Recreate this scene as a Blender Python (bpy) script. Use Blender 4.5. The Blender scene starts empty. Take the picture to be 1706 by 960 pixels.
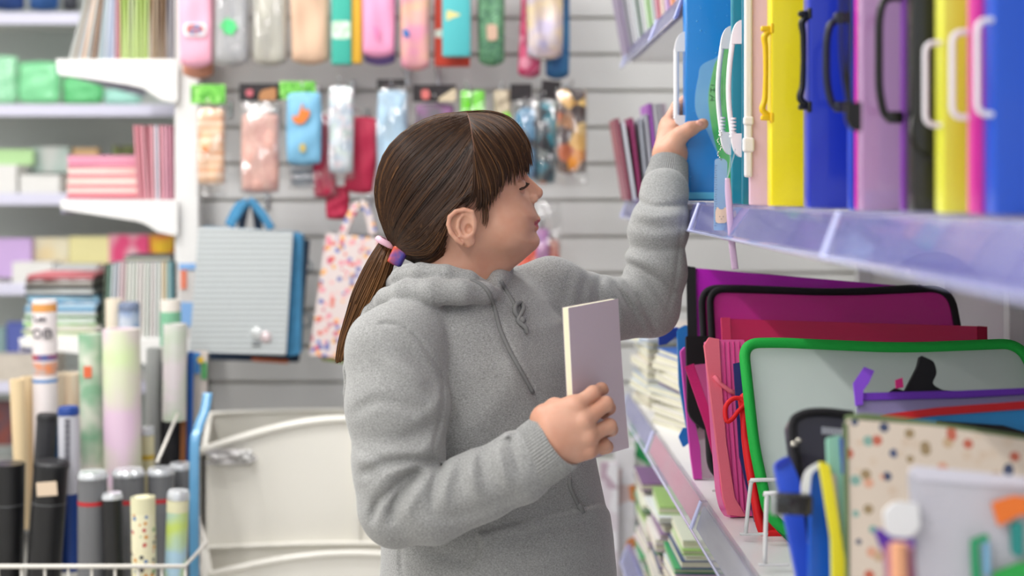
import bpy, bmesh, math, random
import numpy as np
from mathutils import Vector, Matrix

# ------------------------------------------------------------------ camera, world, light, exposure
S = bpy.context.scene
COL = S.collection
W_PX, H_PX = 1706, 960
F = 2369.0                 # focal length in pixels (50 mm on a 36 mm sensor)
CX, CY = 815.0, 318.0      # where the aisle's lines meet
CZ = 1.30                  # eye height

cam_d = bpy.data.cameras.new('camera')
cam = bpy.data.objects.new('camera', cam_d)
COL.objects.link(cam)
cam.location = (0, 0, CZ)
cam.rotation_euler = (math.pi / 2, 0, 0)
cam_d.sensor_width = 36.0
cam_d.sensor_fit = 'HORIZONTAL'
cam_d.lens = F / W_PX * 36.0
cam_d.shift_x = (W_PX / 2 - CX) / W_PX
cam_d.shift_y = -(H_PX / 2 - CY) / W_PX
cam_d.clip_start = 0.05
cam_d.dof.use_dof = True
cam_d.dof.focus_distance = 2.12
cam_d.dof.aperture_fstop = 2.3
S.camera = cam

S.view_settings.view_transform = 'Standard'
S.view_settings.look = 'None'
S.view_settings.gamma = 1.0
S.view_settings.use_curve_mapping = False
S.view_settings.exposure = -0.22

world = bpy.data.worlds.new('world')
S.world = world
world.use_nodes = True
world.node_tree.nodes['Background'].inputs[0].default_value = (0.9, 0.95, 1.0, 1)
world.node_tree.nodes['Background'].inputs[1].default_value = 0.5

LIGHTS = [  # x, y centre, z, width, length, power, colour
    (-1.22, 1.3, 2.84, 0.10, 5.6, 112, (1.0, 0.985, 0.97)),
    (-2.75, 1.3, 2.84, 0.10, 5.6, 66, (1.0, 0.985, 0.97)),  # unseen strip, added for ambient light
    (0.30, -0.6, 2.84, 0.10, 2.6, 26, (1.0, 0.985, 0.97)),  # unseen fill, added to light the document cases from the front
    (1.75, 1.3, 2.84, 0.10, 5.6, 20, (1.0, 0.985, 0.97)),  # added past the right shelving to raise the ambient level
    (-0.75, 2.75, 2.80, 3.4, 0.12, 42, (1.0, 0.985, 0.97)),  # crosswise strip added only to brighten the slat wall
]
for i, (x, y, z, w, l, p, c) in enumerate(LIGHTS):
    ld = bpy.data.lights.new('strip_light', 'AREA')
    ld.shape = 'RECTANGLE'
    ld.size = w
    ld.size_y = l
    ld.energy = p
    ld.color = c
    lo = bpy.data.objects.new('strip_light', ld)
    lo.location = (x, y, z - 0.012)
    COL.objects.link(lo)
# cool fill panel, added unseen behind the camera
ld = bpy.data.lights.new('front_fill', 'AREA')
ld.shape = 'RECTANGLE'
ld.size = 3.6
ld.size_y = 1.9
ld.energy = 15
ld.color = (0.86, 0.92, 1.0)
lo = bpy.data.objects.new('front_fill', ld)
lo.location = (-1.2, -1.93, 1.5)
lo.rotation_euler = (math.pi / 2, 0, 0)
COL.objects.link(lo)

# ------------------------------------------------------------------ helpers
rnd = random.Random(7)

def P(px, py, Y):
    """the world point seen at pixel (px, py) at depth Y"""
    return Vector(((px - CX) / F * Y, Y, CZ - (py - CY) / F * Y))

class Plane:
    """Y = Yb + k (z - zb) + m (X - xb), z measured from eye height"""
    def __init__(s, Yb, k=0.0, m=0.0, zb=0.0, xb=0.0):
        s.Yb, s.k, s.m, s.zb, s.xb = Yb, k, m, zb, xb
        s.floor = zb + 0.0015 if zb < -0.4 else None
    def at(s, px, py, off=0.0):
        ax, ay = (px - CX) / F, (py - CY) / F
        Y = (s.Yb - s.k * s.zb - s.m * s.xb) / (1 + s.k * ay - s.m * ax)
        v = Vector((Y * ax, Y, CZ - Y * ay))
        if s.floor is not None and v.z < CZ + s.floor:      # stands on its shelf, not through it
            z = s.floor
            v = Vector((v.x, s.Yb + s.k * (z - s.zb) + s.m * (v.x - s.xb), CZ + z))
        return v + s.n() * off
    def n(s):      # normal towards the camera side
        return Vector((s.m, -1.0, s.k)).normalized()

def lin(c):
    if isinstance(c, str):
        c = c.lstrip('#')
        c = [int(c[i:i + 2], 16) / 255 for i in (0, 2, 4)]
    return tuple((x / 12.92 if x <= 0.04045 else ((x + 0.055) / 1.055) ** 2.4) for x in c[:3]) + (1.0,)

_M = {}
def mat(name, col='#cccccc', rough=0.5, metal=0.0, trans=0.0, alpha=1.0, ior=1.45, coat=0.0, emit=0.0,
        var=0.0, vscale=8.0, bump=0.0, bscale=200.0, sss=0.0, sheen=0.0, col2=None, stretch=None, detail=3.0):
    if name in _M:
        return _M[name]
    m = bpy.data.materials.new(name)
    m.use_nodes = True
    nt = m.node_tree
    b = nt.nodes['Principled BSDF']
    b.inputs['Base Color'].default_value = lin(col)
    b.inputs['Roughness'].default_value = rough
    b.inputs['Metallic'].default_value = metal
    b.inputs['IOR'].default_value = ior
    b.inputs['Transmission Weight'].default_value = trans
    b.inputs['Alpha'].default_value = alpha
    b.inputs['Coat Weight'].default_value = coat
    b.inputs['Coat Roughness'].default_value = 0.08
    if sss:
        b.inputs['Subsurface Weight'].default_value = sss
        b.inputs['Subsurface Radius'].default_value = (1.0, 0.35, 0.2)
        b.inputs['Subsurface Scale'].default_value = 0.012
    if sheen:
        b.inputs['Sheen Weight'].default_value = sheen
        b.inputs['Sheen Roughness'].default_value = 0.5
    if emit:
        b.inputs['Emission Color'].default_value = lin(col)
        b.inputs['Emission Strength'].default_value = emit
    tc = nt.nodes.new('ShaderNodeTexCoord')
    src = tc.outputs['Object']
    if stretch:
        mp = nt.nodes.new('ShaderNodeMapping')
        mp.inputs['Scale'].default_value = stretch
        nt.links.new(src, mp.inputs['Vector'])
        src = mp.outputs['Vector']
    if var or col2:
        n = nt.nodes.new('ShaderNodeTexNoise')
        n.inputs['Scale'].default_value = vscale
        n.inputs['Detail'].default_value = detail
        nt.links.new(src, n.inputs['Vector'])
        r = nt.nodes.new('ShaderNodeValToRGB')
        r.color_ramp.elements[0].position = 0.38
        r.color_ramp.elements[1].position = 0.62
        c = lin(col)
        if col2:
            r.color_ramp.elements[0].color = c
            r.color_ramp.elements[1].color = lin(col2)
        else:
            r.color_ramp.elements[0].color = tuple(x * (1 - var) for x in c[:3]) + (1,)
            r.color_ramp.elements[1].color = tuple(min(1, x * (1 + var)) for x in c[:3]) + (1,)
        nt.links.new(n.outputs['Fac'], r.inputs['Fac'])
        nt.links.new(r.outputs['Color'], b.inputs['Base Color'])
    if bump:
        n2 = nt.nodes.new('ShaderNodeTexNoise')
        n2.inputs['Scale'].default_value = bscale
        n2.inputs['Detail'].default_value = 4
        nt.links.new(src, n2.inputs['Vector'])
        bp = nt.nodes.new('ShaderNodeBump')
        bp.inputs['Strength'].default_value = bump
        bp.inputs['Distance'].default_value = 0.002
        nt.links.new(n2.outputs['Fac'], bp.inputs['Height'])
        nt.links.new(bp.outputs['Normal'], b.inputs['Normal'])
    _M[name] = m
    return m

def pmat(name, colors, scale, rough=0.6, kind='voronoi', stretch=None, base=None, size=0.35, coat=0.0, alpha=1.0, metal=0.0):
    """a printed pattern: voronoi spots in several colours on a base, or stripes (wave)"""
    if name in _M:
        return _M[name]
    m = bpy.data.materials.new(name)
    m.use_nodes = True
    nt = m.node_tree
    b = nt.nodes['Principled BSDF']
    b.inputs['Roughness'].default_value = rough
    b.inputs['Coat Weight'].default_value = coat
    b.inputs['Alpha'].default_value = alpha
    b.inputs['Metallic'].default_value = metal
    tc = nt.nodes.new('ShaderNodeTexCoord')
    mp = nt.nodes.new('ShaderNodeMapping')
    mp.inputs['Scale'].default_value = stretch or (1, 1, 1)
    nt.links.new(tc.outputs['Object'], mp.inputs['Vector'])
    ramp = nt.nodes.new('ShaderNodeValToRGB')
    ramp.color_ramp.interpolation = 'CONSTANT'
    cr = ramp.color_ramp
    n = len(colors)
    while len(cr.elements) < n:
        cr.elements.new(0.5)
    for i, c in enumerate(colors):
        cr.elements[i].position = i / n
        cr.elements[i].color = lin(c)
    if kind == 'voronoi':
        v = nt.nodes.new('ShaderNodeTexVoronoi')
        v.inputs['Scale'].default_value = scale
        nt.links.new(mp.outputs['Vector'], v.inputs['Vector'])
        sep = nt.nodes.new('ShaderNodeSeparateColor')
        nt.links.new(v.outputs['Color'], sep.inputs['Color'])
        nt.links.new(sep.outputs[0], ramp.inputs['Fac'])
        if base:
            lt = nt.nodes.new('ShaderNodeMath')
            lt.operation = 'LESS_THAN'
            lt.inputs[1].default_value = size
            nt.links.new(v.outputs['Distance'], lt.inputs[0])
            mx = nt.nodes.new('ShaderNodeMix')
            mx.data_type = 'RGBA'
            mx.inputs['A'].default_value = lin(base)
            nt.links.new(lt.outputs[0], mx.inputs['Factor'])
            nt.links.new(ramp.outputs['Color'], mx.inputs['B'])
            nt.links.new(mx.outputs['Result'], b.inputs['Base Color'])
        else:
            nt.links.new(ramp.outputs['Color'], b.inputs['Base Color'])
    else:
        w = nt.nodes.new('ShaderNodeTexWave') if kind == 'wave' else nt.nodes.new('ShaderNodeTexNoise')
        w.inputs['Scale'].default_value = scale
        if kind == 'wave':
            w.bands_direction = 'Z'
            w.wave_profile = 'SAW'
        else:
            w.inputs['Detail'].default_value = 2
            ramp.color_ramp.interpolation = 'LINEAR'
            for i, e in enumerate(cr.elements):
                e.position = 0.3 + 0.4 * i / max(1, n - 1)
        nt.links.new(mp.outputs['Vector'], w.inputs['Vector'])
        nt.links.new(w.outputs[1] if False else w.outputs['Fac'], ramp.inputs['Fac'])
        nt.links.new(ramp.outputs['Color'], b.inputs['Base Color'])
    _M[name] = m
    return m

class MB:
    def __init__(s):
        s.v, s.f, s.mi = [], [], []
    def add(s, verts, faces, mi=0):
        o = len(s.v)
        s.v += [Vector(v) for v in verts]
        s.f += [tuple(o + i for i in f) for f in faces]
        s.mi += [mi] * len(faces)
        return s
    def box(s, c, d, R=None, bevel=0.0, mi=0, seg=2):
        bm = bmesh.new()
        bmesh.ops.create_cube(bm, size=1.0)
        for v in bm.verts:
            v.co = Vector((v.co.x * d[0], v.co.y * d[1], v.co.z * d[2]))
        if bevel:
            bmesh.ops.bevel(bm, geom=bm.edges[:], offset=min(bevel, min(d) * 0.49), segments=seg, affect='EDGES', profile=0.5)
        s._bm(bm, c, R, mi)
        return s
    def _bm(s, bm, c, R, mi):
        bm.verts.index_update()
        c = Vector(c)
        vs = [(R @ v.co if R else v.co.copy()) + c for v in bm.verts]
        fs = [[v.index for v in f.verts] for f in bm.faces]
        s.add(vs, fs, mi)
        bm.free()
    def tube(s, pts, r, seg=8, mi=0, caps=True, closed=False, flat=1.0, up=None):
        pts = [Vector(p) for p in pts]
        n = len(pts)
        rs = r if isinstance(r, (list, tuple)) else [r] * n
        rings = []
        prev = None
        for i in range(n):
            if closed:
                t = pts[(i + 1) % n] - pts[i - 1]
            else:
                t = pts[min(i + 1, n - 1)] - pts[max(i - 1, 0)]
            if t.length < 1e-9:
                t = Vector((0, 0, 1))
            t.normalize()
            if up is not None:
                a = Vector(up)
                a = a - t * a.dot(t)
            elif prev is None:
                a = Vector((0, 0, 1)) if abs(t.z) < 0.9 else Vector((1, 0, 0))
                a = a - t * a.dot(t)
            else:
                a = prev - t * prev.dot(t)
            if a.length < 1e-6:
                a = t.orthogonal()
            a.normalize()
            prev = a
            b = t.cross(a)
            rings.append([pts[i] + (a * math.cos(q) * rs[i] + b * math.sin(q) * rs[i] * flat) for q in [2 * math.pi * k / seg for k in range(seg)]])
        vs = [p for rg in rings for p in rg]
        fs = []
        m = n if closed else n - 1
        for i in range(m):
            j = (i + 1) % n
            for k in range(seg):
                l = (k + 1) % seg
                fs.append((i * seg + k, i * seg + l, j * seg + l, j * seg + k))
        if caps and not closed:
            fs.append(tuple(range(seg))[::-1])
            fs.append(tuple((n - 1) * seg + k for k in range(seg)))
        s.add(vs, fs, mi)
        return s
    def lathe(s, prof, c, axis='Z', seg=24, R=None, mi=0):
        c = Vector(c)
        vs = []
        for (r, h) in prof:
            for k in range(seg):
                a = 2 * math.pi * k / seg
                p = Vector((r * math.cos(a), r * math.sin(a), h))
                vs.append((R @ p if R else p) + c)
        fs = []
        for i in range(len(prof) - 1):
            for k in range(seg):
                l = (k + 1) % seg
                fs.append((i * seg + k, i * seg + l, (i + 1) * seg + l, (i + 1) * seg + k))
        fs.append(tuple(range(seg))[::-1])
        fs.append(tuple((len(prof) - 1) * seg + k for k in range(seg)))
        s.add(vs, fs, mi)
        return s
    def prism(s, pts, off, mi=0):
        """closed outline pts (3D) extruded by the vector off"""
        n = len(pts)
        off = Vector(off)
        vs = [Vector(p) for p in pts] + [Vector(p) + off for p in pts]
        fs = [tuple(range(n)), tuple(range(2 * n - 1, n - 1, -1))]
        for i in range(n):
            j = (i + 1) % n
            fs.append((j, i, n + i, n + j))
        s.add(vs, fs, mi)
        return s
    def pillow(s, c, d, R=None, e=0.35, nu=14, nv=14, mi=0, puff=1.0, wob=0.0, seed=0):
        """a padded soft bag: rectangular outline (x,z) and thickness swelling to the middle (y)"""
        c = Vector(c)
        rr = random.Random(seed)
        ph = [rr.uniform(0, 6.28) for _ in range(6)]
        vs, fs = [], []
        def prof(t):
            return (1 - abs(t) ** 4) ** 0.5
        for side in (-1, 1):
            for i in range(nu + 1):
                for j in range(nv + 1):
                    u, v = -1 + 2 * i / nu, -1 + 2 * j / nv
                    # round the corners of the outline
                    k = 1 - 0.06 * (u * u * v * v)
                    y = side * (0.12 + 0.88 * prof(u) * prof(v)) * 0.5 * d[1] * puff
                    y += wob * d[1] * (math.sin(5 * u + ph[0] + 3 * v) * 0.5 + math.sin(7 * v + ph[1] - 2 * u) * 0.5) * prof(u) * prof(v)
                    p = Vector((u * k * d[0] / 2 + wob * 0.06 * d[0] * math.sin(4 * v + ph[2]), y, v * k * d[2] / 2))
                    vs.append((R @ p if R else p) + c)
        n = (nu + 1) * (nv + 1)
        for sd in range(2):
            o = sd * n
            for i in range(nu):
                for j in range(nv):
                    q = (o + i * (nv + 1) + j, o + (i + 1) * (nv + 1) + j, o + (i + 1) * (nv + 1) + j + 1, o + i * (nv + 1) + j + 1)
                    fs.append(q if sd == 0 else q[::-1])
        rim = [i * (nv + 1) for i in range(nu + 1)] + [nu * (nv + 1) + j for j in range(1, nv + 1)] + \
              [i * (nv + 1) + nv for i in range(nu - 1, -1, -1)] + [j for j in range(nv - 1, 0, -1)]
        for a, b in zip(rim, rim[1:] + rim[:1]):
            fs.append((b, a, n + a, n + b))
        s.add(vs, fs, mi)
        return s

_mw = {}
def link(o, parent=None):
    COL.objects.link(o)
    if parent is not None:
        o.parent = parent
    return o

def thing(name, label, cat, loc=(0, 0, 0), R=None, group=None):
    o = bpy.data.objects.new(name, None)
    o.empty_display_size = 0.02
    COL.objects.link(o)
    m = Matrix.Translation(Vector(loc))
    if R is not None:
        m = m @ R.to_4x4()
    o.matrix_world = m
    _mw[o] = m.copy()
    tag(o, label, cat, group)
    return o

def tag(o, label=None, cat=None, group=None, kind=None):
    if label: o['label'] = label
    if cat: o['category'] = cat
    if group: o['group'] = group
    if kind: o['kind'] = kind
    return o

def obj(name, mb, m, parent=None, smooth=False, world=False, auto=None):
    """link the collected geometry as ONE mesh object; world=True: coordinates are world ones"""
    me = bpy.data.meshes.new(name)
    vs = mb.v
    if world and parent is not None:
        top = parent
        inv = _mw[top if top in _mw else top.parent].inverted()
        vs = [inv @ v for v in vs]
    me.from_pydata([tuple(v) for v in vs], [], mb.f)
    ms = m if isinstance(m, (list, tuple)) else [m]
    for x in ms:
        me.materials.append(x)
    if len(ms) > 1:
        me.polygons.foreach_set('material_index', mb.mi)
    bm = bmesh.new()
    bm.from_mesh(me)
    bmesh.ops.recalc_face_normals(bm, faces=bm.faces[:])
    bm.to_mesh(me)
    bm.free()
    if smooth:
        me.polygons.foreach_set('use_smooth', [True] * len(me.polygons))
        if auto is not None:
            me.set_sharp_from_angle(angle=math.radians(auto))
    me.update()
    o = bpy.data.objects.new(name, me)
    return link(o, parent)

def npmesh(name, V, Fq, m, parent=None, smooth=True):
    """mesh from numpy arrays given in world coordinates"""
    if parent is not None:
        inv = np.array(_mw[parent if parent in _mw else parent.parent].inverted())
        V = V @ inv[:3, :3].T + inv[:3, 3]
    me = bpy.data.meshes.new(name)
    me.vertices.add(len(V))
    me.vertices.foreach_set('co', np.ascontiguousarray(V, dtype=np.float32).ravel())
    k = Fq.shape[1]
    me.loops.add(Fq.size)
    me.loops.foreach_set('vertex_index', np.ascontiguousarray(Fq, dtype=np.int32).ravel())
    me.polygons.add(len(Fq))
    me.polygons.foreach_set('loop_start', np.arange(0, Fq.size, k, dtype=np.int32))
    me.polygons.foreach_set('loop_total', np.full(len(Fq), k, dtype=np.int32))
    me.polygons.foreach_set('use_smooth', np.full(len(Fq), smooth, dtype=bool))
    me.update(calc_edges=True)
    me.validate()
    for x in (m if isinstance(m, (list, tuple)) else [m]):
        me.materials.append(x)
    o = bpy.data.objects.new(name, me)
    return link(o, parent)

def struct(o):
    o['kind'] = 'structure'
    return o

def copy_thing(o, loc=None, label=None, group=None):
    c = o.copy()
    COL.objects.link(c)
    if loc is not None:
        c.location = loc
    if label: c['label'] = label
    if group: c['group'] = group
    for ch in list(o.children):
        d = ch.copy()
        COL.objects.link(d)
        d.parent = c
        for g in list(ch.children):
            e = g.copy()
            COL.objects.link(e)
            e.parent = d
    return c

def round3(pts, r, n=5):
    pts = [Vector(p) for p in pts]
    out = [pts[0]]
    for i in range(1, len(pts) - 1):
        a, b, c = pts[i - 1], pts[i], pts[i + 1]
        rr = min(r, (a - b).length * 0.45, (c - b).length * 0.45)
        p, q = b + (a - b).normalized() * rr, b + (c - b).normalized() * rr
        out += [(1 - t) ** 2 * p + 2 * t * (1 - t) * b + t * t * q for t in [k / n for k in range(n + 1)]]
    out.append(pts[-1])
    return out

def rotz(a): return Matrix.Rotation(a, 3, 'Z')
def rotx(a): return Matrix.Rotation(a, 3, 'X')
def roty(a): return Matrix.Rotation(a, 3, 'Y')

def smooth_path(pts, n=6, closed=False):
    """Catmull-Rom through the points"""
    pts = [Vector(p) for p in pts]
    out = []
    N = len(pts)
    rng = range(N if closed else N - 1)
    for i in rng:
        if closed:
            a, b, c, d = pts[i - 1], pts[i], pts[(i + 1) % N], pts[(i + 2) % N]
        else:
            a, b, c, d = pts[max(i - 1, 0)], pts[i], pts[i + 1], pts[min(i + 2, N - 1)]
        for k in range(n):
            t = k / n
            out.append(0.5 * ((2 * b) + (c - a) * t + (2 * a - 5 * b + 4 * c - d) * t * t + (3 * b - a - 3 * c + d) * t ** 3))
    if not closed:
        out.append(pts[-1])
    return out

def round_outline(pts, r, n=5):
    """2D polygon (px) with rounded corners; pts (x, y[, radius])"""
    out = []
    N = len(pts)
    for i in range(N):
        p0, p1, p2 = Vector(pts[i - 1][:2]), Vector(pts[i][:2]), Vector(pts[(i + 1) % N][:2])
        rr = pts[i][2] if len(pts[i]) > 2 else r
        d0, d2 = p0 - p1, p2 - p1
        rr = min(rr, d0.length * 0.45, d2.length * 0.45)
        if rr < 0.5:
            out.append(p1)
            continue
        a, b = p1 + d0.normalized() * rr, p1 + d2.normalized() * rr
        for k in range(n + 1):
            t = k / n
            out.append((1 - t) ** 2 * a + 2 * t * (1 - t) * p1 + t * t * b)
    return out
# ------------------------------------------------------------------ the room
WALL = mat('painted_slat_board', '#dddddc', 0.45, var=0.02, vscale=2)
GROOVE = mat('slat_groove', '#d4d2cb', 0.6)
WHITE = mat('white_powder_coat', '#e6e6e6', 0.35)
BW_Y = 4.0                 # face of the slat wall
PITCH = 60.7 * BW_Y / F
z_line = lambda y: CZ - (y - CY) / F * BW_Y
# slat wall with real grooves, extruded along X
mb = MB()
x0, x1 = P(326, 0, BW_Y).x, 2.6
zs = []
zc = z_line(212)
k0 = int((0.0 - zc) / PITCH)
k = k0
prof = [(BW_Y, 0.0)]
while zc + k * PITCH < 2.88:
    z = zc + k * PITCH
    if z > 0.03:
        prof += [(BW_Y, z - 0.0048), (BW_Y + 0.009, z - 0.0048), (BW_Y + 0.009, z - 0.013), (BW_Y + 0.014, z - 0.013),
                 (BW_Y + 0.014, z + 0.013), (BW_Y + 0.009, z + 0.013), (BW_Y + 0.009, z + 0.0048), (BW_Y, z + 0.0048)]
    k += 1
prof += [(BW_Y, 2.9)]
n = len(prof)
vs = [(x0, y, z) for y, z in prof] + [(x1, y, z) for y, z in prof]
fs, mi = [], []
for i in range(n - 1):
    fs.append((i, i + 1, n + i + 1, n + i))
    deep = prof[i][0] > BW_Y + 0.001 or prof[i + 1][0] > BW_Y + 0.001
    mi.append(1 if deep else 0)
mb.v = [Vector(v) for v in vs]; mb.f = fs; mb.mi = mi
b = MB(); b.v, b.f, b.mi = mb.v, mb.f, mb.mi
b.add([(x0, BW_Y + 0.02, 0), (x1, BW_Y + 0.02, 0), (x1, BW_Y + 0.02, 2.9), (x0, BW_Y + 0.02, 2.9)], [(0, 1, 2, 3)], 0)
b.add([(x0, BW_Y, 0), (x0, BW_Y + 0.02, 0), (x0, BW_Y + 0.02, 2.9), (x0, BW_Y, 2.9)], [(0, 1, 2, 3)], 0)
struct(obj('wall_back', b, [WALL, GROOVE]))

FLOOR = mat('floor_tile', '#b9b6b0', 0.3, var=0.06, vscale=1.5)
struct(obj('floor', MB().box((-0.5, 1.9, -0.05), (6.4, 8.0, 0.1)), FLOOR))
struct(obj('ceiling', MB().box((-0.5, 1.9, 2.95), (6.4, 8.0, 0.1)), mat('ceiling_white', '#e8e8e6', 0.8)))
struct(obj('wall_left', MB().box((-3.65, 1.9, 1.45), (0.1, 8.0, 2.9)), mat('wall_paint', '#dcdcda', 0.7)))
struct(obj('wall_right', MB().box((2.65, 1.9, 1.45), (0.1, 8.0, 2.9)), mat('wall_paint')))
struct(obj('wall_far', MB().box((-0.5, 5.45, 1.45), (6.2, 0.1, 2.9)), mat('wall_paint')))
# shop front behind the photographer: wall pieces around a wide window
w = MB()
w.box((-0.5, -2.05, 0.25), (6.2, 0.1, 0.5)); w.box((-0.5, -2.05, 2.7), (6.2, 0.1, 0.4))
w.box((-3.35, -2.05, 1.5), (0.5, 0.1, 2.0)); w.box((1.65, -2.05, 1.5), (1.9, 0.1, 2.0))
struct(obj('wall_front', w, mat('wall_paint')))
wf = MB()
for x in (-3.1, -1.2, 0.7):
    wf.box((x, -2.03, 1.5), (0.06, 0.06, 2.0))
for z in (0.53, 2.47):
    wf.box((-1.2, -2.03, z), (3.8, 0.06, 0.06))
struct(obj('window_1', wf, WHITE))
for (x, y, z, wd, l, p, c) in LIGHTS:
    t = thing('ceiling_light', 'slim white linear ceiling light over the %s' % ('aisle beside the girl' if x == -1.22 else 'far aisle, added for ambient light' if x < -2 else 'slat wall, set crosswise, added to brighten it' if y > 2 else 'near aisle, an added fill' if x < 1 else 'aisle behind the folders, added for ambient light'), 'light', (x, y, z))
    obj('housing', MB().box((0, 0, 0.03), (wd + 0.03, l + 0.03, 0.06), bevel=0.006), WHITE, t)
# ------------------------------------------------------------------ implicit surfaces
def surface_nets(Fv, org, h):
    ins = Fv < 0
    c = [ins[i:Fv.shape[0] - 1 + i, j:Fv.shape[1] - 1 + j, k:Fv.shape[2] - 1 + k] for i in (0, 1) for j in (0, 1) for k in (0, 1)]
    cnt = sum(x.astype(np.int8) for x in c)
    act = (cnt > 0) & (cnt < 8)
    I, J, K = np.nonzero(act)
    idx = -np.ones(act.shape, dtype=np.int32)
    idx[I, J, K] = np.arange(len(I))
    acc = np.zeros((len(I), 3)); num = np.zeros(len(I))
    cor = {(i, j, k): Fv[I + i, J + j, K + k] for i in (0, 1) for j in (0, 1) for k in (0, 1)}
    for a in cor:
        for ax in range(3):
            if a[ax] == 0:
                b = list(a); b[ax] = 1; b = tuple(b)
                fa, fb = cor[a], cor[b]
                m = (fa < 0) != (fb < 0)
                t = np.where(m, fa / np.where(m, fa - fb, 1), 0)
                p = np.array(a, dtype=float)[None, :].repeat(len(I), 0)
                p[:, ax] += t
                acc[m] += p[m]; num[m] += 1
    V = (np.stack([I, J, K], 1) + acc / num[:, None]) * h + np.array(org)
    quads = []
    for ax in range(3):
        sl0 = [slice(None)] * 3; sl1 = [slice(None)] * 3
        sl0[ax] = slice(0, -1); sl1[ax] = slice(1, None)
        A, B = ins[tuple(sl0)], ins[tuple(sl1)]
        e = A != B
        o1, o2 = (ax + 1) % 3, (ax + 2) % 3
        X = np.array(np.nonzero(e))
        ok = (X[o1] > 0) & (X[o2] > 0) & (X[o1] < Fv.shape[o1] - 1) & (X[o2] < Fv.shape[o2] - 1)
        X = X[:, ok]
        def g(d1, d2):
            Y = X.copy(); Y[o1] -= d1; Y[o2] -= d2
            return idx[Y[0], Y[1], Y[2]]
        q = np.stack([g(0, 0), g(1, 0), g(1, 1), g(0, 1)], 1)
        fl = A[X[0], X[1], X[2]]
        q = np.where(fl[:, None], q, q[:, ::-1])
        q = q[(q >= 0).all(1)]
        quads.append(q)
    return V, np.concatenate(quads)

class Grid:
    def __init__(s, lo, hi, h):
        s.lo, s.h = np.array(lo, float), h
        n = np.ceil((np.array(hi) - s.lo) / h).astype(int) + 1
        ax = [(s.lo[i] + h * np.arange(n[i])).astype(np.float32) for i in range(3)]
        s.X, s.Y, s.Z = ax[0][:, None, None], ax[1][None, :, None], ax[2][None, None, :]
        s.n = n
    def full(s, v=9.0): return np.full(tuple(s.n), v, dtype=np.float32)
    def cone(s, a, b, r1, r2):
        a, b = np.array(a, dtype=np.float32), np.array(b, dtype=np.float32)
        d = b - a
        L = float(d @ d) + 1e-12
        x, y, z = s.X - a[0], s.Y - a[1], s.Z - a[2]
        t = np.clip((x * d[0] + y * d[1] + z * d[2]) / L, 0, 1)
        return np.sqrt((x - t * d[0]) ** 2 + (y - t * d[1]) ** 2 + (z - t * d[2]) ** 2) - (r1 + (r2 - r1) * t)
    def chain(s, pts, rs, k=0.004):
        f = None
        for i in range(len(pts) - 1):
            g = s.cone(pts[i], pts[i + 1], rs[i], rs[i + 1])
            f = g if f is None else smin(f, g, k)
        return f
    def ell(s, c, r, R=None):
        x, y, z = s.X - c[0], s.Y - c[1], s.Z - c[2]
        if R is not None:
            R = np.array(R)
            x, y, z = (R[0, 0] * x + R[1, 0] * y + R[2, 0] * z, R[0, 1] * x + R[1, 1] * y + R[2, 1] * z, R[0, 2] * x + R[1, 2] * y + R[2, 2] * z)
        k0 = np.sqrt((x / r[0]) ** 2 + (y / r[1]) ** 2 + (z / r[2]) ** 2)
        k1 = np.sqrt((x / r[0] ** 2) ** 2 + (y / r[1] ** 2) ** 2 + (z / r[2] ** 2) ** 2) + 1e-9
        return k0 * (k0 - 1) / k1

def smin(a, b, k):
    h = np.clip(0.5 + 0.5 * (b - a) / k, 0, 1)
    return b + (a - b) * h - k * h * (1 - h)
def smax(a, b, k): return -smin(-a, -b, k)

def poly_sdf(px, py, pts):
    """signed distance to a closed 2D polygon, arrays px, py"""
    pts = np.array(pts, float)
    d = np.full(np.broadcast(px, py).shape, 1e9)
    sgn = np.ones(d.shape)
    n = len(pts)
    for i in range(n):
        a, b = pts[i], pts[i - 1]
        ex, ey = b - a
        wx, wy = px - a[0], py - a[1]
        t = np.clip((wx * ex + wy * ey) / (ex * ex + ey * ey + 1e-12), 0, 1)
        d = np.minimum(d, (wx - t * ex) ** 2 + (wy - t * ey) ** 2)
        c1, c2, c3 = py >= a[1], py < b[1], ex * wy > ey * wx
        sgn = np.where((c1 & c2 & c3) | (~c1 & ~c2 & ~c3), -sgn, sgn)
    return sgn * np.sqrt(d)

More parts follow.
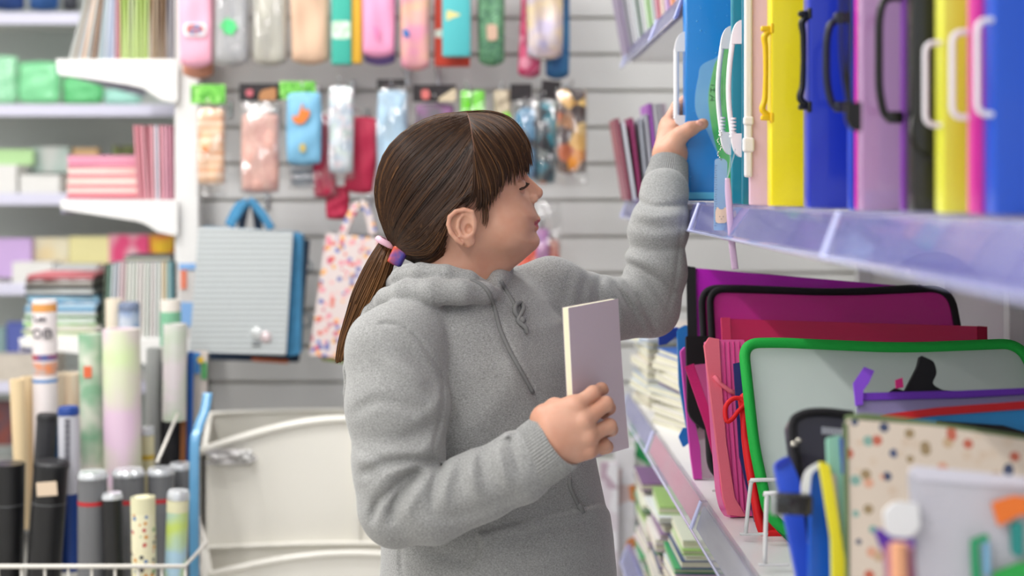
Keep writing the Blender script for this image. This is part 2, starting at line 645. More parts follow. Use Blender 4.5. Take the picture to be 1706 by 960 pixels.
class Strokes:
    """fold relief drawn on the cloth: polylines with amplitude (m, negative = crease) and width (px)"""
    def __init__(s, box, step=2.0):
        s.x0, s.y0, s.x1, s.y1 = box
        s.st = step
        s.gx, s.gy = np.meshgrid(np.arange(s.x0, s.x1, step), np.arange(s.y0, s.y1, step), indexing='ij')
        s.im = np.zeros(s.gx.shape)
    def line(s, pts, a, w, taper=True, smooth=True):
        if smooth and len(pts) > 2:
            pts = [tuple(v[:2]) for v in smooth_path([(x, y, 0) for x, y in pts], 6)]
        n = len(pts) - 1
        best = np.full(s.gx.shape, 1e9); T = np.zeros(s.gx.shape)
        for i in range(n):
            (ax, ay), (bx, by) = pts[i], pts[i + 1]
            ex, ey = bx - ax, by - ay
            t = np.clip(((s.gx - ax) * ex + (s.gy - ay) * ey) / (ex * ex + ey * ey + 1e-9), 0, 1)
            d = (s.gx - ax - t * ex) ** 2 + (s.gy - ay - t * ey) ** 2
            m = d < best
            best = np.where(m, d, best); T = np.where(m, (i + t) / n, T)
        k = np.sin(np.pi * np.clip(T * 0.9 + 0.05, 0, 1)) ** 0.7 if taper else 1.0
        s.im += a * k * np.exp(-best / w ** 2)
        return s
    def noise(s, amp, sc, seed):
        r = np.random.RandomState(seed)
        for _ in range(10):
            kx, ky, ph = r.normal() / sc, r.normal() / sc, r.uniform(0, 6.28)
            s.im += amp / 3 * np.sin(kx * s.gx + ky * s.gy + ph)
        return s
    def region(s, poly, a, soft=3.0):
        d = poly_sdf(s.gx, s.gy, poly)
        s.im += a * np.clip(0.5 - d / soft, 0, 1)
        return s
    def sample(s, g):
        px = CX + F * g.X / g.Y
        py = CY - F * (g.Z - CZ) / g.Y
        px, py = np.broadcast_arrays(px + 0 * g.Z, py + 0 * g.X)
        u = np.clip((px - s.x0) / s.st, 0, s.im.shape[0] - 1.01)
        v = np.clip((py - s.y0) / s.st, 0, s.im.shape[1] - 1.01)
        i, j = u.astype(np.int32), v.astype(np.int32)
        fu, fv = u - i, v - j
        im = s.im.astype(np.float32)
        return im[i, j] * (1 - fu) * (1 - fv) + im[i + 1, j] * fu * (1 - fv) + im[i, j + 1] * (1 - fu) * fv + im[i + 1, j + 1] * fu * fv

T3 = lambda px, py, Y: tuple(P(px, py, Y))

# ------------------------------------------------------------------ materials of the girl
def hoodie_mat():
    m = bpy.data.materials.new('grey_marl_fleece')
    m.use_nodes = True
    nt = m.node_tree
    b = nt.nodes['Principled BSDF']
    b.inputs['Roughness'].default_value = 0.95
    b.inputs['Sheen Weight'].default_value = 0.25
    tc = nt.nodes.new('ShaderNodeTexCoord')
    n1 = nt.nodes.new('ShaderNodeTexNoise'); n1.inputs['Scale'].default_value = 1100; n1.inputs['Detail'].default_value = 2
    n2 = nt.nodes.new('ShaderNodeTexNoise'); n2.inputs['Scale'].default_value = 420; n2.inputs['Detail'].default_value = 3
    mp = nt.nodes.new('ShaderNodeMapping'); mp.inputs['Scale'].default_value = (1.0, 1.0, 1.8)
    nt.links.new(tc.outputs['Object'], mp.inputs['Vector'])
    for n in (n1, n2): nt.links.new(mp.outputs['Vector'], n.inputs['Vector'])
    add = nt.nodes.new('ShaderNodeMath'); add.operation = 'ADD'
    nt.links.new(n1.outputs['Fac'], add.inputs[0]); nt.links.new(n2.outputs['Fac'], add.inputs[1])
    hf = nt.nodes.new('ShaderNodeMath'); hf.operation = 'MULTIPLY'; hf.inputs[1].default_value = 0.5
    nt.links.new(add.outputs[0], hf.inputs[0])
    r = nt.nodes.new('ShaderNodeValToRGB')
    r.color_ramp.elements[0].position = 0.36; r.color_ramp.elements[1].position = 0.62
    r.color_ramp.elements[0].color = lin('#6f6f6e'); r.color_ramp.elements[1].color = lin('#a9a9a7')
    nt.links.new(hf.outputs[0], r.inputs['Fac']); nt.links.new(r.outputs['Color'], b.inputs['Base Color'])
    bp = nt.nodes.new('ShaderNodeBump'); bp.inputs['Strength'].default_value = 0.25; bp.inputs['Distance'].default_value = 0.001
    nt.links.new(n1.outputs['Fac'], bp.inputs['Height']); nt.links.new(bp.outputs['Normal'], b.inputs['Normal'])
    return m
FLEECE = hoodie_mat()
SKIN = mat('skin', '#c9937a', 0.5, sss=0.2, col2='#d09f87', vscale=22, bump=0.06, bscale=500)
LIP = mat('lip', '#b8626a', 0.4, sss=0.1)
HAIRM = mat('brown_hair_base', '#2c1a12', 0.6)

girl = thing('person', 'girl in a grey hooded sweatshirt with a brown ponytail reaching for the bright blue case', 'person', (0.0, 2.12, 0))
# ------------------------------------------------------------------ head: local frame u (towards the face), v (towards the camera), w (up); metres
HS = 1128.0                      # pixels per metre at the head
HX, HY, HD = 765.0, 310.0, 2.10  # its centre
HEAD_YAW = math.radians(1)
HO = P(HX, HY, HD)
Rh = rotz(HEAD_YAW)
def hu(px): return (px - HX) / HS
def hw(py): return -(py - HY) / HS
def head_world(V):
    """local (u, v, w) -> world; v towards the camera is -Y"""
    A = np.stack([V[:, 0], -V[:, 1], V[:, 2]], 1)
    R = np.array(Rh)
    return A @ R.T + np.array(HO)

base = [(800, 203), (835, 216), (862, 243), (874, 268), (876, 287), (877, 300), (880, 315), (884, 331), (889, 343), (893, 351), (896, 358),
        (896.5, 366), (892, 371), (894, 378), (892, 385), (896, 392), (899.5, 399), (899, 407), (893, 415), (883, 421), (866, 428), (845, 437), (815, 440),
        (760, 440), (705, 432), (660, 390), (642, 340), (642, 290), (657, 245), (692, 212), (740, 199)]
base_uw = [(hu(x), hw(y)) for x, y in base]

g = Grid((-0.135, -0.085, -0.20), (0.135, 0.085, 0.12), 0.0018)
U, Vv, Wz = g.X, g.Y, g.Z
s2 = poly_sdf(U[:, 0, 0][:, None], Wz[0, 0, :][None, :], base_uw)[:, None, :].astype(np.float32)
def pillow_sdf(s2, v, h, r):
    q1, q2 = s2 + r, np.abs(v) - h + r
    return np.sqrt(np.maximum(q1, 0) ** 2 + np.maximum(q2, 0) ** 2) + np.minimum(np.maximum(q1, q2), 0) - r
# narrower towards the chin and the mouth, rounder at the front of the face
hwid = np.interp(Wz, [-0.12, -0.10, -0.06, 0.0, 0.08, 0.12], [0.038, 0.047, 0.060, 0.067, 0.066, 0.06]).astype(np.float32)
f = pillow_sdf(s2, Vv, hwid, np.minimum(hwid - 0.001, 0.062).astype(np.float32))
# cheek fullness
for sv in (1, -1):
    f = smin(f, g.ell((hu(842), sv * 0.038, hw(377)), (0.030, 0.021, 0.032)), 0.020)
    f = smin(f, g.ell((hu(866), sv * 0.026, hw(284)), (0.012, 0.020, 0.008)), 0.010)     # brow
# nose
nose = [(870, 284), (876, 290), (882, 296), (890, 303), (898, 311), (902.5, 317), (902, 324), (897, 331), (891, 337), (886, 345), (876, 345), (868, 320)]
sn = poly_sdf(U[:, 0, 0][:, None], Wz[0, 0, :][None, :], [(hu(x), hw(y)) for x, y in nose])[:, None, :].astype(np.float32)
nw = np.interp(Wz, [hw(345), hw(330), hw(300), hw(285)], [0.010, 0.0115, 0.007, 0.005]).astype(np.float32)
f = smin(f, pillow_sdf(sn, Vv, nw, nw * 0.85), 0.006)
f = smin(f, g.ell((hu(897), 0, hw(322)), (0.0065, 0.0085, 0.0075)), 0.004)
for sv in (1, -1):
    f = smin(f, g.ell((hu(887), sv * 0.0115, hw(331)), (0.0085, 0.0052, 0.0068)), 0.003)   # wings
    f = smax(f, -g.ell((hu(892), sv * 0.0062, hw(337)), (0.004, 0.0028, 0.0026)), 0.0015)  # nostrils
# lips
f = smin(f, g.chain([(hu(888), -0.018, hw(368)), (hu(894), -0.008, hw(365.5)), (hu(894), 0.008, hw(365.5)), (hu(888), 0.018, hw(368))], [0.003, 0.0046, 0.0046, 0.003]), 0.004)
f = smin(f, g.chain([(hu(886), -0.016, hw(375)), (hu(891), -0.008, hw(378.5)), (hu(891), 0.008, hw(378.5)), (hu(886), 0.016, hw(375))], [0.003, 0.0046, 0.0046, 0.003]), 0.004)
for a, bb in (((hu(896), 0.0, hw(371.5)), (hu(887), 0.019, hw(373.5))), ((hu(896), 0.0, hw(371.5)), (hu(887), -0.019, hw(373.5)))):
    f = smax(f, -g.cone(a, bb, 0.0016, 0.0012), 0.002)
# eye sockets, balls and lids
for sv in (1, -1):
    ec = (hu(862.5), sv * 0.030, hw(310))
    f = smax(f, -g.ell((hu(874), sv * 0.031, hw(308)), (0.013, 0.0165, 0.0115)), 0.012)
    f = smin(f, g.ell(ec, (0.0112, 0.0125, 0.0112)), 0.003)
    f = smin(f, g.cone((hu(872), sv * 0.020, hw(303)), (hu(864), sv * 0.042, hw(306)), 0.0020, 0.0016), 0.005)   # upper lid
    f = smin(f, g.cone((hu(870), sv * 0.022, hw(317)), (hu(862), sv * 0.040, hw(316)), 0.0012, 0.0010), 0.006)
# neck
f = smin(f, g.chain([(hu(775), 0, hw(400)), (hu(762), 0, hw(455)), (hu(757), 0, hw(525))], [0.052, 0.051, 0.056], 0.01), 0.022)
f = smin(f, g.cone((hu(845), 0, hw(420)), (hu(800), 0, hw(455)), 0.018, 0.03), 0.03)
# ear
for sv in (1, -1):
    e0 = (hu(771), sv * 0.0685, hw(376))
    Re = Matrix.Rotation(sv * math.radians(16), 3, 'Z') @ Matrix.Rotation(math.radians(10), 3, 'Y')
    f = smin(f, g.ell((hu(771), sv * 0.0715, hw(373)), (0.0215, 0.0085, 0.026), Re), 0.004)
    f = smin(f, g.ell((hu(780), sv * 0.071, hw(398)), (0.0105, 0.006, 0.0105)), 0.005)
    f = smax(f, -g.ell((hu(775), sv * 0.0815, hw(374)), (0.0120, 0.0065, 0.0160), Re), 0.0015)
    # helix rim
    hl = [(789, 362), (786, 352), (774, 348.5), (760, 351), (750, 360), (748, 372), (752, 385), (761, 396), (770, 403)]
    pts = [(hu(x), sv * (0.0775 + 0.003 * math.sin(i * 0.4)), hw(y)) for i, (x, y) in enumerate(hl)]
    f = smin(f, g.chain(pts, [0.0026] + [0.0034] * 7 + [0.003], 0.001), 0.0016)
    # antihelix and tragus
    ah = [(771, 357), (764, 366), (763, 378), (768, 390), (777, 394)]
    f = smin(f, g.chain([(hu(x), sv * 0.0775, hw(y)) for x, y in ah], [0.002, 0.0028, 0.003, 0.003, 0.0025], 0.001), 0.002)
    f = smin(f, g.ell((hu(788), sv * 0.0750, hw(378)), (0.0045, 0.0045, 0.007)), 0.0025)
    f = smax(f, -g.ell((hu(780), sv * 0.0775, hw(379)), (0.0058, 0.008, 0.0072)), 0.0015)
HV, HF = surface_nets(f, g.lo, g.h)
head_local = HV.copy()
HVw = head_world(HV)

# eyelid line, lashes and iris of both eyes, the lips' red
lash = MB()
for sv in (1, -1):
    ll = [(875.5, 0.024, 304.5), (874.5, 0.030, 306.5), (872, 0.036, 309.5), (868, 0.0405, 312.5), (863, 0.043, 315.5)]
    ll = [tuple(v) for v in smooth_path(ll, 4)]
    for i, (x, vv, y) in enumerate(ll):
        a = Vector((hu(x), sv * vv, hw(y)))
        d = Vector((0.0052, sv * 0.0028, -0.0012 + 0.0002 * (i % 3)))
        q = [a, a + d * 0.5 + Vector((0, 0, -0.0006)), a + d]
        w_ = head_world(np.array([[p.x, p.y, p.z] for p in q]))
        lash.tube([Vector(p) for p in w_], [0.00055, 0.00045, 0.0002], 4)
    w_ = head_world(np.array([[hu(a), sv * b_, hw(c)] for a, b_, c in ll]))
    lash.tube([Vector(p) for p in w_], [0.0004] + [0.0009] * (len(ll) - 2) + [0.0005], 5)

# ------------------------------------------------------------------ hair
hairline = [(779, 190), (815, 191), (848, 203), (870, 234), (878, 256), (872, 262), (856, 246), (838, 244), (820, 258), (806, 282), (798, 310), (788, 330),
            (770, 343), (752, 352), (742, 368), (744, 392), (738, 420), (728, 442), (700, 438), (672, 424), (650, 405), (634, 370), (628, 325), (632, 285), (647, 247), (675, 218), (712, 200), (745, 192)]
hl_uw = [(hu(x), hw(y)) for x, y in hairline]
hull = [(779, 189), (815, 190), (850, 203), (876, 236), (884, 262), (884, 300), (880, 350), (850, 400), (740, 445), (700, 440), (660, 418), (636, 378), (627, 325), (631, 283), (646, 246), (674, 217), (712, 199), (745, 190)]
hull = [tuple(v[:2]) for v in smooth_path([(x, y, 0) for x, y in hull], 5, closed=True)]
hull_uw = [(hu(x), hw(y)) for x, y in hull]
def hull_v(u, w):
    """lateral half-width of the hair at (u, w)"""
    s = poly_sdf(np.asarray(u, float), np.asarray(w, float), hull_uw)
    hh = np.interp(w, [-0.12, -0.06, 0.0, 0.08, 0.11], [0.060, 0.071, 0.0765, 0.074, 0.066])
    r = 0.062
    q = np.clip(s + r, 0, r)
    return hh - r + np.sqrt(np.maximum(r * r - q * q, 0)), s
gh = Grid((-0.135, -0.09, -0.13), (0.125, 0.09, 0.12), 0.0025)
sh = poly_sdf(gh.X[:, 0, 0][:, None], gh.Z[0, 0, :][None, :], hull_uw)[:, None, :].astype(np.float32)
hh = np.interp(gh.Z, [-0.12, -0.06, 0.0, 0.08, 0.11], [0.060, 0.071, 0.0765, 0.074, 0.066]).astype(np.float32)
fh = pillow_sdf(sh, gh.Y, hh, 0.062) + 0.0035
sm = poly_sdf(gh.X[:, 0, 0][:, None], gh.Z[0, 0, :][None, :], hl_uw)[:, None, :].astype(np.float32)
fh = smax(fh, sm + 0.002, 0.003)
fh = smax(fh, -pillow_sdf(sh + 0.02, gh.Y, hh - 0.018, 0.04), 0.002)
CV, CF = surface_nets(fh, gh.lo, gh.h)
CVw = head_world(CV)

def hair_strand_mat():
    m = bpy.data.materials.new('brown_hair')
    m.use_nodes = True
    nt = m.node_tree
    b = nt.nodes['Principled BSDF']
    at_ = nt.nodes.new('ShaderNodeAttribute'); at_.attribute_name = 'tone'
    r = nt.nodes.new('ShaderNodeValToRGB')
    r.color_ramp.elements[0].color = lin('#20120a'); r.color_ramp.elements[1].color = lin('#8a5f38')
    e = r.color_ramp.elements.new(0.45); e.color = lin('#3e2718')
    nt.links.new(at_.outputs['Fac'], r.inputs['Fac'])
    nt.links.new(r.outputs['Color'], b.inputs['Base Color'])
    b.inputs['Roughness'].default_value = 0.38
    b.inputs['Specular IOR Level'].default_value = 0.28
    return m
HAIRS = hair_strand_mat()
rng = np.random.RandomState(5)

def strands_mesh(name, paths, radii, tones, m, parent):
    """paths: (N, K, 3) world; ribbons-of-three-sides hair strands in one mesh"""
    paths = np.asarray(paths); N, K, _ = paths.shape
    T = np.gradient(paths, axis=1)
    T /= np.linalg.norm(T, axis=2, keepdims=True) + 1e-9
    ref = np.array([0.21, 0.9, 0.37]); ref /= np.linalg.norm(ref)
    A = np.cross(T, ref); A /= np.linalg.norm(A, axis=2, keepdims=True) + 1e-9
    B = np.cross(T, A)
    taper = np.ones(K); taper[-3:] = [0.8, 0.6, 0.25]
    R = np.asarray(radii)[:, None, None] * taper[None, :, None]
    rings = [paths + R * (math.cos(q) * A + math.sin(q) * B) for q in (0, 2.094, 4.189)]
    V = np.stack(rings, 2).reshape(-1, 3)
    base_i = (np.arange(N)[:, None] * K + np.arange(K - 1)[None, :]) * 3
    qs = []
    for k in range(3):
        l = (k + 1) % 3
        qs.append(np.stack([base_i + k, base_i + l, base_i + 3 + l, base_i + 3 + k], -1).reshape(-1, 4))
    o = npmesh(name, V, np.concatenate(qs), m, parent)
    at_ = o.data.attributes.new('tone', 'FLOAT', 'POINT')
    tn = np.repeat(np.asarray(tones), K * 3).astype(np.float32)
    at_.data.foreach_set('value', tn)
    return o

def guides_interp(G, a, K):
    """G: list of guide polylines (px); a in 0..1 picks between them; returns (n, K, 2)"""
    n_g = len(G)
    Gs = np.array([[tuple(v[:2]) for v in smooth_path([(x, y, 0) for x, y in gg], 8)] for gg in G])
    M = Gs.shape[1]
    t = np.linspace(0, M - 1, K)
    i0 = np.clip(t.astype(int), 0, M - 2); fr = (t - i0)[None, :, None]
    Gk = Gs[:, i0] * (1 - fr) + Gs[:, i0 + 1] * fr
    x = np.asarray(a) * (n_g - 1)
    i = np.clip(x.astype(int), 0, n_g - 2); f_ = (x - i)[:, None, None]
    return Gk[i] * (1 - f_) + Gk[i + 1] * f_

def surf_paths(P2, side, lift, lat=None):
    u, w = (P2[..., 0] - HX) / HS, -(P2[..., 1] - HY) / HS
    v, s = hull_v(u.ravel(), w.ravel())
    v = v.reshape(u.shape)
    v = (v + lift) * side
    if lat is not None:
        v = v * lat
    L = np.stack([u, v, w], -1)
    return head_world(L.reshape(-1, 3)).reshape(L.shape)

back = [[(777, 190), (712, 199), (648, 250), (629, 325), (650, 401)],
        [(779, 193), (724, 216), (664, 272), (641, 340), (652, 403)],
        [(782, 206), (740, 243), (686, 302), (655, 358), (655, 405)],
        [(785, 226), (752, 272), (705, 330), (670, 378), (658, 407)],
        [(788, 252), (765, 300), (722, 352), (684, 392), (660, 409)],
        [(791, 285), (771, 326), (735, 365), (694, 402), (662, 411)],
        [(792, 314), (768, 330), (736, 356), (703, 404), (664, 414)],
        [(748, 344), (736, 370), (722, 402), (695, 418), (664, 416)],
        [(740, 392), (728, 418), (712, 430), (688, 427), (665, 419)],
        [(736, 436), (720, 442), (702, 440), (684, 432), (666, 422)]]
bang = [[(778, 189), (817, 189), (852, 204), (876, 240), (883, 286)],
        [(780, 191), (814, 195), (845, 215), (866, 250), (874, 296)],
        [(781, 196), (808, 206), (836, 232), (854, 268), (858, 302)],
        [(783, 204), (803, 222), (827, 252), (841, 284), (840, 316)],
        [(785, 215), (799, 238), (817, 268), (827, 298), (824, 330)],
        [(787, 230), (797, 258), (808, 288), (814, 320), (812, 352)],
        [(789, 248), (795, 280), (801, 310), (804, 338), (801, 352)],
        [(790, 262), (790, 290), (788, 315), (781, 334), (764, 348)]]
K = 16
allp, rad, tone = [], [], []
for side, nb, nf in ((1, 3800, 1250), (-1, 1100, 600)):
    a = rng.rand(nb)
    p2 = guides_interp(back, a, K)
    jit = rng.normal(0, 1.8, (nb, 1, 2)) + np.cumsum(rng.normal(0, 0.35, (nb, K, 2)), 1)
    wv = 3.0 * np.sin(rng.randint(0, 40, (nb, 1)) * 1.7 + np.linspace(0, 2.5, K)[None, :])
    p2 = p2 + jit * np.linspace(1, 0.6, K)[None, :, None]
    p2[:, :, 0] += wv * 0.35 * np.sin(np.linspace(0, math.pi, K))[None, :]
    clump = np.sin(a * 173.0) * 0.5 + np.sin(a * 61.0) * 0.5
    lift = (rng.rand(nb, 1) * 0.0035 + clump[:, None] * 0.0012) * np.sin(np.linspace(0.4, math.pi - 0.5, K))[None, :] - 0.0004
    allp.append(surf_paths(p2, side, lift)); rad.append(rng.uniform(0.0006, 0.0011, nb))
    tone.append(np.clip(0.28 + 0.20 * clump + 0.1 * np.sin(a * 320) + rng.normal(0, 0.16, nb), 0, 1))
    a = rng.rand(nf)
    p2 = guides_interp(bang, a, K)
    ln = rng.uniform(0.86, 1.04, (nf, 1)) - (rng.rand(nf, 1) ** 1.3) * np.interp(a, [0, 0.15, 0.4, 1.0], [0.03, 0.10, 0.30, 0.34])[:, None]
    # shorten or lengthen each strand along its own path
    t = np.clip(np.linspace(0, 1, K)[None, :] * ln, 0, 1.0) * (K - 1)
    i = np.clip(t.astype(int), 0, K - 2); fr = (t - i)[..., None]
    ar = np.arange(nf)[:, None]
    p2 = p2[ar, i] * (1 - fr) + p2[ar, i + 1] * fr
    cl = 0.6 * np.sin(a * 64.0) + 0.4 * np.sin(a * 151.0 + 1.3)
    p2[:, :, 1] -= (np.maximum(0, np.sin(a * 47.0 + 0.6)) * 9)[:, None] * np.linspace(0, 1, K)[None, :] ** 3
    sp = rng.normal(0, 1.5, (nf, 1, 2)) * (0.6 + 1.0 * np.linspace(0, 1, K)[None, :, None])
    sp[:, :, 0] += (cl[:, None] * 4.2) * np.linspace(0, 1, K)[None, :] ** 2
    p2 = p2 + sp
    lift = (rng.rand(nf, 1) * 0.003 + cl[:, None] * 0.001) * np.sin(np.linspace(0.5, math.pi - 0.8, K))[None, :]
    allp.append(surf_paths(p2, side, lift)); rad.append(rng.uniform(0.0005, 0.0009, nf))
    tone.append(np.clip(0.28 + 0.16 * cl + rng.normal(0, 0.16, nf), 0, 1))
PT = [(778, 189), (782, 203), (785, 220), (788, 240), (790, 258)]
part_path = surf_paths(np.array([[tuple(v[:2]) for v in smooth_path([(x, y, 0) for x, y in PT], 6)]], dtype=float), 1, 0.0022)[0]
# wisps in front of and behind the ear
wisp = [[(800, 300), (806, 325), (811, 345), (812, 362), (808, 378)], [(794, 320), (799, 335), (802, 348), (803, 360), (802, 372)]]
a = rng.rand(22)
p2 = guides_interp(wisp, a, K) + rng.normal(0, 1.6, (22, 1, 2))
allp.append(surf_paths(p2, 1, np.full((22, K), 0.0)) - np.array([0, 0.0005, 0])); rad.append(np.full(22, 0.00035)); tone.append(rng.uniform(0.3, 0.6, 22))
# flyaways over the crown
nfl = 90
a = rng.rand(nfl) * 0.35
p2 = guides_interp(back, a, K)
p2[:, :, 1] -= (rng.rand(nfl, 1) * 7) * np.sin(np.linspace(0.2, math.pi, K))[None, :]
p2[:, :, 0] -= (rng.rand(nfl, 1) * 4) * np.sin(np.linspace(0.2, math.pi, K))[None, :]
fw = surf_paths(p2, 1, np.zeros((nfl, K)), rng.uniform(-0.6, 0.6, (nfl, 1)))
allp.append(fw); rad.append(np.full(nfl, 0.00035)); tone.append(rng.uniform(0.3, 0.6, nfl))
hair_paths = np.concatenate(allp); hair_rad = np.concatenate(rad); hair_tone = np.concatenate(tone)

# ponytail, falling from the band behind her back to the hood
NP_ = 1500
left_e = [(634, 404), (611, 440), (589, 486), (577, 526), (565, 572), (560, 606)]
right_e = [(657, 416), (650, 448), (634, 488), (610, 526), (588, 562), (571, 600)]
a = rng.rand(NP_)
p2 = guides_interp([left_e, right_e], a, 18)
lat = (rng.rand(NP_) - 0.5) * 2 * np.sqrt(np.maximum(0, 1 - (2 * a - 1) ** 2))
Yc = 2.105 + lat[:, None] * np.interp(np.linspace(0, 1, 18), [0, 0.15, 0.5, 1], [0.012, 0.022, 0.022, 0.006])[None, :]
p2 = p2 + rng.normal(0, 1.2, (NP_, 1, 2)) + (3.5 * np.sin(a * 40)[:, None] * np.sin(np.linspace(0, 3.0, 18))[None, :])[..., None] * np.array([1, 0.2])
end = rng.uniform(0.88, 1.0, NP_)
t = np.linspace(0, 1, 18)[None, :] * end[:, None] * 17
i = np.clip(t.astype(int), 0, 16); fr = (t - i)[..., None]
ar = np.arange(NP_)[:, None]
p2 = p2[ar, i] * (1 - fr) + p2[ar, i + 1] * fr
pw = np.stack([(p2[..., 0] - CX) / F * Yc, Yc, CZ - (p2[..., 1] - CY) / F * Yc], -1)
pony_tone = np.clip(0.62 + 0.2 * np.sin(a * 40) + rng.normal(0, 0.15, NP_) - 0.12 * lat, 0, 1)
pony_rad = rng.uniform(0.0007, 0.0013, NP_)
# ------------------------------------------------------------------ hoodie
g = Grid((-0.26, 1.80, CZ - 0.66), (0.40, 2.62, CZ + 0.085), 0.0031)
ca, sa = math.cos(math.radians(45)), math.sin(math.radians(45))
pys = [430, 455, 475, 500, 540, 600, 680, 760, 840, 900, 960, 1010, 1050]
A_ =  [0.050, 0.075, 0.105, 0.135, 0.155, 0.165, 0.166, 0.168, 0.176, 0.184, 0.188, 0.186, 0.176]
B_ =  [0.055, 0.065, 0.075, 0.090, 0.108, 0.124, 0.134, 0.142, 0.150, 0.156, 0.160, 0.160, 0.152]
CXs = [770, 775, 785, 792, 798, 804, 812, 818, 824, 826, 828, 828, 828]
zz = [CZ - (y - CY) / F * 2.12 for y in pys]
zi = zz[::-1]
def ip(v): return np.interp(g.Z, zi, v[::-1]).astype(np.float32)
cxs = ip([(x - CX) / F * 2.12 for x in CXs])
a_, b_ = ip(A_), ip(B_)
dx, dy = g.X - cxs, g.Y - 2.125
u = (dx * ca + dy * sa) / a_          # along the shoulders
v = (dx * ca - dy * sa) / b_          # towards the chest
rr = np.sqrt(u * u + v * v)
torso = (rr - 1) * np.minimum(a_, b_) * 0.85
torso = smax(torso, g.Z - zz[0], 0.01)
torso = smax(torso, (zz[-1]) - g.Z, 0.012)

st = Strokes((540, 420, 1090, 1080))
st.region([(796, 889), (870, 869), (1003, 840), (1035, 868), (1060, 1010), (770, 1010), (776, 962), (790, 940), (801, 918), (800, 903)], 0.0042, 3.0)
st.line([(796, 889), (870, 869), (1003, 840)], -0.0018, 3)
st.line([(722, 742), (733, 700), (739, 660), (733, 620), (712, 585), (686, 556), (660, 541), (634, 540)], -0.004, 4, taper=False)
st.line([(870, 560), (850, 640), (800, 700), (750, 740)], 0.004, 26)
st.line([(838, 545), (862, 610), (893, 668)], 0.0045, 22)
st.line([(826, 530), (845, 580), (872, 628), (905, 685), (925, 715)], -0.0055, 6)
st.line([(900, 450), (930, 510), (945, 560)], -0.004, 14)
st.line([(985, 480), (950, 520), (930, 540)], 0.004, 12)
st.line([(905, 445), (915, 480), (940, 520)], 0.003, 8)
st.line([(690, 905), (740, 925), (790, 935)], -0.003, 14)
st.line([(850, 900), (920, 880), (985, 868)], -0.003, 10)
st.line([(880, 940), (940, 915), (1000, 905)], 0.003, 12)
st.line([(668, 915), (668, 940), (672, 970)], -0.003, 4)
st.line([(960, 790), (985, 830), (1010, 900), (1020, 960)], 0.002, 12)
st.line([(650, 505), (700, 515), (780, 512)], -0.003, 8)
st.noise(0.0013, 38, 3)
torso = torso - st.sample(g)

# near arm
S1, E1, W1 = T3(662, 586, 1.995), T3(662, 846, 1.925), T3(884, 768, 1.885)
arm = g.chain([T3(700, 545, 2.03), S1, T3(662, 680, 1.965), T3(664, 780, 1.94), E1], [0.050, 0.068, 0.068, 0.060, 0.051], 0.02)
fore = g.chain([E1, T3(720, 842, 1.905), T3(800, 810, 1.895), T3(862, 781, 1.888), W1], [0.051, 0.050, 0.045, 0.0435, 0.041], 0.015)
arm = smin(arm, fore, 0.012)
sa_ = Strokes((540, 420, 1090, 1080))
sa_.line([(706, 781), (679, 792), (651, 816), (629, 840), (620, 866)], -0.010, 7)
sa_.line([(730, 774), (708, 768), (668, 768), (628, 778), (603, 790)], -0.007, 9)
sa_.line([(716, 782), (690, 778), (650, 790), (618, 822)], 0.0035, 8)
sa_.line([(700, 788), (677, 808), (658, 838), (652, 868)], -0.0085, 7)
sa_.line([(712, 800), (690, 830), (676, 862)], 0.004, 9)
sa_.line([(640, 780), (612, 770), (596, 760)], 0.004, 10)
sa_.line([(664, 800), (640, 826), (632, 862)], 0.005, 8)
sa_.line([(740, 772), (726, 800), (718, 850)], -0.0055, 8)
sa_.line([(752, 776), (744, 800), (742, 838)], 0.0045, 9)
sa_.line([(772, 766), (768, 790), (772, 822)], -0.0035, 8)
sa_.line([(786, 758), (786, 785), (796, 830)], 0.004, 9)
sa_.line([(806, 752), (804, 775), (812, 800)], -0.0035, 7)
sa_.line([(828, 738), (834, 768), (846, 812)], 0.0045, 9)
sa_.line([(846, 728), (856, 755), (868, 790)], -0.0035, 6)
sa_.line([(842, 722), (846, 730)], 0.006, 9)
sa_.line([(722, 742), (733, 700), (739, 660), (733, 620), (712, 585), (686, 556), (660, 541), (634, 540)], -0.0028, 3.2, taper=False)
sa_.line([(590, 688), (630, 668), (690, 680)], -0.0035, 10)
sa_.line([(725, 690), (705, 715), (660, 735), (620, 730)], -0.0045, 14)
sa_.line([(728, 720), (715, 745), (690, 758), (640, 750)], 0.005, 13)
sa_.line([(735, 655), (718, 690), (690, 700)], 0.004, 12)
sa_.line([(640, 600), (680, 622), (716, 640)], 0.003, 14)
sa_.line([(670, 580), (700, 610), (728, 650)], -0.003, 10)
sa_.line([(690, 850), (750, 862), (830, 840), (890, 812)], -0.0025, 12)
sa_.im *= 1.5
sa_.noise(0.0013, 30, 8)
arm = arm - sa_.sample(g)

# far arm
S2, E2, W2 = T3(918, 496, 2.215), T3(1082, 512, 2.33), T3(1107, 318, 2.375)
arm2 = g.chain([T3(870, 505, 2.2), S2, T3(985, 516, 2.27), E2], [0.058, 0.060, 0.053, 0.048], 0.02)
fore2 = g.chain([E2, T3(1093, 450, 2.325), T3(1097, 385, 2.335), W2], [0.048, 0.050, 0.047, 0.040], 0.012)
arm2 = smin(arm2, fore2, 0.014)
s3 = Strokes((860, 240, 1180, 620))
s3.line([(1036, 437), (1073, 453), (1128, 492)], -0.007, 6)
s3.line([(1036, 425), (1076, 436), (1134, 460)], 0.004, 8)
s3.line([(1038, 468), (1064, 500), (1092, 548)], -0.008, 6)
s3.line([(1022, 470), (1046, 505), (1072, 545)], -0.007, 6)
s3.line([(1030, 466), (1056, 500), (1082, 550)], 0.005, 6)
s3.line([(1010, 462), (1028, 500), (1040, 540)], 0.004, 7)
s3.line([(1052, 452), (1085, 490), (1108, 528)], 0.005, 8)
s3.line([(1040, 408), (1090, 418), (1146, 412)], -0.0045, 7)
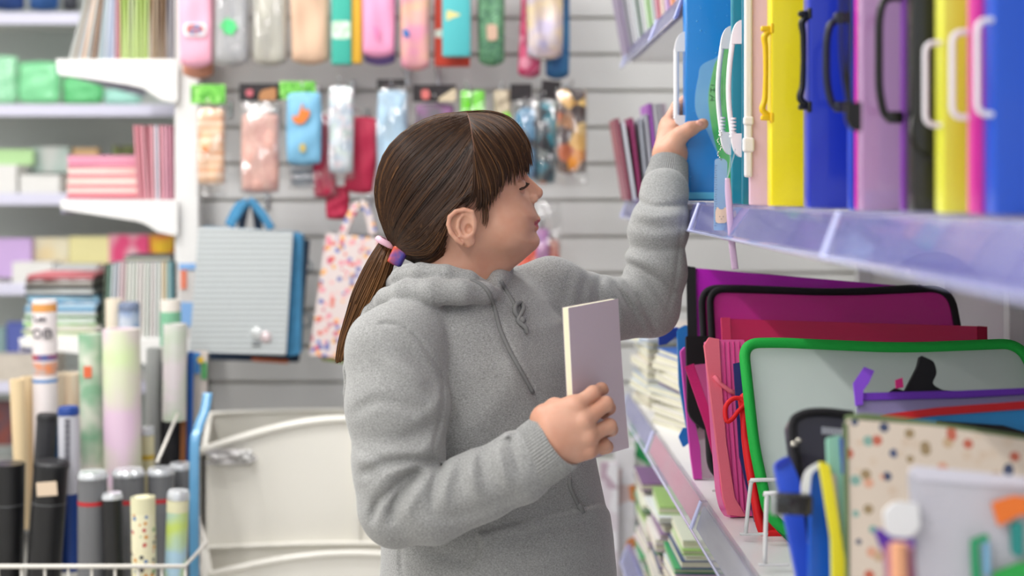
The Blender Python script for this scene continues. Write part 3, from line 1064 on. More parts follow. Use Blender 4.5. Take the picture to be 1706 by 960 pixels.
s3.line([(1046, 385), (1090, 395), (1148, 388)], 0.003, 8)
s3.line([(1056, 330), (1090, 344), (1148, 340)], -0.005, 5)
s3.line([(1052, 352), (1095, 362), (1150, 356)], 0.003, 7)
s3.line([(1052, 370), (1095, 378), (1150, 374)], -0.003, 6)
s3.line([(975, 462), (968, 500), (978, 540)], -0.0045, 9)
s3.line([(1000, 460), (996, 490), (1004, 530)], -0.004, 7)
s3.line([(952, 455), (945, 480), (940, 510)], -0.003, 8)
s3.line([(1137, 350), (1133, 400), (1124, 470), (1112, 520)], -0.0025, 3)
s3.im *= 1.05
s3.noise(0.0013, 24, 5)
arm2 = arm2 - s3.sample(g)

# hood, lying down around the neck and on the back
rollA = [T3(652, 478, 2.12), T3(668, 462, 2.055), T3(700, 456, 2.03), T3(742, 459, 2.02), T3(780, 467, 2.025), T3(812, 481, 2.05)]
rollB = [T3(626, 514, 2.13), T3(646, 500, 2.06), T3(676, 489, 2.02), T3(720, 487, 2.0), T3(768, 487, 2.0), T3(806, 488, 2.02), T3(824, 492, 2.045)]
hood = g.chain(rollA, [0.013, 0.0145, 0.0155, 0.0155, 0.014, 0.0095], 0.004)
hood = smin(hood, g.chain(rollB, [0.016, 0.018, 0.019, 0.019, 0.018, 0.015, 0.012], 0.006), 0.003)
front = [T3(820, 487, 2.05), T3(829, 466, 2.07), T3(838, 452, 2.11), T3(838, 446, 2.17), T3(800, 446, 2.235), T3(740, 452, 2.25), T3(680, 462, 2.22), T3(652, 478, 2.14)]
hood = smin(hood, g.chain(front, [0.010, 0.013, 0.014, 0.015, 0.018, 0.02, 0.02, 0.018], 0.006), 0.004)
bag = g.ell(T3(648, 592, 2.165), (0.060, 0.09, 0.115), rotz(math.radians(35)))
bag = smin(bag, g.chain([T3(640, 502, 2.10), T3(618, 522, 2.085), T3(599, 555, 2.07), T3(587, 584, 2.06), T3(584, 615, 2.058), T3(583, 655, 2.06), T3(586, 700, 2.08)], [0.014, 0.012, 0.011, 0.0105, 0.0105, 0.009, 0.009, 0.007], 0.006), 0.008)
hood = smin(hood, bag, 0.005)
# neck opening
neck = g.cone(P(HX + 2, 470, 2.11) + Vector((0, 0, 0.10)), P(765, 500, 2.11), 0.062, 0.050)
hood = smax(hood, -g.cone(T3(772, 400, 2.12), T3(765, 492, 2.12), 0.060, 0.054), 0.004)
torso = smin(torso, arm2, 0.020)
torso = smin(torso, hood, 0.0035)
hd = smin(torso, arm, 0.005)
hd = smax(hd, -g.cone(T3(772, 400, 2.12), T3(768, 500, 2.12), 0.056, 0.050), 0.003)
BV, BF = surface_nets(hd, g.lo, g.h)
# relax the net a little
def relax(V, Fq, it=2, lam=0.5):
    for _ in range(it):
        acc = np.zeros_like(V); cnt = np.zeros(len(V))
        for k in range(4):
            a, b = Fq[:, k], Fq[:, (k + 1) % 4]
            np.add.at(acc, a, V[b]); np.add.at(cnt, a, 1)
        V = V * (1 - lam) + lam * acc / np.maximum(cnt, 1)[:, None]
    return V
BV = relax(BV, BF, 1, 0.4)
hoodie = npmesh('hooded_sweatshirt', BV, BF, FLEECE, girl)

# ribbed cuffs
def cuff(a, b, r0, r1, flat, up, label):
    a, b = Vector(a), Vector(b)
    t = (b - a).normalized()
    u_ = Vector(up) - t * Vector(up).dot(t); u_.normalize()
    w_ = t.cross(u_)
    seg, rows = 264, 12
    vs, fs = [], []
    prof = [(-0.06, r0 * 0.9)] + [(i / rows, (r0 + (r1 - r0) * i / rows) * (1 + 0.03 * math.sin(math.pi * i / rows))) for i in range(rows + 1)] + [(1.02, r1 * 0.97), (1.0, r1 * 0.90), (0.7, r1 * 0.86)]
    for h_, r_ in prof:
        for k in range(seg):
            q = 2 * math.pi * k / seg
            rib = 0.0008 * (1 if k % 4 < 2 else -1)
            R_ = r_ + rib
            vs.append(a + (b - a) * h_ + u_ * math.cos(q) * R_ + w_ * math.sin(q) * R_ * flat)
    for i in range(len(prof) - 1):
        for k in range(seg):
            l = (k + 1) % seg
            fs.append((i * seg + k, i * seg + l, (i + 1) * seg + l, (i + 1) * seg + k))
    m = MB(); m.add(vs, fs)
    return obj('cuff', m, FLEECE, girl, smooth=True, world=True, auto=60)
cuff(T3(876, 772, 1.887), T3(931, 732, 1.868), 0.0425, 0.0435, 0.82, (0.4, 0, 1), '')
cuff(T3(1105, 328, 2.372), T3(1115, 272, 2.415), 0.0395, 0.0315, 0.9, (1, 0, 0), '')

# drawstrings
CORD = mat('grey_cord', '#7d7d7c', 0.9, bump=0.6, bscale=900)
m = MB()
s_pts = [(783, 466, 1.992), (800, 474, 1.985), (812, 486, 1.985), (820, 500, 1.99), (826, 522, 1.985), (833, 548, 1.972), (848, 582, 1.958), (870, 622, 1.942), (893, 664, 1.928), (915, 705, 1.92)]
def on_front(px, py, Y0=1.80, Y1=2.4):
    """depth of the sweatshirt's front along the ray through the pixel"""
    d = Vector(((px - CX) / F, 1, -(py - CY) / F))
    bp = _bvh.ray_cast(Vector((0, 0, CZ)) , d.normalized())
    return bp[0]
from mathutils.bvhtree import BVHTree
_bvh = BVHTree.FromPolygons([tuple(x) for x in BV], [tuple(int(i) for i in q) for q in BF])
def lay(pts, off):
    out = []
    for x, y in pts:
        h = on_front(x, y)
        if h is not None:
            out.append(h - Vector((0, off, 0)))
    return out
c1 = lay([tuple(v[:2]) for v in smooth_path([(x, y, 0) for x, y in [(783, 467), (800, 473), (812, 484), (820, 500), (826, 522), (833, 548), (848, 582), (870, 622), (888, 655)]], 4)], 0.0015)
m.tube(c1, 0.0030, 8)
c1b = lay([tuple(v[:2]) for v in smooth_path([(x, y, 0) for x, y in [(949, 796), (950, 812), (957, 828), (963, 840)]], 4)], 0.0018)
obj('drawstring', m, CORD, girl, smooth=True, world=True)
m = MB(); m.tube(c1b, 0.0030, 8)
if len(c1b) > 1:
    e = c1b[-1]
    m.tube([e, e + Vector((0.004, 0, -0.007)), e + Vector((0.007, 0, -0.013))], [0.0034, 0.0046, 0.0036], 8)
obj('drawstring_end', m, CORD, girl, smooth=True, world=True)
m = MB()
c2 = lay([tuple(v[:2]) for v in smooth_path([(x, y, 0) for x, y in [(834, 467), (842, 482), (853, 500), (861, 516), (866, 528)]], 4)], 0.0015)
m.tube(c2, 0.0030, 8)
kn = [(866, 530), (858, 520), (859, 508), (868, 504), (872, 513), (867, 524), (863, 534), (870, 541), (876, 546), (878, 554)]
k3 = [Vector(p) + Vector((0, -0.002 - 0.002 * (i % 3), 0)) for i, p in enumerate(lay(kn, 0.002))]
m.tube(smooth_path(k3, 5), 0.0033, 8)
h = on_front(869, 533)
if h: m.lathe([(0.001, -0.006), (0.006, -0.003), (0.0065, 0.002), (0.001, 0.006)], h - Vector((0, 0.005, 0)), seg=10)
obj('drawstring', m, CORD, girl, smooth=True, world=True)

# ------------------------------------------------------------------ hands
def fine(lo, hi, h=0.0011): return Grid(lo, hi, h)
# near hand, curled over the notebook
q = lambda x, y, Y: T3(x, y, Y)
g = fine((0.045, 1.82, 0.88), (0.185, 1.98, 1.07))
wr = [q(884, 765, 1.885), q(905, 749, 1.876), q(926, 734, 1.868)]
f = g.chain(wr, [0.029, 0.028, 0.0275], 0.01)
mcp = [q(960, 677, 1.862), q(972, 702, 1.854), q(980, 727, 1.856), q(980, 750, 1.864)]
mr = [0.0122, 0.0125, 0.0118, 0.0108]
car = [q(918, 704, 1.866), q(925, 718, 1.860), q(931, 738, 1.860), q(938, 756, 1.866)]
for a, b, r in zip(car, mcp, mr):
    f = smin(f, g.cone(a, b, 0.0185, r + 0.001), 0.014)
f = smin(f, g.ell(q(950, 722, 1.868), (0.030, 0.016, 0.032), roty(math.radians(20))), 0.012)
fing = [
    [mcp[0], q(988, 655, 1.872), q(1002, 648, 1.892), q(1006, 650, 1.910)],
    [mcp[1], q(1009, 673, 1.872), q(1014, 680, 1.893), q(1006, 690, 1.916)],
    [mcp[2], q(1015, 710, 1.876), q(1018, 716, 1.897), q(1008, 722, 1.918)],
    [mcp[3], q(1005, 741, 1.884), q(1011, 745, 1.900), q(1004, 750, 1.918)]]
fr = [(0.0118, 0.0092, 0.0078, 0.0068), (0.0118, 0.0097, 0.0086, 0.0072), (0.0112, 0.0094, 0.0084, 0.007), (0.0102, 0.0088, 0.0078, 0.0066)]
F_all = None
for pts, r in zip(fing, fr):
    c = g.chain(pts, r, 0.005)
    F_all = c if F_all is None else smin(F_all, c, 0.0012)
f = smin(f, F_all, 0.0055)
for a in mcp:                                                # knuckles
    f = smin(f, g.ell(Vector(a) + Vector((0.0, -0.008, 0.001)), (0.0065, 0.005, 0.006)), 0.006)
# thumb behind the notebook
f = smin(f, g.chain([q(905, 700, 1.880), q(925, 682, 1.893), q(950, 682, 1.910), q(968, 690, 1.924)], [0.018, 0.0145, 0.011, 0.0085], 0.006), 0.008)
f = smin(f, g.cone(q(908, 690, 1.872), q(950, 676, 1.866), 0.013, 0.0115), 0.010)
V1, F1_ = surface_nets(f, g.lo, g.h)
V1 = relax(V1, F1_, 1, 0.4)

# far hand, thumb in front of the blue case and fingers behind it
g = fine((0.22, 2.33, 1.26), (0.41, 2.55, 1.50), 0.0013)
f = g.chain([q(1109, 318, 2.410), q(1112, 285, 2.420), q(1116, 262, 2.430)], [0.030, 0.0275, 0.0265], 0.01)
f = smin(f, g.cone(q(1106, 254, 2.428), q(1112, 212, 2.450), 0.0185, 0.015), 0.012)
f = smin(f, g.cone(q(1126, 254, 2.423), q(1122, 216, 2.435), 0.0185, 0.014), 0.014)
f = smin(f, g.chain([q(1118, 250, 2.415), q(1134, 225, 2.403), q(1150, 215, 2.395), q(1168, 208, 2.393)], [0.0185, 0.0138, 0.0118, 0.0088], 0.006), 0.010)
f = smin(f, g.ell(q(1172, 206, 2.393), (0.0085, 0.0075, 0.0085)), 0.004)
base_ = [(1112, 205, 2.462), (1114, 208, 2.480), (1115, 214, 2.497), (1116, 222, 2.510)]
for i, (x, y, Y) in enumerate(base_):
    f = smin(f, g.cone(q(1116, 245, 2.435 + 0.008 * i), q(x, y, Y), 0.014, 0.0118), 0.010)
    L = (1.0, 1.06, 1.0, 0.85)[i]
    c = g.chain([q(x, y, Y), q(x + 16 * L, y - 28 * L, Y + 0.004), q(x + 34 * L, y - 42 * L, Y - 0.004), q(x + 50 * L, y - 44 * L, Y - 0.010)], (0.0112, 0.0095, 0.0084, 0.007), 0.005)
    f = smin(f, c, 0.004)
V2, F2_ = surface_nets(f, g.lo, g.h)
V2 = relax(V2, F2_, 1, 0.4)

# the rest of the body inside the clothes, and one mesh of it all
g = Grid((-0.22, 1.88, 0.0), (0.36, 2.56, CZ - 0.05), 0.009)
hips = P(826, 1000, 2.12)
f = g.chain([T3(768, 480, 2.11), T3(800, 560, 2.12), T3(818, 760, 2.13), T3(826, 980, 2.13)], [0.05, 0.062, 0.08, 0.09], 0.04)
f = smin(f, g.chain([T3(780, 520, 2.1), S1, E1, W1], [0.04, 0.038, 0.030, 0.024], 0.005), 0.01)
f = smin(f, g.chain([T3(800, 520, 2.14), S2, E2, W2], [0.04, 0.038, 0.030, 0.024], 0.005), 0.01)
for s_ in (-1, 1):
    hp = Vector((hips.x + s_ * 0.055, 2.13 + s_ * 0.055, hips.z - 0.02))
    f = smin(f, g.chain([hp, hp + Vector((0.01, -0.005, -0.30)), Vector((hp.x, hp.y, 0.09)), Vector((hp.x + 0.01, hp.y - 0.005, 0.05))], [0.082, 0.058, 0.040, 0.038], 0.02), 0.03)
V3, F3_ = surface_nets(f, g.lo, g.h)
V, Fq, off = [], [], 0
for a, b in ((HVw, HF), (V1, F1_), (V2, F2_), (V3, F3_)):
    V.append(a); Fq.append(b + off); off += len(a)
body = npmesh('body', np.concatenate(V), np.concatenate(Fq), [SKIN, LIP], girl)
mi = np.zeros(len(body.data.polygons), dtype=np.int32)
hl_ = head_local[HF].mean(1)
r1 = ((hl_[:, 0] - hu(893)) / 0.0105) ** 2 + (hl_[:, 1] / 0.0235) ** 2 + ((hl_[:, 2] - hw(371.5)) / (0.0105 * (1 - 0.45 * np.clip(np.abs(hl_[:, 1]) / 0.02, 0, 1)))) ** 2 < 1
mi[:len(HF)][r1 & (hl_[:, 0] > hu(881))] = 1
body.data.polygons.foreach_set('material_index', mi)

hair = npmesh('hair', CVw, CF, HAIRM, girl)
strands = strands_mesh('hair_strands', hair_paths, hair_rad, hair_tone, HAIRS, hair)
pony = strands_mesh('ponytail', pw, pony_rad, pony_tone, HAIRS, girl)
m = MB(); m.tube([Vector(p) for p in part_path], [0.0005] + [0.0008] * (len(part_path) - 2) + [0.0004], 6); obj('parting', m, mat('scalp', '#6e4c3c', 0.7), hair, smooth=True, world=True)
m = MB(); m.lathe([(0.0002, 0.0022), (0.0035, 0.0018), (0.0058, 0.0), (0.0056, -0.001)], q(1166, 205.5, 2.3845), R=roty(0.35) @ rotx(math.pi / 2) @ Matrix.Diagonal((1.15, 0.8, 1)), seg=16)
obj('thumbnail', m, mat('nail', '#dca08e', 0.25, coat=0.3), girl, smooth=True, world=True)
obj('eyelashes', lash, mat('lash_brown', '#2a1a14', 0.6), girl, world=True)
BAND = mat('pale_pink_band', '#e3b3c4', 0.55)
m = MB()
bc = P(643, 404, 2.10)
ring = [bc + Vector((0.011 * math.cos(t) * 0.9, -0.024 * math.sin(t), 0.0)) + Vector((0.0, 0, -0.5 * 0.011 * math.cos(t))) for t in [2 * math.pi * k / 24 for k in range(24)]]
m.tube(ring, 0.0045, 8, closed=True)
m.tube([P(629, 397, 2.082), P(636, 402, 2.075), P(648, 408, 2.075), P(656, 412, 2.08)], [0.0045, 0.005, 0.005, 0.004], 8)
obj('hair_band', m, BAND, girl, smooth=True, world=True)
m = MB()
m.pillow(P(664, 424, 2.072), (0.023, 0.016, 0.034), roty(math.radians(25)), nu=10, nv=10)
obj('hair_bead', m, mat('iridescent_bead', '#d2542f', 0.15, col2='#4a3f9a', vscale=35, coat=0.6), girl, smooth=True, world=True)

# trousers and shoes, below the frame
g = Grid((-0.20, 1.90, 0.06), (0.25, 2.36, CZ - 0.56), 0.009)
f = None
shoes = []
for s_ in (-1, 1):
    hp = Vector((hips.x + s_ * 0.055, 2.13 + s_ * 0.055, hips.z + 0.02))
    c = g.chain([hp, hp + Vector((0.01, -0.005, -0.32)), Vector((hp.x, hp.y, 0.10))], [0.105, 0.075, 0.058], 0.02)
    f = c if f is None else smin(f, c, 0.02)
    shoes.append(hp)
f = smax(f, 0.075 - g.Z, 0.01)
V4, F4_ = surface_nets(f, g.lo, g.h)
npmesh('trousers', V4, F4_, mat('denim', '#3c4a63', 0.85, var=0.2, vscale=60), girl)
for hp in shoes:
    g = Grid((hp.x - 0.12, hp.y - 0.2, 0.0), (hp.x + 0.2, hp.y + 0.12, 0.13), 0.006)
    f = smin(g.ell((hp.x + 0.045, hp.y - 0.045, 0.038), (0.115, 0.045, 0.042), rotz(math.radians(-45))), g.ell((hp.x, hp.y, 0.06), (0.05, 0.045, 0.055)), 0.02)
    f = smax(f, 0.002 - g.Z, 0.004)
    V5, F5_ = surface_nets(f, g.lo, g.h)
    npmesh('shoe', V5, F5_, mat('white_trainer', '#d8d8d6', 0.5), girl)

# ------------------------------------------------------------------ the notebook in her hand
A, Bp = P(947, 513, 1.872), P(1030, 507, 1.965)
D_ = P(957, 770, 1.872); D_.x = A.x + 0.006
wd = (Bp - A); wd.z = 0
Wn = wd.length; ux = wd.normalized()
nz = Vector((-ux.y, ux.x, 0))            # away from the camera side
book = thing('notebook', 'pale lilac softcover notebook with cream page edges held in her right hand', 'notebook', A + Vector((0, 0, -0.21)))
Hn = 0.208
def sheet(off, th, curl, w0=0.0, w1=1.0, z0=0.0, z1=1.0):
    vs, fs = [], []
    nu, nv = 10, 12
    for sd in (0, 1):
        for i in range(nu + 1):
            for j in range(nv + 1):
                a, b_ = w0 + (w1 - w0) * i / nu, z0 + (z1 - z0) * j / nv
                k = curl * (b_ ** 2) * a
                lean = 0.018 * b_
                vs.append(A + ux * (a * Wn + lean) + nz * (off + sd * th) + Vector((0, 0, -b_ * Hn + 0.005 * a)) - nz * k)
    n_ = (nu + 1) * (nv + 1)
    for sd in (0, 1):
        for i in range(nu):
            for j in range(nv):
                qd = (sd * n_ + i * (nv + 1) + j, sd * n_ + (i + 1) * (nv + 1) + j, sd * n_ + (i + 1) * (nv + 1) + j + 1, sd * n_ + i * (nv + 1) + j + 1)
                fs.append(qd if sd else qd[::-1])
    rim = [i * (nv + 1) for i in range(nu + 1)] + [nu * (nv + 1) + j for j in range(1, nv + 1)] + [i * (nv + 1) + nv for i in range(nu - 1, -1, -1)] + [j for j in range(nv - 1, 0, -1)]
    for a, b_ in zip(rim, rim[1:] + rim[:1]):
        fs.append((b_, a, n_ + a, n_ + b_))
    return vs, fs
COVER = mat('lilac_card', '#cebcc6', 0.5)
m = MB(); m.add(*sheet(0.0, 0.0006, 0.006)); obj('front_cover', m, COVER, book, smooth=False, world=True)
m = MB(); m.add(*sheet(0.0008, 0.0085, 0.0, 0.0, 0.985, 0.003, 0.985)); obj('pages', m, mat('cream_pages', '#e9e6c8', 0.8), book, world=True)
m = MB(); m.add(*sheet(0.0095, 0.0006, 0.0)); obj('back_cover', m, COVER, book, world=True)
# ------------------------------------------------------------------ gondola on the right
XS = 0.335                 # front edge of the shelves
YF, YN = 3.47, 0.45        # its far and near ends
XB = 0.93                  # back board
Z_T, Z_M, Z_L, Z_B = CZ + 0.340, CZ - 0.024, CZ - 0.500, CZ - 0.870   # shelf tops
SHELFW = mat('shelf_white', '#e9e9ea', 0.3)
gon = thing('shop_shelving', 'white metal shop shelving on the right with clear lilac price rails, holding the folders', 'shelving', (0.6, 2.0, 0))
m = MB()
for z0_, z1_ in ((0.1, 2.3),):
    m.box((XB + 0.015, (YF + YN) / 2, 1.2), (0.03, YF - YN, 2.2))
    for y in np.arange(YN, YF + 0.1, 0.604):
        m.box((XB - 0.004, min(y, YF), 1.2), (0.02, 0.012, 2.2))
obj('back_board', m, mat('grey_board', '#c9c6c8', 0.5), gon, world=True)
m = MB()
for y in np.arange(YN, YF + 0.1, 1.006):
    m.box((XB - 0.01, y, 1.15), (0.05, 0.03, 2.3), bevel=0.003)
obj('upright', m, SHELFW, gon, world=True)
obj('plinth', MB().box(((XS + XB) / 2 + 0.02, (YF + YN) / 2, 0.07), (XB - XS - 0.04, YF - YN, 0.14)), SHELFW, gon, world=True)
for zt, ya_, yb_ in ((Z_T, 2.46, YF), (CZ + 0.52, YN, 2.45), (Z_M, YN, YF), (Z_L, YN, YF), (Z_B, YN, YF)):
    m = MB()
    xs = XS + 0.012
    m.box(((xs + XB) / 2, (ya_ + yb_) / 2, zt - 0.014), (XB - xs, yb_ - ya_, 0.028), bevel=0.003)
    obj('shelf', m, SHELFW, gon, world=True)
# clear tinted rails, one length after the other
RAIL = bpy.data.materials.new('clear_lilac_plastic')
RAIL.use_nodes = True
_n = RAIL.node_tree; _b = _n.nodes['Principled BSDF']
_b.inputs['Base Color'].default_value = lin('#8486c8'); _b.inputs['Roughness'].default_value = 0.12
_b.inputs['Alpha'].default_value = 0.55; _b.inputs['Coat Weight'].default_value = 0.8
_w = _n.nodes.new('ShaderNodeTexNoise'); _w.inputs['Scale'].default_value = 9
_t = _n.nodes.new('ShaderNodeTexCoord'); _m2 = _n.nodes.new('ShaderNodeMapping'); _m2.inputs['Scale'].default_value = (1, 0.35, 3)
_n.links.new(_t.outputs['Object'], _m2.inputs['Vector']); _n.links.new(_m2.outputs['Vector'], _w.inputs['Vector'])
_p = _n.nodes.new('ShaderNodeBump'); _p.inputs['Strength'].default_value = 0.35; _p.inputs['Distance'].default_value = 0.01
_n.links.new(_w.outputs['Fac'], _p.inputs['Height']); _n.links.new(_p.outputs['Normal'], _b.inputs['Normal'])
CARD = mat('lilac_insert', '#5f62aa', 0.45, col2='#9392c8', vscale=7, stretch=(1, 0.6, 3))
CARDP = mat('pink_insert', '#ee8fa4', 0.5, col2='#e79cab', vscale=7)
EDGE = mat('rail_edge', '#c9cdf2', 0.15, coat=0.8)
RAILC = RAIL.copy(); RAILC.name = 'clear_grey_plastic'
RAILC.node_tree.nodes['Principled BSDF'].inputs['Base Color'].default_value = lin('#b6b8cc')
RAILC.node_tree.nodes['Principled BSDF'].inputs['Alpha'].default_value = 0.28
CARDG = mat('grey_insert', '#8c8ea2', 0.4, col2='#b9bac8', vscale=6, stretch=(1, 0.5, 4))
def rail(zt, segs, insert, RAIL=RAIL):
    for i, (ya, yb) in enumerate(segs):
        # profile in X-Z: top flange on the shelf edge, slanting face, curled foot
        pr = [(0.014, -0.002), (0.010, 0.002), (0.004, 0.002), (0.000, -0.002), (-0.012, -0.040), (-0.015, -0.043), (-0.013, -0.046), (-0.008, -0.042), (0.003, -0.003)]
        pts = [(XS + a, ya, zt + b_) for a, b_ in pr]
        m = MB(); m.prism(pts, (0, yb - ya, 0))
        r_ = obj('price_rail', m, RAIL, gon, world=True)
        m = MB()
        off = 0.0018
        m.add([(XS + 0.0045, ya + 0.01, zt - 0.004), (XS + 0.0045, yb - 0.01, zt - 0.004), (XS - 0.0075, yb - 0.01, zt - 0.041), (XS - 0.0075, ya + 0.01, zt - 0.041),
               (XS + 0.0055, ya + 0.01, zt - 0.004), (XS + 0.0055, yb - 0.01, zt - 0.004), (XS - 0.0065, yb - 0.01, zt - 0.041), (XS - 0.0065, ya + 0.01, zt - 0.041)],
              [(0, 1, 2, 3), (7, 6, 5, 4), (0, 4, 5, 1), (3, 2, 6, 7), (1, 5, 6, 2), (0, 3, 7, 4)])
        obj('price_insert', m, insert if not callable(insert) else insert(i), gon, world=True)
        m = MB()
        for y in (ya + 0.002, yb - 0.002):
            m.tube([(XS + 0.002, y, zt), (XS - 0.0145, y, zt - 0.044)], 0.0022, 6)
        m.tube([(XS - 0.0145, ya, zt - 0.0445), (XS - 0.0145, yb, zt - 0.0445)], 0.0022, 6)
        obj('rail_edge', m, EDGE, gon, world=True)
sg = [(YN, 1.365), (1.37, 2.28), (2.285, 2.85), (2.855, YF)]
rail(Z_T + 0.003, [(2.46, 2.85), (2.855, YF)], CARD)
rail(CZ + 0.523, [(YN, 1.4), (1.405, 2.45)], CARD)
rail(Z_M + 0.004, sg, CARD)
rail(Z_L + 0.006, [(YN, 1.5), (1.505, 2.26), (2.265, 2.92), (2.925, YF)], lambda i: CARDP if i == 2 else CARD if i == 3 else CARDG, RAILC)
rail(Z_B + 0.006, sg, CARD)

# ---- upright document cases on the middle shelf
def plast(name, c, alpha=1.0, rough=0.28, **k):
    return mat(name, c, rough, alpha=alpha, coat=0.3, **k)
ZB0 = CZ - 0.0215
def case(name, label, px, wpx_depth, m_body, h=0.40, wid=0.245, handle=None, hcol=None, hy=(55, 215), group='document cases standing on the middle shelf', cat='document case', tilt=0.0, xramp=None, thick=None, bot=0.0):
    ramp = 0.345 + 0.095 * (px - 1142) / (1655 - 1142)
    X = ramp if xramp is None else xramp
    Y = X * F / (px - CX)
    th = thick or wpx_depth
    t = thing(name, label, cat, (X + wid / 2, Y + th / 2, ZB0 + bot), group=group)
    m = MB(); m.box((0, 0, h / 2), (wid, th, h), bevel=0.004)
    obj('case_body', m, m_body, t, smooth=True, auto=40)
    if handle:
        zt_, zb_ = (-(hy[0] - CY) / F * Y + CZ - ZB0 - bot, -(hy[1] - CY) / F * Y + CZ - ZB0 - bot)
        xl = -wid / 2
        hm = MB()
        yh = -th / 2 + 0.006
        sc = Y / F
        if handle == 'rod':        # white rod between quarter-round ends
            for s_, zz_ in ((1, zt_), (-1, zb_)):
                arc = [(xl + 0.002, yh, zz_ - s_ * 0.034), (xl + 0.002, yh, zz_ + 0.0)] + [(xl - 17 * sc * math.sin(a), yh, zz_ - s_ * 0.034 * (1 - math.cos(a)) ** 1.0) for a in [math.pi / 2 * k / 8 for k in range(1, 9)]]
                hm.prism([Vector(p) for p in arc], (0, 0.011, 0))
            n_ = 10
            pts = [(xl - 14 * sc - 0.004 * math.sin(math.pi * i / n_) * (0 if px < 1150 else 1.5), yh + 0.005, zt_ - 0.03 + (zb_ - zt_ + 0.06) * i / n_) for i in range(n_ + 1)]
            hm.tube(pts, 0.0045 if px < 1150 else 0.0038, 8)
            for i in range(6):
                hm.lathe([(0.0052, -0.0015), (0.0052, 0.0015)], (xl - 14 * sc, yh + 0.005, zb_ + 0.03 + 0.005 * i), seg=10)
        elif handle == 'arch':     # rounded wire arch
            w_ = 26 * sc
            pts = [(xl + 0.01, yh, zt_), (xl - w_, yh, zt_), (xl - w_, yh, zb_), (xl + 0.01, yh, zb_)]
            hm.tube(round3(pts, 0.010, 6), 0.0027, 8)
        elif handle == 'clip':     # moulded strap with flared end clips
            w_ = 13 * sc
            pts = [(xl + 0.003, yh, zt_), (xl - w_ * 0.75, yh, zt_ - 0.010), (xl - w_ * 0.62, yh, zt_ - 0.026), (xl - w_ * 0.6, yh, (zt_ + zb_) / 2), (xl - w_ * 0.7, yh, zb_ + 0.026), (xl - w_, yh, zb_ + 0.01), (xl + 0.003, yh, zb_)]
            rs = [0.0035, 0.0045, 0.0038, 0.0034, 0.0038, 0.0045, 0.0035]
            sp_ = smooth_path(pts, 4)
            rr_ = [np.interp(i / (len(sp_) - 1) * 6, range(7), rs) for i in range(len(sp_))]
            hm.tube(sp_, list(rr_), 8)
            for zz_ in (zt_, zb_):
                hm.box((xl - w_ * 0.5, yh, zz_), (w_ * 1.5, 0.008, 0.007), bevel=0.002)
                hm.box((xl + 0.002, yh, zz_), (0.006, 0.012, 0.014), bevel=0.002)
        elif handle == 'strap':    # wide flat black grip
            w_ = 36 * sc
            pts = [(xl + 0.012, yh, zt_), (xl - w_ * 0.8, yh, zt_ - 0.002), (xl - w_, yh, zt_ - 0.024), (xl - w_, yh, zb_ + 0.03), (xl - w_ * 0.7, yh, zb_), (xl + 0.012, yh, zb_ + 0.002)]
            hm.tube(round3(pts, 0.014, 5), 0.0042, 8)
            hm.box((xl - w_ * 0.25, yh, zt_ + 0.001), (w_ * 0.8, 0.012, 0.012), bevel=0.003)
            hm.box((xl - w_ * 0.25, yh, zb_ + 0.003), (w_ * 0.8, 0.012, 0.012), bevel=0.003)
        obj('handle', hm, hcol, t, smooth=True, auto=50)
    return t
HWHITE = mat('white_handle', '#f0eef2', 0.3)
HBLACK = mat('black_handle', '#141416', 0.35)
# bright blue case with droplets and a green moulded pouch shape
BLUE = mat('bright_blue_plastic', '#0f86d8', 0.3, coat=0.3, var=0.05, vscale=3)
c1_ = case('document_case', 'bright blue case with water drops and a green panel, gripped by her raised hand', 1142, 0.036, BLUE, handle='rod', hcol=HWHITE, hy=(52, 225), xramp=0.334, bot=0.004, h=0.355)
Y1 = 0.334 * F / (1142 - CX)
def on_case(px, py, off=0.0006):      # a point on the front face of the blue case, case-local
    p = P(px, py, Y1 - off)
    return _mw[c1_].inverted() @ p
def patch(name, outline, m_, th=0.0008, off=0.0):
    pts = [on_case(x, y, off) for x, y in [tuple(v[:2]) for v in smooth_path([(x, y, 0) for x, y in outline], 5, closed=True)]]
    b_ = MB(); b_.prism(pts, (0, -th, 0)); return obj(name, b_, m_, c1_)
patch('white_print', [(1168, 110), (1190, 98), (1222, 92), (1222, 300), (1208, 280), (1190, 245), (1176, 215), (1160, 190), (1158, 160), (1163, 130)], mat('pale_blue_print', '#8cc4ee', 0.35, coat=0.3, col2='#7fb9ea', vscale=12))
patch('green_print', [(1196, 98), (1224, 88), (1224, 318), (1210, 295), (1196, 255), (1186, 215), (1180, 165), (1186, 125)], mat('green_print', '#17b95c', 0.35, coat=0.3, col2='#8fd58c', vscale=9, stretch=(1, 1, 1)), th=0.0016)
m = MB()
for (x0_, y0_, x1_, y1_) in [(1184, 150, 1190, 150), (1184, 146, 1184, 154), (1190, 146, 1190, 154), (1182, 158, 1190, 163), (1183, 167, 1190, 167), (1186, 163, 1186, 167), (1184, 142, 1190, 142)]:
    m.tube([on_case(x0_, y0_, 0.0022), on_case(x1_, y1_, 0.0022)], 0.0005, 4)
for i in range(16):
    m.tube([on_case(1203, 128 + i * 3, 0.0022), on_case(1203, 129.6 + i * 3, 0.0022)], 0.0004, 4)
obj('small_print', m, mat('print_dark_green', '#1f5b3a', 0.5), c1_)
m = MB()
rd = random.Random(4)
for i in range(70):
    x, y = rd.uniform(1145, 1215), rd.uniform(2, 322)
    if 1160 < x and 95 < y < 300: continue
    r_ = rd.choice([0.0006, 0.0009, 0.0013, 0.0019])
    p = on_case(x, y, 0.0)
    m.lathe([(r_, 0), (r_ * 0.85, r_ * 0.35), (r_ * 0.4, r_ * 0.55), (r_ * 0.05, r_ * 0.6)], p, R=rotx(math.pi / 2), seg=10)
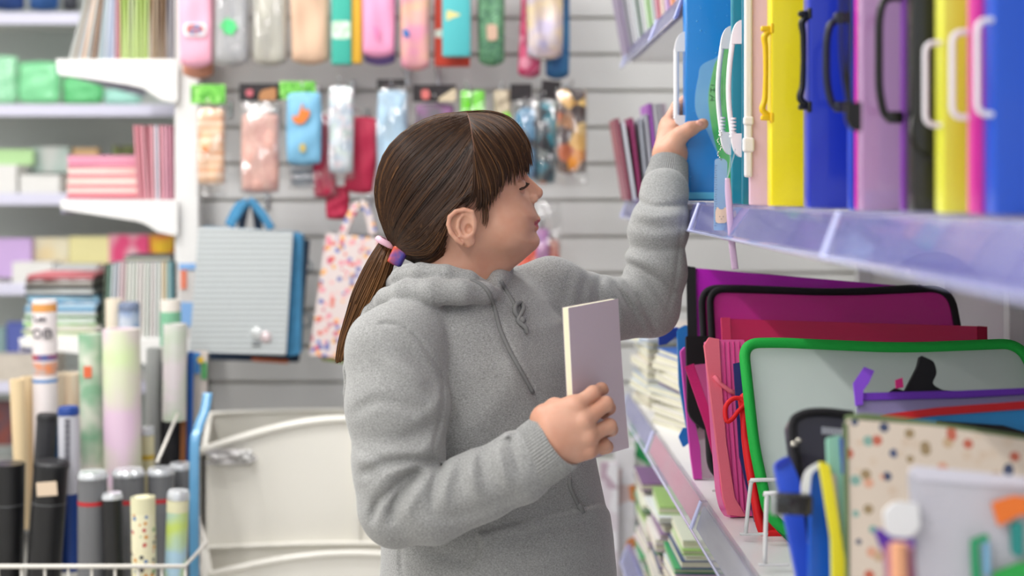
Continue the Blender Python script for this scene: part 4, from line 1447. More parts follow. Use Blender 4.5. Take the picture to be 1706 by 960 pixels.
obj('water_drop_print', m, mat('drop_gloss', '#3fa4ea', 0.05, coat=1.0), c1_, smooth=True)
m = MB(); m.box((0, -0.0185, 0.009), (0.243, 0.003, 0.012), bevel=0.001)
obj('bottom_welt', m, mat('light_blue_welt', '#6cc7ee', 0.25), c1_)

case('document_case', 'teal translucent case directly in front of the bright blue one', 1219, 0.014, plast('teal_plastic', '#168ea6', 0.92), handle='rod', hcol=HWHITE, hy=(42, 258))
case('document_case', 'thin deep teal case with the tallest white rod handle', 1237, 0.012, plast('deep_teal_plastic', '#0c7f9a', 0.92), handle='rod', hcol=HWHITE, hy=(32, 262), xramp=0.358)
t3 = case('document_case', 'narrow pale pink case with a long white strap along its edge', 1249, 0.012, plast('pale_pink_plastic', '#e9c6d8'), xramp=0.360)
m = MB(); m.box((-0.125, -0.008, 0.20), (0.011, 0.008, 0.32), bevel=0.003)
m.box((-0.125, -0.010, 0.085), (0.016, 0.010, 0.020), bevel=0.003); m.box((-0.125, -0.010, 0.118), (0.014, 0.010, 0.012), bevel=0.003)
obj('strap', m, HWHITE, t3)
case('document_case', 'peach pink case between the pale pink and the yellow one', 1256, 0.030, plast('peach_plastic', '#f3b5a4'))
case('document_case', 'yellow case with a yellow moulded handle on the middle shelf', 1285, 0.032, plast('yellow_plastic', '#fae600'), handle='clip', hcol=mat('yellow_handle', '#f7c80a', 0.35), hy=(47, 196))
case('document_case', 'royal blue case with a black moulded handle beside the yellow one', 1348, 0.034, plast('royal_blue_plastic', '#1a34b8'), handle='clip', hcol=HBLACK, hy=(22, 178))
case('document_case', 'slim blue case whose wide black grip stands out to the side', 1415, 0.012, plast('slim_blue_plastic', '#1d46c8'), handle='strap', hcol=mat('navy_grip', '#161c33', 0.35), hy=(30, 182))
case('document_case', 'narrow magenta case behind the clear lilac one', 1426, 0.010, plast('magenta_plastic', '#d20aa8'))
# the clear lilac case holds a blue-bottomed pocket and reflects the lamps
cl = case('document_case', 'clear lilac case with rippled glossy film and a blue strip at its bottom', 1436, 0.03, mat('clear_lilac', '#c9a6cf', 0.12, alpha=0.72, coat=0.8, bump=0.8, bscale=14), handle=None)
m = MB(); m.box((0, -0.002, 0.012), (0.23, 0.02, 0.018), bevel=0.002); obj('blue_insert', m, plast('insert_blue', '#1f62c4'), cl)
m = MB(); m.box((0.01, 0.005, 0.16), (0.22, 0.008, 0.28), bevel=0.002); obj('paper_insert', m, mat('insert_paper', '#d8c6dc', 0.6), cl)
case('document_case', 'purple case with a slim black moulded handle', 1503, 0.012, plast('purple_plastic', '#7a2f9e'), handle='strap', hcol=HBLACK, hy=(-8, 200))
bk = case('document_case', 'black ribbed case between the purple and the yellow-green one', 1522, 0.03, plast('black_plastic', '#20201f'))
m = MB()
sc_ = _mw[bk].translation.y / F
pp = [P(1521, 195, _mw[bk].translation.y - 0.02), P(1519, 230, _mw[bk].translation.y - 0.03), P(1534, 255, _mw[bk].translation.y - 0.03), P(1562, 272, _mw[bk].translation.y - 0.03), P(1585, 284, _mw[bk].translation.y - 0.02)]
m.tube(smooth_path(pp, 5), 0.0018, 6)
obj('elastic_cord', m, HBLACK, bk, world=True)
case('document_case', 'yellow-green case whose white arch handle lies over the black case', 1571, 0.028, plast('lime_plastic', '#dfe03a', col2='#e6e860', vscale=3), handle='arch', hcol=HWHITE, hy=(70, 208))
case('document_case', 'pink-edged yellow case with a white arch handle', 1616, 0.010, plast('pink_edge_plastic', '#e457a4'), handle='arch', hcol=HWHITE, hy=(52, 195))
case('document_case', 'hot magenta case with no handle of its own, second from the camera', 1629, 0.020, plast('hot_magenta_plastic', '#c4068f'))
case('document_case', 'large smooth blue case nearest to the camera, with a white arch handle', 1658, 0.04, plast('cobalt_plastic', '#0b4fc6'), wid=0.30, handle='arch', hcol=HWHITE, hy=(32, 190))
# black cable with its plug hanging from the slim blue case
t = thing('hanging_strap', 'black strap with a rounded leather tab hanging over the blue case', 'strap', P(1417, 200, 1.37))
m = MB(); Yq = 1.345
m.tube(smooth_path([P(1403, -30, Yq), P(1402, 60, Yq), P(1405, 120, Yq), P(1414, 175, Yq)], 6), 0.0022, 8)
m.tube(smooth_path([P(1414, -30, Yq), P(1416, 60, Yq), P(1414, 120, Yq), P(1416, 175, Yq)], 6), 0.0026, 8)
obj('strap', m, HBLACK, t, world=True, smooth=True)
m = MB()
tb = [tuple(v) for v in round_outline([(1411, 170, 2), (1436, 170, 2), (1436, 219, 4), (1420, 218, 12), (1409, 200, 10)], 4)]
m.prism([P(x, y, Yq - 0.004) for x, y in tb], (0, 0.006, 0))
obj('tab', m, HBLACK, t, world=True)

# the ruler charm and the lilac ribbon hanging from the rod handles
t = thing('ruler_charm', 'small clear blue ruler with a bear face on a bead chain hanging from the case', 'keyring', P(1200, 320, 2.0))
YR = 1.97
m = MB()
for i in range(16):
    m.lathe([(0.0003, -0.0011), (0.0011, 0), (0.0003, 0.0011)], P(1199 + 3.0 * math.sin(i * 0.9), 218 + i * 3.2, YR), seg=6)
obj('bead_chain', m, mat('silver_beads', '#9a968c', 0.25, metal=0.9), t, world=True)
m = MB()
ol = round_outline([(1191, 266, 4), (1196, 264, 5), (1206, 264, 5), (1212, 270, 4), (1211, 320, 2), (1211, 384, 3), (1189, 384, 3), (1190, 320, 2)], 3)
m.prism([P(x, y, YR) for x, y in ol], (0, 0.0014, 0))
obj('ruler', m, mat('ruler_plastic', '#9fc4ea', 0.2, alpha=0.7, coat=0.6), t, world=True)
m = MB()
for i in range(26):
    y = 276 + i * 4
    m.box(P(1192 if i % 2 else 1193, y, YR - 0.0004), (0.0035 if i % 5 == 0 else 0.002, 0.0004, 0.0005))
obj('ruler_mark', m, mat('tick_navy', '#42506f', 0.6), t, world=True)['kind'] = 'stuff'
m = MB()
ol = round_outline([(1192, 352, 3), (1195, 344, 3), (1199, 349, 2), (1205, 349, 2), (1209, 344, 3), (1211, 354, 4), (1211, 372, 6), (1192, 372, 6)], 3)
m.prism([P(x, y, YR - 0.0012) for x, y in ol], (0, 0.0008, 0))
obj('bear_face', m, mat('bear_cream', '#efd3b8', 0.6), t, world=True)
m = MB()
for x in (1199, 1205): m.lathe([(0.0006, 0), (0.0005, 0.0004)], P(x, 361, YR - 0.0014), R=rotx(math.pi / 2), seg=8)
m.box(P(1202, 365, YR - 0.0014), (0.0016, 0.0003, 0.0005))
obj('bear_eye', m, mat('print_black', '#221c22', 0.6), t, world=True)
t = thing('lilac_ribbon', 'lilac plastic ribbon on a clear thread hanging in front of the rail', 'ribbon', P(1220, 450, 1.93))
m = MB()
path = smooth_path([P(1212, 297, 1.93), P(1214, 330, 1.925), P(1217, 370, 1.92), P(1220, 410, 1.92), P(1225, 449, 1.925)], 8)
m.tube(path, [0.0033 + 0.0012 * min(1, i / 6) for i in range(len(path))], 8, flat=0.25, up=(1, 0, 0))
obj('ribbon', m, mat('lilac_ribbon', '#d9b9d8', 0.35, alpha=0.92), t, smooth=True, world=True)
m = MB()
m.tube([P(1212, 297, 1.93), P(1217, 265, 1.93), P(1214, 240, 1.93)], 0.0005, 5)
m.tube([P(1212, 297, 1.93), P(1222, 262, 1.93), P(1225, 248, 1.93)], 0.0005, 5)
obj('thread', m, mat('clear_thread', '#c9d6e6', 0.2, alpha=0.7), t, world=True)
# coloured reflections on the middle shelf's front strip, painted as thin patches
m = MB()
t = thing('shelf_reflection', 'row of small coloured patches painting reflections along the front of the middle shelf', 'painted reflections', (0.36, 1.8, Z_M))
cc = ['#e9b8c8', '#8d7aa0', '#f1e6b0', '#e9e9f2', '#d89aa8', '#f4f0ea']
ms = [mat('card_%d' % i, c, 0.4) for i, c in enumerate(cc)]
for i in range(24):
    m.box((XS + 0.022, 2.45 - i * 0.055, Z_M + 0.0008), (0.024, 0.050, 0.0012), R=rotz(0.15), mi=i % 6)
obj('reflection_patch', m, ms, t, world=True)['kind'] = 'stuff'
# ------------------------------------------------------------------ folders and pouches standing on the lower shelf
ZL = -0.500                                     # shelf top relative to the eye
def slab(name, outline, pl, th, m_, parent, n=None, off=0.0, smooth_o=False):
    n_ = pl.n()
    pts = [pl.at(x, y, off) for x, y in outline]
    b_ = MB(); b_.prism(pts, -n_ * th)
    return obj(name, b_, m_, parent, world=True)
def piping(name, outline, pl, r, m_, parent, off=0.0, closed=True, flat=1.0):
    pts = [pl.at(x, y, off) for x, y in outline]
    b_ = MB(); b_.tube(pts, r, 8, closed=closed, flat=flat, up=pl.n() if flat != 1.0 else None)
    return obj(name, b_, m_, parent, smooth=True, world=True)
def base_of(pl, px, py):
    v = pl.at(px, py); return v
def mesh_mat(name, c, alpha=0.7, c2=None):
    """clear vinyl with a fine woven grid"""
    if name in _M: return _M[name]
    m_ = mat(name, c, 0.25, alpha=alpha, coat=0.5)
    nt = m_.node_tree; b_ = nt.nodes['Principled BSDF']
    tc = nt.nodes.new('ShaderNodeTexCoord')
    ws = []
    for d in ('X', 'Z'):
        w_ = nt.nodes.new('ShaderNodeTexWave'); w_.bands_direction = d; w_.inputs['Scale'].default_value = 110
        mp = nt.nodes.new('ShaderNodeMapping'); mp.inputs['Rotation'].default_value = (0, 0.6, 0)
        nt.links.new(tc.outputs['Object'], mp.inputs['Vector']); nt.links.new(mp.outputs['Vector'], w_.inputs['Vector']); ws.append(w_)
    mx = nt.nodes.new('ShaderNodeMath'); mx.operation = 'MAXIMUM'
    nt.links.new(ws[0].outputs['Fac'], mx.inputs[0]); nt.links.new(ws[1].outputs['Fac'], mx.inputs[1])
    bp = nt.nodes.new('ShaderNodeBump'); bp.inputs['Strength'].default_value = 0.4; bp.inputs['Distance'].default_value = 0.001
    nt.links.new(mx.outputs[0], bp.inputs['Height']); nt.links.new(bp.outputs['Normal'], b_.inputs['Normal'])
    return m_
BLACKF = mat('black_webbing', '#17161a', 0.8, bump=0.5, bscale=700)
GRP = 'zip folders standing on the lower shelf'
# 1 purple folder with black binding, farthest
pl = Plane(2.44, 0.28, -0.12, zb=ZL, xb=0.35)
t = thing('zip_folder', 'large purple plastic folder with black bound edge, farthest of the standing folders', 'folder', pl.at(1250, 760), group=GRP)
PUR = mat('purple_vinyl', '#cc12cf', 0.18, coat=0.6)
slab('cover', round_outline([(1150, 446, 2), (1545, 480, 8), (1560, 780, 4), (1155, 700, 4)], 3), pl, 0.004, PUR, t)
slab('binding', round_outline([(1143, 444, 2), (1159, 446, 2), (1164, 716, 4), (1148, 690, 4)], 3), pl, 0.010, BLACKF, t, off=0.004)
slab('corner_clip', [(1530, 474), (1546, 478), (1544, 486), (1528, 482)], pl, 0.008, BLACKF, t, off=0.002)
# the mesh folder behind its left foot
pl0 = Plane(2.46, 0.10, 0.0, zb=ZL, xb=0.35)
t = thing('mesh_folder', 'see-through mesh folder edged in orchid pink, at the shelf front behind the black binding', 'folder', pl0.at(1170, 800), group=GRP)
PK2 = mat('orchid_piping', '#e04ebc', 0.7, bump=0.4, bscale=700)
slab('cover', [(1140, 582), (1212, 582), (1212, 800), (1158, 800)], pl0, 0.003, mesh_mat('pink_mesh_vinyl', '#c9a0b8', 0.55), t)
slab('piping', round_outline([(1133, 586, 3), (1141, 578, 2), (1152, 680, 2), (1166, 745, 2), (1169, 802, 2), (1156, 803, 3), (1150, 760, 2)], 2), pl0, 0.012, PK2, t, off=0.006)
# 2 magenta zip pouch with black zip, rounded corners (two nested zips)
pl = Plane(2.37, 0.32, -0.10, zb=ZL, xb=0.36)
for k, (dx_, dy_, Yo, lab) in enumerate([(0, 0, 0.03, 'magenta zip pouch with a black zip, just in front of the purple folder'), (14, 2, 0.0, 'glossy magenta zip pouch with black zip edge and finely ribbed face')]):
    p2 = Plane(2.37 + Yo, 0.32, -0.10, zb=ZL, xb=0.36)
    t = thing('zip_pouch', lab, 'pouch', p2.at(1300, 760), group=GRP)
    ol = [tuple(v) for v in round_outline([(1168 + dx_, 480 + dy_, 30), (1240, 481 + dy_, 20), (1400, 488, 60), (1555 + dx_ * 2, 478 + dy_, 45), (1584 + dx_, 560, 25), (1575, 800, 30), (1184 + dx_, 800, 40)], 20, 8)]
    slab('pouch_body', ol, p2, 0.008, mesh_mat('magenta_vinyl', '#dc1aa0', 0.95), t)
    piping('zip', [tuple(v[:2]) for v in ol], p2, 0.0062, BLACKF, t, off=0.001)
# black rounded lower corner hanging down at the left
pl = Plane(2.40, 0.25, 0.0, zb=ZL, xb=0.36)
t = thing('laptop_sleeve', 'black zip sleeve with a rounded lower corner behind the pink strap', 'sleeve', pl.at(1170, 730), group=GRP)
slab('sleeve_body', round_outline([(1143, 560, 2), (1180, 560, 2), (1205, 600, 2), (1205, 770, 4), (1193, 770, 4), (1190, 722, 10), (1165, 712, 22), (1146, 690, 20)], 3, 6), pl, 0.012, BLACKF, t)
# 3 crimson-pink folder
pl = Plane(2.31, 0.36, -0.02, zb=ZL, xb=0.38)
t = thing('plastic_folder', 'crimson pink plastic folder with a ribbon-bound left edge above the green one', 'folder', pl.at(1350, 800), group=GRP)
slab('cover', [(1202, 531), (1640, 544), (1650, 860), (1215, 860)], pl, 0.005, mat('crimson_vinyl', '#e62a6a', 0.25, alpha=0.93, coat=0.5), t)
slab('binding', [(1201, 530), (1216, 530), (1232, 860), (1218, 860)], pl, 0.007, mat('coral_webbing', '#f04474', 0.75, bump=0.4, bscale=700), t, off=0.003)
slab('corner_binding', [(1628, 544), (1644, 545), (1652, 860), (1636, 860)], pl, 0.007, mat('dark_red_webbing', '#a5103c', 0.75), t, off=0.003)
# 4 pink strap looped over the sleeve
pl = Plane(2.37, 0.14, 0.0, zb=ZL, xb=0.36)
t = thing('folder_strap', 'hot pink webbing strap slanting down between the black sleeve and the pink folder', 'strap', pl.at(1190, 800), group=GRP)
HP = mat('hot_pink_webbing', '#f0328c', 0.7, bump=0.5, bscale=600)
slab('strap', [(1141, 611), (1156, 606), (1196, 720), (1203, 820), (1195, 790), (1176, 712)], pl, 0.004, HP, t)
slab('strap_face', [(1156, 608), (1178, 606), (1181, 640), (1196, 712), (1196, 722)], pl, 0.003, mat('pink_vinyl_face', '#e66cae', 0.35, coat=0.4), t)
# 5 pink folder, edge-on
pl = Plane(2.17, 0.30, 0.25, zb=ZL, xb=0.375)
t = thing('expanding_folder', 'salmon pink expanding folder with fabric piping and a flap band, seen by its edge', 'folder', pl.at(1225, 870), group=GRP)
ol = round_outline([(1180, 566, 3), (1240, 566, 3), (1262, 780, 4), (1262, 884, 8), (1232, 874, 18), (1208, 852, 26), (1200, 820, 20)], 6, 6)
slab('folder_body', ol, pl, 0.02, mat('pink_pp', '#fb68b0', 0.4, coat=0.3), t)
SALM = mat('salmon_piping', '#ff7d92', 0.75, bump=0.5, bscale=700)
slab('piping', [(1172, 576), (1180, 563), (1196, 566), (1200, 640), (1208, 740), (1222, 830), (1240, 860), (1262, 874), (1262, 888), (1236, 880), (1212, 858), (1203, 830), (1190, 720), (1180, 640)], pl, 0.006, SALM, t, off=0.005)
piping('flap_band', [(1186, 628), (1196, 640), (1212, 652), (1228, 658)], pl, 0.0036, SALM, t, off=0.007, closed=False)
for i, x in enumerate((1208, 1216, 1224, 1233)):
    piping('pleat', [(x - 2, 570), (x + 4, 700), (x + 16, 850)], pl, 0.0009, mat('pink_pleat', '#d23a88', 0.5), t, off=0.001, closed=False)
# 5b navy folder sliver and 5c
pl = Plane(2.14, 0.30, 0.0, zb=ZL, xb=0.39)
t = thing('plastic_folder', 'navy blue folder, a thin strip left of the green folder', 'folder', pl.at(1250, 880), group=GRP)
slab('cover', [(1222, 606), (1250, 600), (1320, 905), (1258, 880), (1232, 760)], pl, 0.006, mat('navy_pp', '#22306e', 0.4, coat=0.3), t)
# 6 red folder
pl = Plane(2.062, 0.46, 0.03, zb=ZL, xb=0.40)
t = thing('zip_folder', 'red zip folder behind the green one with a looped red pull', 'folder', pl.at(1300, 905), group=GRP)
REDW = mat('red_webbing', '#e3121b', 0.6, bump=0.4, bscale=700)
ol = [tuple(v[:2]) for v in round_outline([(1236, 664, 6), (1280, 640, 4), (1640, 640, 20), (1680, 934, 30), (1320, 932, 30), (1286, 918, 20), (1266, 878, 20), (1245, 760, 30)], 6, 7)]
slab('cover', ol, pl, 0.003, mat('red_cover', '#c8141c', 0.4), t, off=-0.002)
piping('zip', ol, pl, 0.0066, REDW, t)
lp = [(1242, 678), (1232, 667), (1218, 668), (1207, 682), (1209, 704), (1219, 700), (1228, 688), (1240, 676)]
piping('zip_pull', [tuple(v[:2]) for v in smooth_path([(x, y, 0) for x, y in lp], 5)], pl, 0.0036, REDW, t, off=0.008, closed=False)
# 7 green zip folder, big
pl = Plane(2.00, 0.46, 0.03, zb=ZL, xb=0.40)
t = thing('zip_folder', 'clear vinyl zip folder with bright green piping and rounded corners', 'folder', pl.at(1380, 880), group=GRP)
GRN = mat('green_webbing', '#0ba63b', 0.7, bump=0.4, bscale=700)
ol = [tuple(v[:2]) for v in round_outline([(1238, 572, 42), (1300, 571, 20), (1500, 580, 60), (1700, 572, 50), (1730, 640, 30), (1760, 912, 40), (1342, 902, 46), (1282, 866, 30), (1256, 740, 30)], 10, 9)]
slab('cover', ol, pl, 0.006, mesh_mat('green_clear_vinyl', '#dcece6', 0.22), t, off=-0.001)
piping('piping', ol, pl, 0.0082, GRN, t)
slab('back_cover', ol, pl, 0.003, mat('white_back_sheet', '#e6ece8', 0.5), t, off=-0.02)
for i in range(3):
    piping('gusset', [(x + 3 * i, y + 8 + 4 * i) for x, y in [(1292, 862), (1318, 888), (1350, 902), (1420, 906), (1500, 906)]], pl, 0.0042, mat('dark_green_fold', '#08742c', 0.6), t, off=-0.004 * i, closed=False)
# 8 purple zip pouch lying behind the floral one
pl = Plane(1.70, 0.35, -0.06, zb=ZL, xb=0.45)
t = thing('zip_pouch', 'clear pouch with a purple zip and red and blue layers behind the floral pouch', 'pouch', pl.at(1550, 900), group=GRP)
PZ = mat('purple_zip', '#6c2fb5', 0.6, bump=0.4, bscale=500)
slab('pouch_body', [(1428, 664), (1760, 652), (1780, 1100), (1440, 1100)], pl, 0.006, mat('clear_grey_vinyl', '#9d8fc0', 0.25, alpha=0.8, coat=0.4), t)
slab('zip', [(1424, 656), (1430, 668), (1600, 664), (1760, 655), (1760, 645), (1600, 652)], pl, 0.006, PZ, t, off=0.004)
slab('zip_pull', [(1420, 640), (1438, 613), (1455, 620), (1446, 640), (1437, 652), (1436, 676), (1424, 678)], pl, 0.004, mat('violet_pull', '#8a4bd8', 0.5), t, off=0.007)
pl = Plane(1.66, 0.35, -0.06, zb=ZL, xb=0.45)
t = thing('plastic_folder', 'bright blue folder with a red edge and black lower band behind the floral pouch', 'folder', pl.at(1600, 900), group=GRP)
slab('cover', [(1470, 694), (1560, 690), (1760, 680), (1780, 1100), (1480, 1100)], pl, 0.004, mat('sky_pp', '#1c84c4', 0.35, coat=0.3), t)
slab('red_edge', [(1466, 692), (1560, 680), (1760, 665), (1760, 678), (1560, 693), (1480, 702)], pl, 0.004, mat('red_edge', '#c4161f', 0.5), t, off=0.003)
slab('black_band', [(1560, 702), (1670, 710), (1710, 722), (1760, 724), (1760, 745), (1560, 730)], pl, 0.004, BLACKF, t, off=0.004)
# 9 black bow strap
pl = Plane(1.76, 0.3, 0.0, zb=ZL, xb=0.5)
t = thing('black_strap', 'black looped strap end with a pink corner sticking up over the purple zip', 'strap', pl.at(1530, 655), group=None)
slab('loop', round_outline([(1508, 652, 3), (1530, 610, 6), (1534, 592, 3), (1556, 602, 6), (1562, 622, 10), (1552, 640, 8), (1570, 650, 3), (1620, 654, 3), (1620, 662, 2), (1476, 660, 3), (1490, 646, 5)], 4, 5), pl, 0.012, BLACKF, t)
slab('pink_corner', [(1491, 634), (1502, 630), (1504, 646), (1492, 648)], pl, 0.004, HP, t, off=0.004)

# 10 dark pouch standing behind the blue binders
pl = Plane(1.52, 0.30, 0.10, zb=ZL, xb=0.36)
t = thing('pencil_case', 'dark navy glossy case with rounded top and a silver pull, by the blue binders', 'pencil case', pl.at(1370, 900))
DK = mat('dark_glossy_vinyl', '#2a2b3c', 0.15, coat=0.8)
slab('case_body', round_outline([(1318, 700, 16), (1352, 688, 10), (1412, 692, 8), (1425, 720, 6), (1430, 960, 4), (1345, 900, 6)], 8, 6), pl, 0.03, DK, t)
piping('zip', [tuple(v[:2]) for v in smooth_path([(x, y, 0) for x, y in [(1345, 880), (1328, 780), (1319, 712), (1334, 692), (1370, 687), (1420, 692)]], 5)], pl, 0.005, BLACKF, t, off=0.002, closed=False)
m = MB()
for i in range(6):
    p = pl.at(1370 + i * 6, 718 + i * 0.6, 0.003); m.box(p, (0.003, 0.002, 0.0075))
obj('lettering', m, mat('light_grey_print', '#b9bcc6', 0.5), t, world=True)
m = MB(); m.lathe([(0.001, -0.003), (0.004, -0.001), (0.004, 0.001), (0.001, 0.003)], pl.at(1318, 742, 0.01), seg=12); m.lathe([(0.001, -0.003), (0.003, -0.001), (0.003, 0.001), (0.001, 0.003)], pl.at(1326, 736, 0.01), seg=12)
obj('zip_pull', m, mat('silver_pull', '#c8c4b8', 0.25, metal=0.9), t, smooth=True, world=True)
# 11 blue plastic binders / tubes with a black clip, white and yellow edges
def leaner(name, label, ol, Yb, k, th, m_, m_x=0.0, parts=(), cat='folder', group='slim files leaning in front on the lower shelf', bev=False):
    pl_ = Plane(Yb, k, m_x, zb=ZL, xb=0.36)
    cx_, cy_ = sum(x for x, *_ in ol) / len(ol), max(y for _, y, *_ in ol)
    t_ = thing(name, label, cat, pl_.at(cx_, cy_), group=group)
    slab('file_body', round_outline(ol, 5, 6), pl_, th, m_, t_)
    for nm, o_, mm, off_ in parts:
        slab(nm, round_outline(o_, 4, 5), pl_, 0.004, mm, t_, off=off_)
    return t_
leaner('slim_file', 'blue slim file with a rounded darker tip, first of the leaning files', [(1290, 772, 10), (1314, 758, 8), (1332, 800, 4), (1352, 960, 4), (1352, 1240, 4), (1330, 1240, 4), (1328, 960, 4)], 1.50, 0.25, 0.012, mat('blue_file', '#2a52cf', 0.4, coat=0.3),
       parts=[('tip', [(1290, 774, 8), (1313, 760, 8), (1317, 768, 6), (1294, 784, 6)], mat('dark_blue_tip', '#1b34a6', 0.4), 0.003)])
leaner('slim_file', 'vivid blue file with a white curved top edge', [(1352, 790, 12), (1366, 780, 10), (1376, 800, 5), (1388, 960, 4), (1400, 1240, 4), (1362, 1240, 4), (1350, 960, 4)], 1.46, 0.2, 0.014, mat('vivid_blue_file', '#0f57c0', 0.35, coat=0.3),
       parts=[('white_edge', [(1333, 812, 8), (1340, 782, 14), (1366, 768, 10), (1366, 778, 8), (1350, 788, 10), (1346, 830, 4), (1336, 832, 4)], HWHITE, 0.006)])
leaner('slim_file', 'yellow slim file between the blue file and the white cards', [(1365, 768, 6), (1382, 774, 5), (1392, 830, 3), (1412, 960, 3), (1416, 1240, 3), (1396, 1240, 3), (1386, 900, 3)], 1.42, 0.2, 0.008, mat('yellow_file', '#e6dc2c', 0.4))
leaner('slim_file', 'pale card file behind the yellow one with a green and blue lining', [(1378, 730, 6), (1402, 724, 6), (1412, 960, 3), (1410, 1240, 3), (1396, 1240, 3), (1384, 860, 3)], 1.43, 0.2, 0.008, mat('mint_file', '#8fc7b2', 0.5),
       parts=[('card', [(1378, 790), (1392, 790), (1400, 880), (1392, 890)], mat('cream_card', '#dcd6cc', 0.6), 0.002), ('blue_lining', [(1398, 730), (1404, 730), (1408, 790), (1402, 790)], mat('blue_lining', '#3a55b0', 0.5), 0.003)])
m = MB()
t = thing('binder_clip', 'black clip with a clear front holding the blue files', 'clip', P(1330, 862, 1.47))
m.box(P(1322, 840, 1.475), (0.038, 0.016, 0.022), R=roty(0.05), bevel=0.004)
obj('clip_body', m, mat('black_clip', '#101012', 0.25, coat=0.6), t, world=True, smooth=True, auto=40)
m = MB(); m.box(P(1293, 842, 1.478), (0.012, 0.014, 0.02), R=roty(0.05), bevel=0.004)
obj('clip_window', m, mat('clear_clip', '#9fa6a4', 0.15, alpha=0.8, coat=0.6), t, world=True, smooth=True, auto=40)

# 12 floral pouch
FLOR = pmat('floral_linen', ['#c46a55', '#4a5678', '#a08a68', '#dca68c', '#86ada2', '#46506c', '#d9c7b4', '#c8ab8a', '#dccdbd', '#d8c4b0'], 70, 0.85, base='#dccdbd', size=0.36)
pl = Plane(1.38, 0.22, -0.20, zb=ZL, xb=0.36)
t = thing('floral_pouch', 'cream linen pouch printed with small red and navy flowers, green zip on top', 'pouch', pl.at(1500, 1000))
ol = round_outline([(1409, 698, 8), (1560, 710, 20), (1720, 735, 8), (1760, 1240, 4), (1412, 1240, 4), (1410, 960, 4)], 6, 5)
slab('pouch_body', ol, pl, 0.022, FLOR, t)
piping('zip', [tuple(v[:2]) for v in smooth_path([(x, y, 0) for x, y in [(1409, 700), (1440, 695), (1500, 702), (1600, 716), (1720, 735)]], 5)], pl, 0.0042, mat('sage_zip', '#66784e', 0.7, bump=0.5, bscale=500), t, off=-0.006, closed=False)
piping('side_seam', [(1409, 705), (1411, 850), (1413, 1100)], pl, 0.0022, mat('sage_zip'), t, off=0.0, closed=False)
# 13 nearest mesh pouch
pl = Plane(1.24, 0.15, -0.15, zb=ZL, xb=0.37)
t = thing('mesh_pouch', 'white mesh pouch with a frayed white tag and colourful contents, nearest to the camera', 'pouch', pl.at(1610, 1000))
slab('pouch_body', round_outline([(1512, 788, 10), (1540, 780, 8), (1760, 806, 8), (1780, 1240, 4), (1545, 1240, 4), (1528, 960, 4)], 6, 5), pl, 0.004, mesh_mat('white_mesh_vinyl', '#d4d2dc', 0.82), t)
slab('zip', round_outline([(1512, 786, 6), (1524, 776, 6), (1760, 800, 6), (1760, 816, 6), (1530, 800, 6)], 5, 5), pl, 0.006, mat('white_zip', '#dcdae6', 0.6, bump=0.4, bscale=400), t, off=0.002)
slab('tag', round_outline([(1470, 852, 8), (1488, 835, 8), (1528, 838, 8), (1530, 880, 8), (1512, 896, 10), (1476, 892, 10)], 6, 5), pl, 0.010, mat('white_felt_tag', '#e9e9ea', 0.8, bump=0.6, bscale=200), t, off=0.010)
slab('purple_tab', round_outline([(1455, 884, 4), (1466, 880, 4), (1480, 892, 4), (1522, 896, 4), (1522, 915, 6), (1500, 920, 6), (1470, 922, 6)], 4, 5), pl, 0.008, mat('purple_tab', '#5a2fa0', 0.5), t, off=0.008)
def content(name, label, ol, off_, m_, Yo=0.02):
    p_ = Plane(1.24 + Yo, 0.15, -0.15, zb=ZL, xb=0.37)
    cy_ = max(y for _, y, *_ in ol)
    o_ = slab(name, round_outline(ol, 5, 5), p_, 0.006, m_, None)
    tag(o_, label, 'toy', 'coloured craft pieces inside the mesh pouch')
    return o_
content('craft_piece', 'orange wavy craft piece at the top of the mesh pouch', [(1653, 838), (1690, 826), (1740, 832), (1740, 862), (1700, 858), (1664, 878)], 0, mat('orange_foam', '#ee7a2e', 0.6), -0.012)
content('craft_piece', 'green bracket-shaped craft piece in the mesh pouch', [(1618, 900, 3), (1646, 890, 3), (1648, 900, 3), (1630, 906, 3), (1632, 942, 3), (1640, 1000, 3), (1622, 1000, 3)], 0, mat('green_foam', '#1f9a63', 0.6), -0.012)
content('craft_piece', 'teal rounded craft piece low in the mesh pouch', [(1684, 872, 8), (1706, 868, 8), (1706, 930, 8), (1686, 925, 8)], 0, mat('teal_foam', '#2a8c86', 0.6), -0.012)
content('craft_piece', 'bright green curved piece at the bottom corner', [(1655, 955), (1700, 938), (1740, 936), (1740, 1000), (1655, 1000)], 0, mat('lime_foam', '#2aa64a', 0.6), -0.012)
content('craft_piece', 'light blue slim piece beside the green bracket', [(1638, 905), (1648, 902), (1650, 960), (1640, 960)], 0, mat('sky_foam', '#7fb5d6', 0.6), -0.012)
t = thing('glue_stick', 'mauve glue tube with an orange band under the white tag', 'glue', P(1500, 960, 1.2))
m = MB(); m.tube([P(1497, 912, 1.2), P(1512, 1100, 1.2)], 0.013, 16); obj('barrel', m, mat('mauve_tube', '#9d5c7c', 0.4), t, smooth=True, world=True, auto=40)
m = MB(); m.tube([P(1497, 905, 1.19), P(1502, 1100, 1.187)], 0.007, 12); obj('label_band', m, mat('peach_label', '#e9a880', 0.5), t, smooth=True, world=True, auto=40)

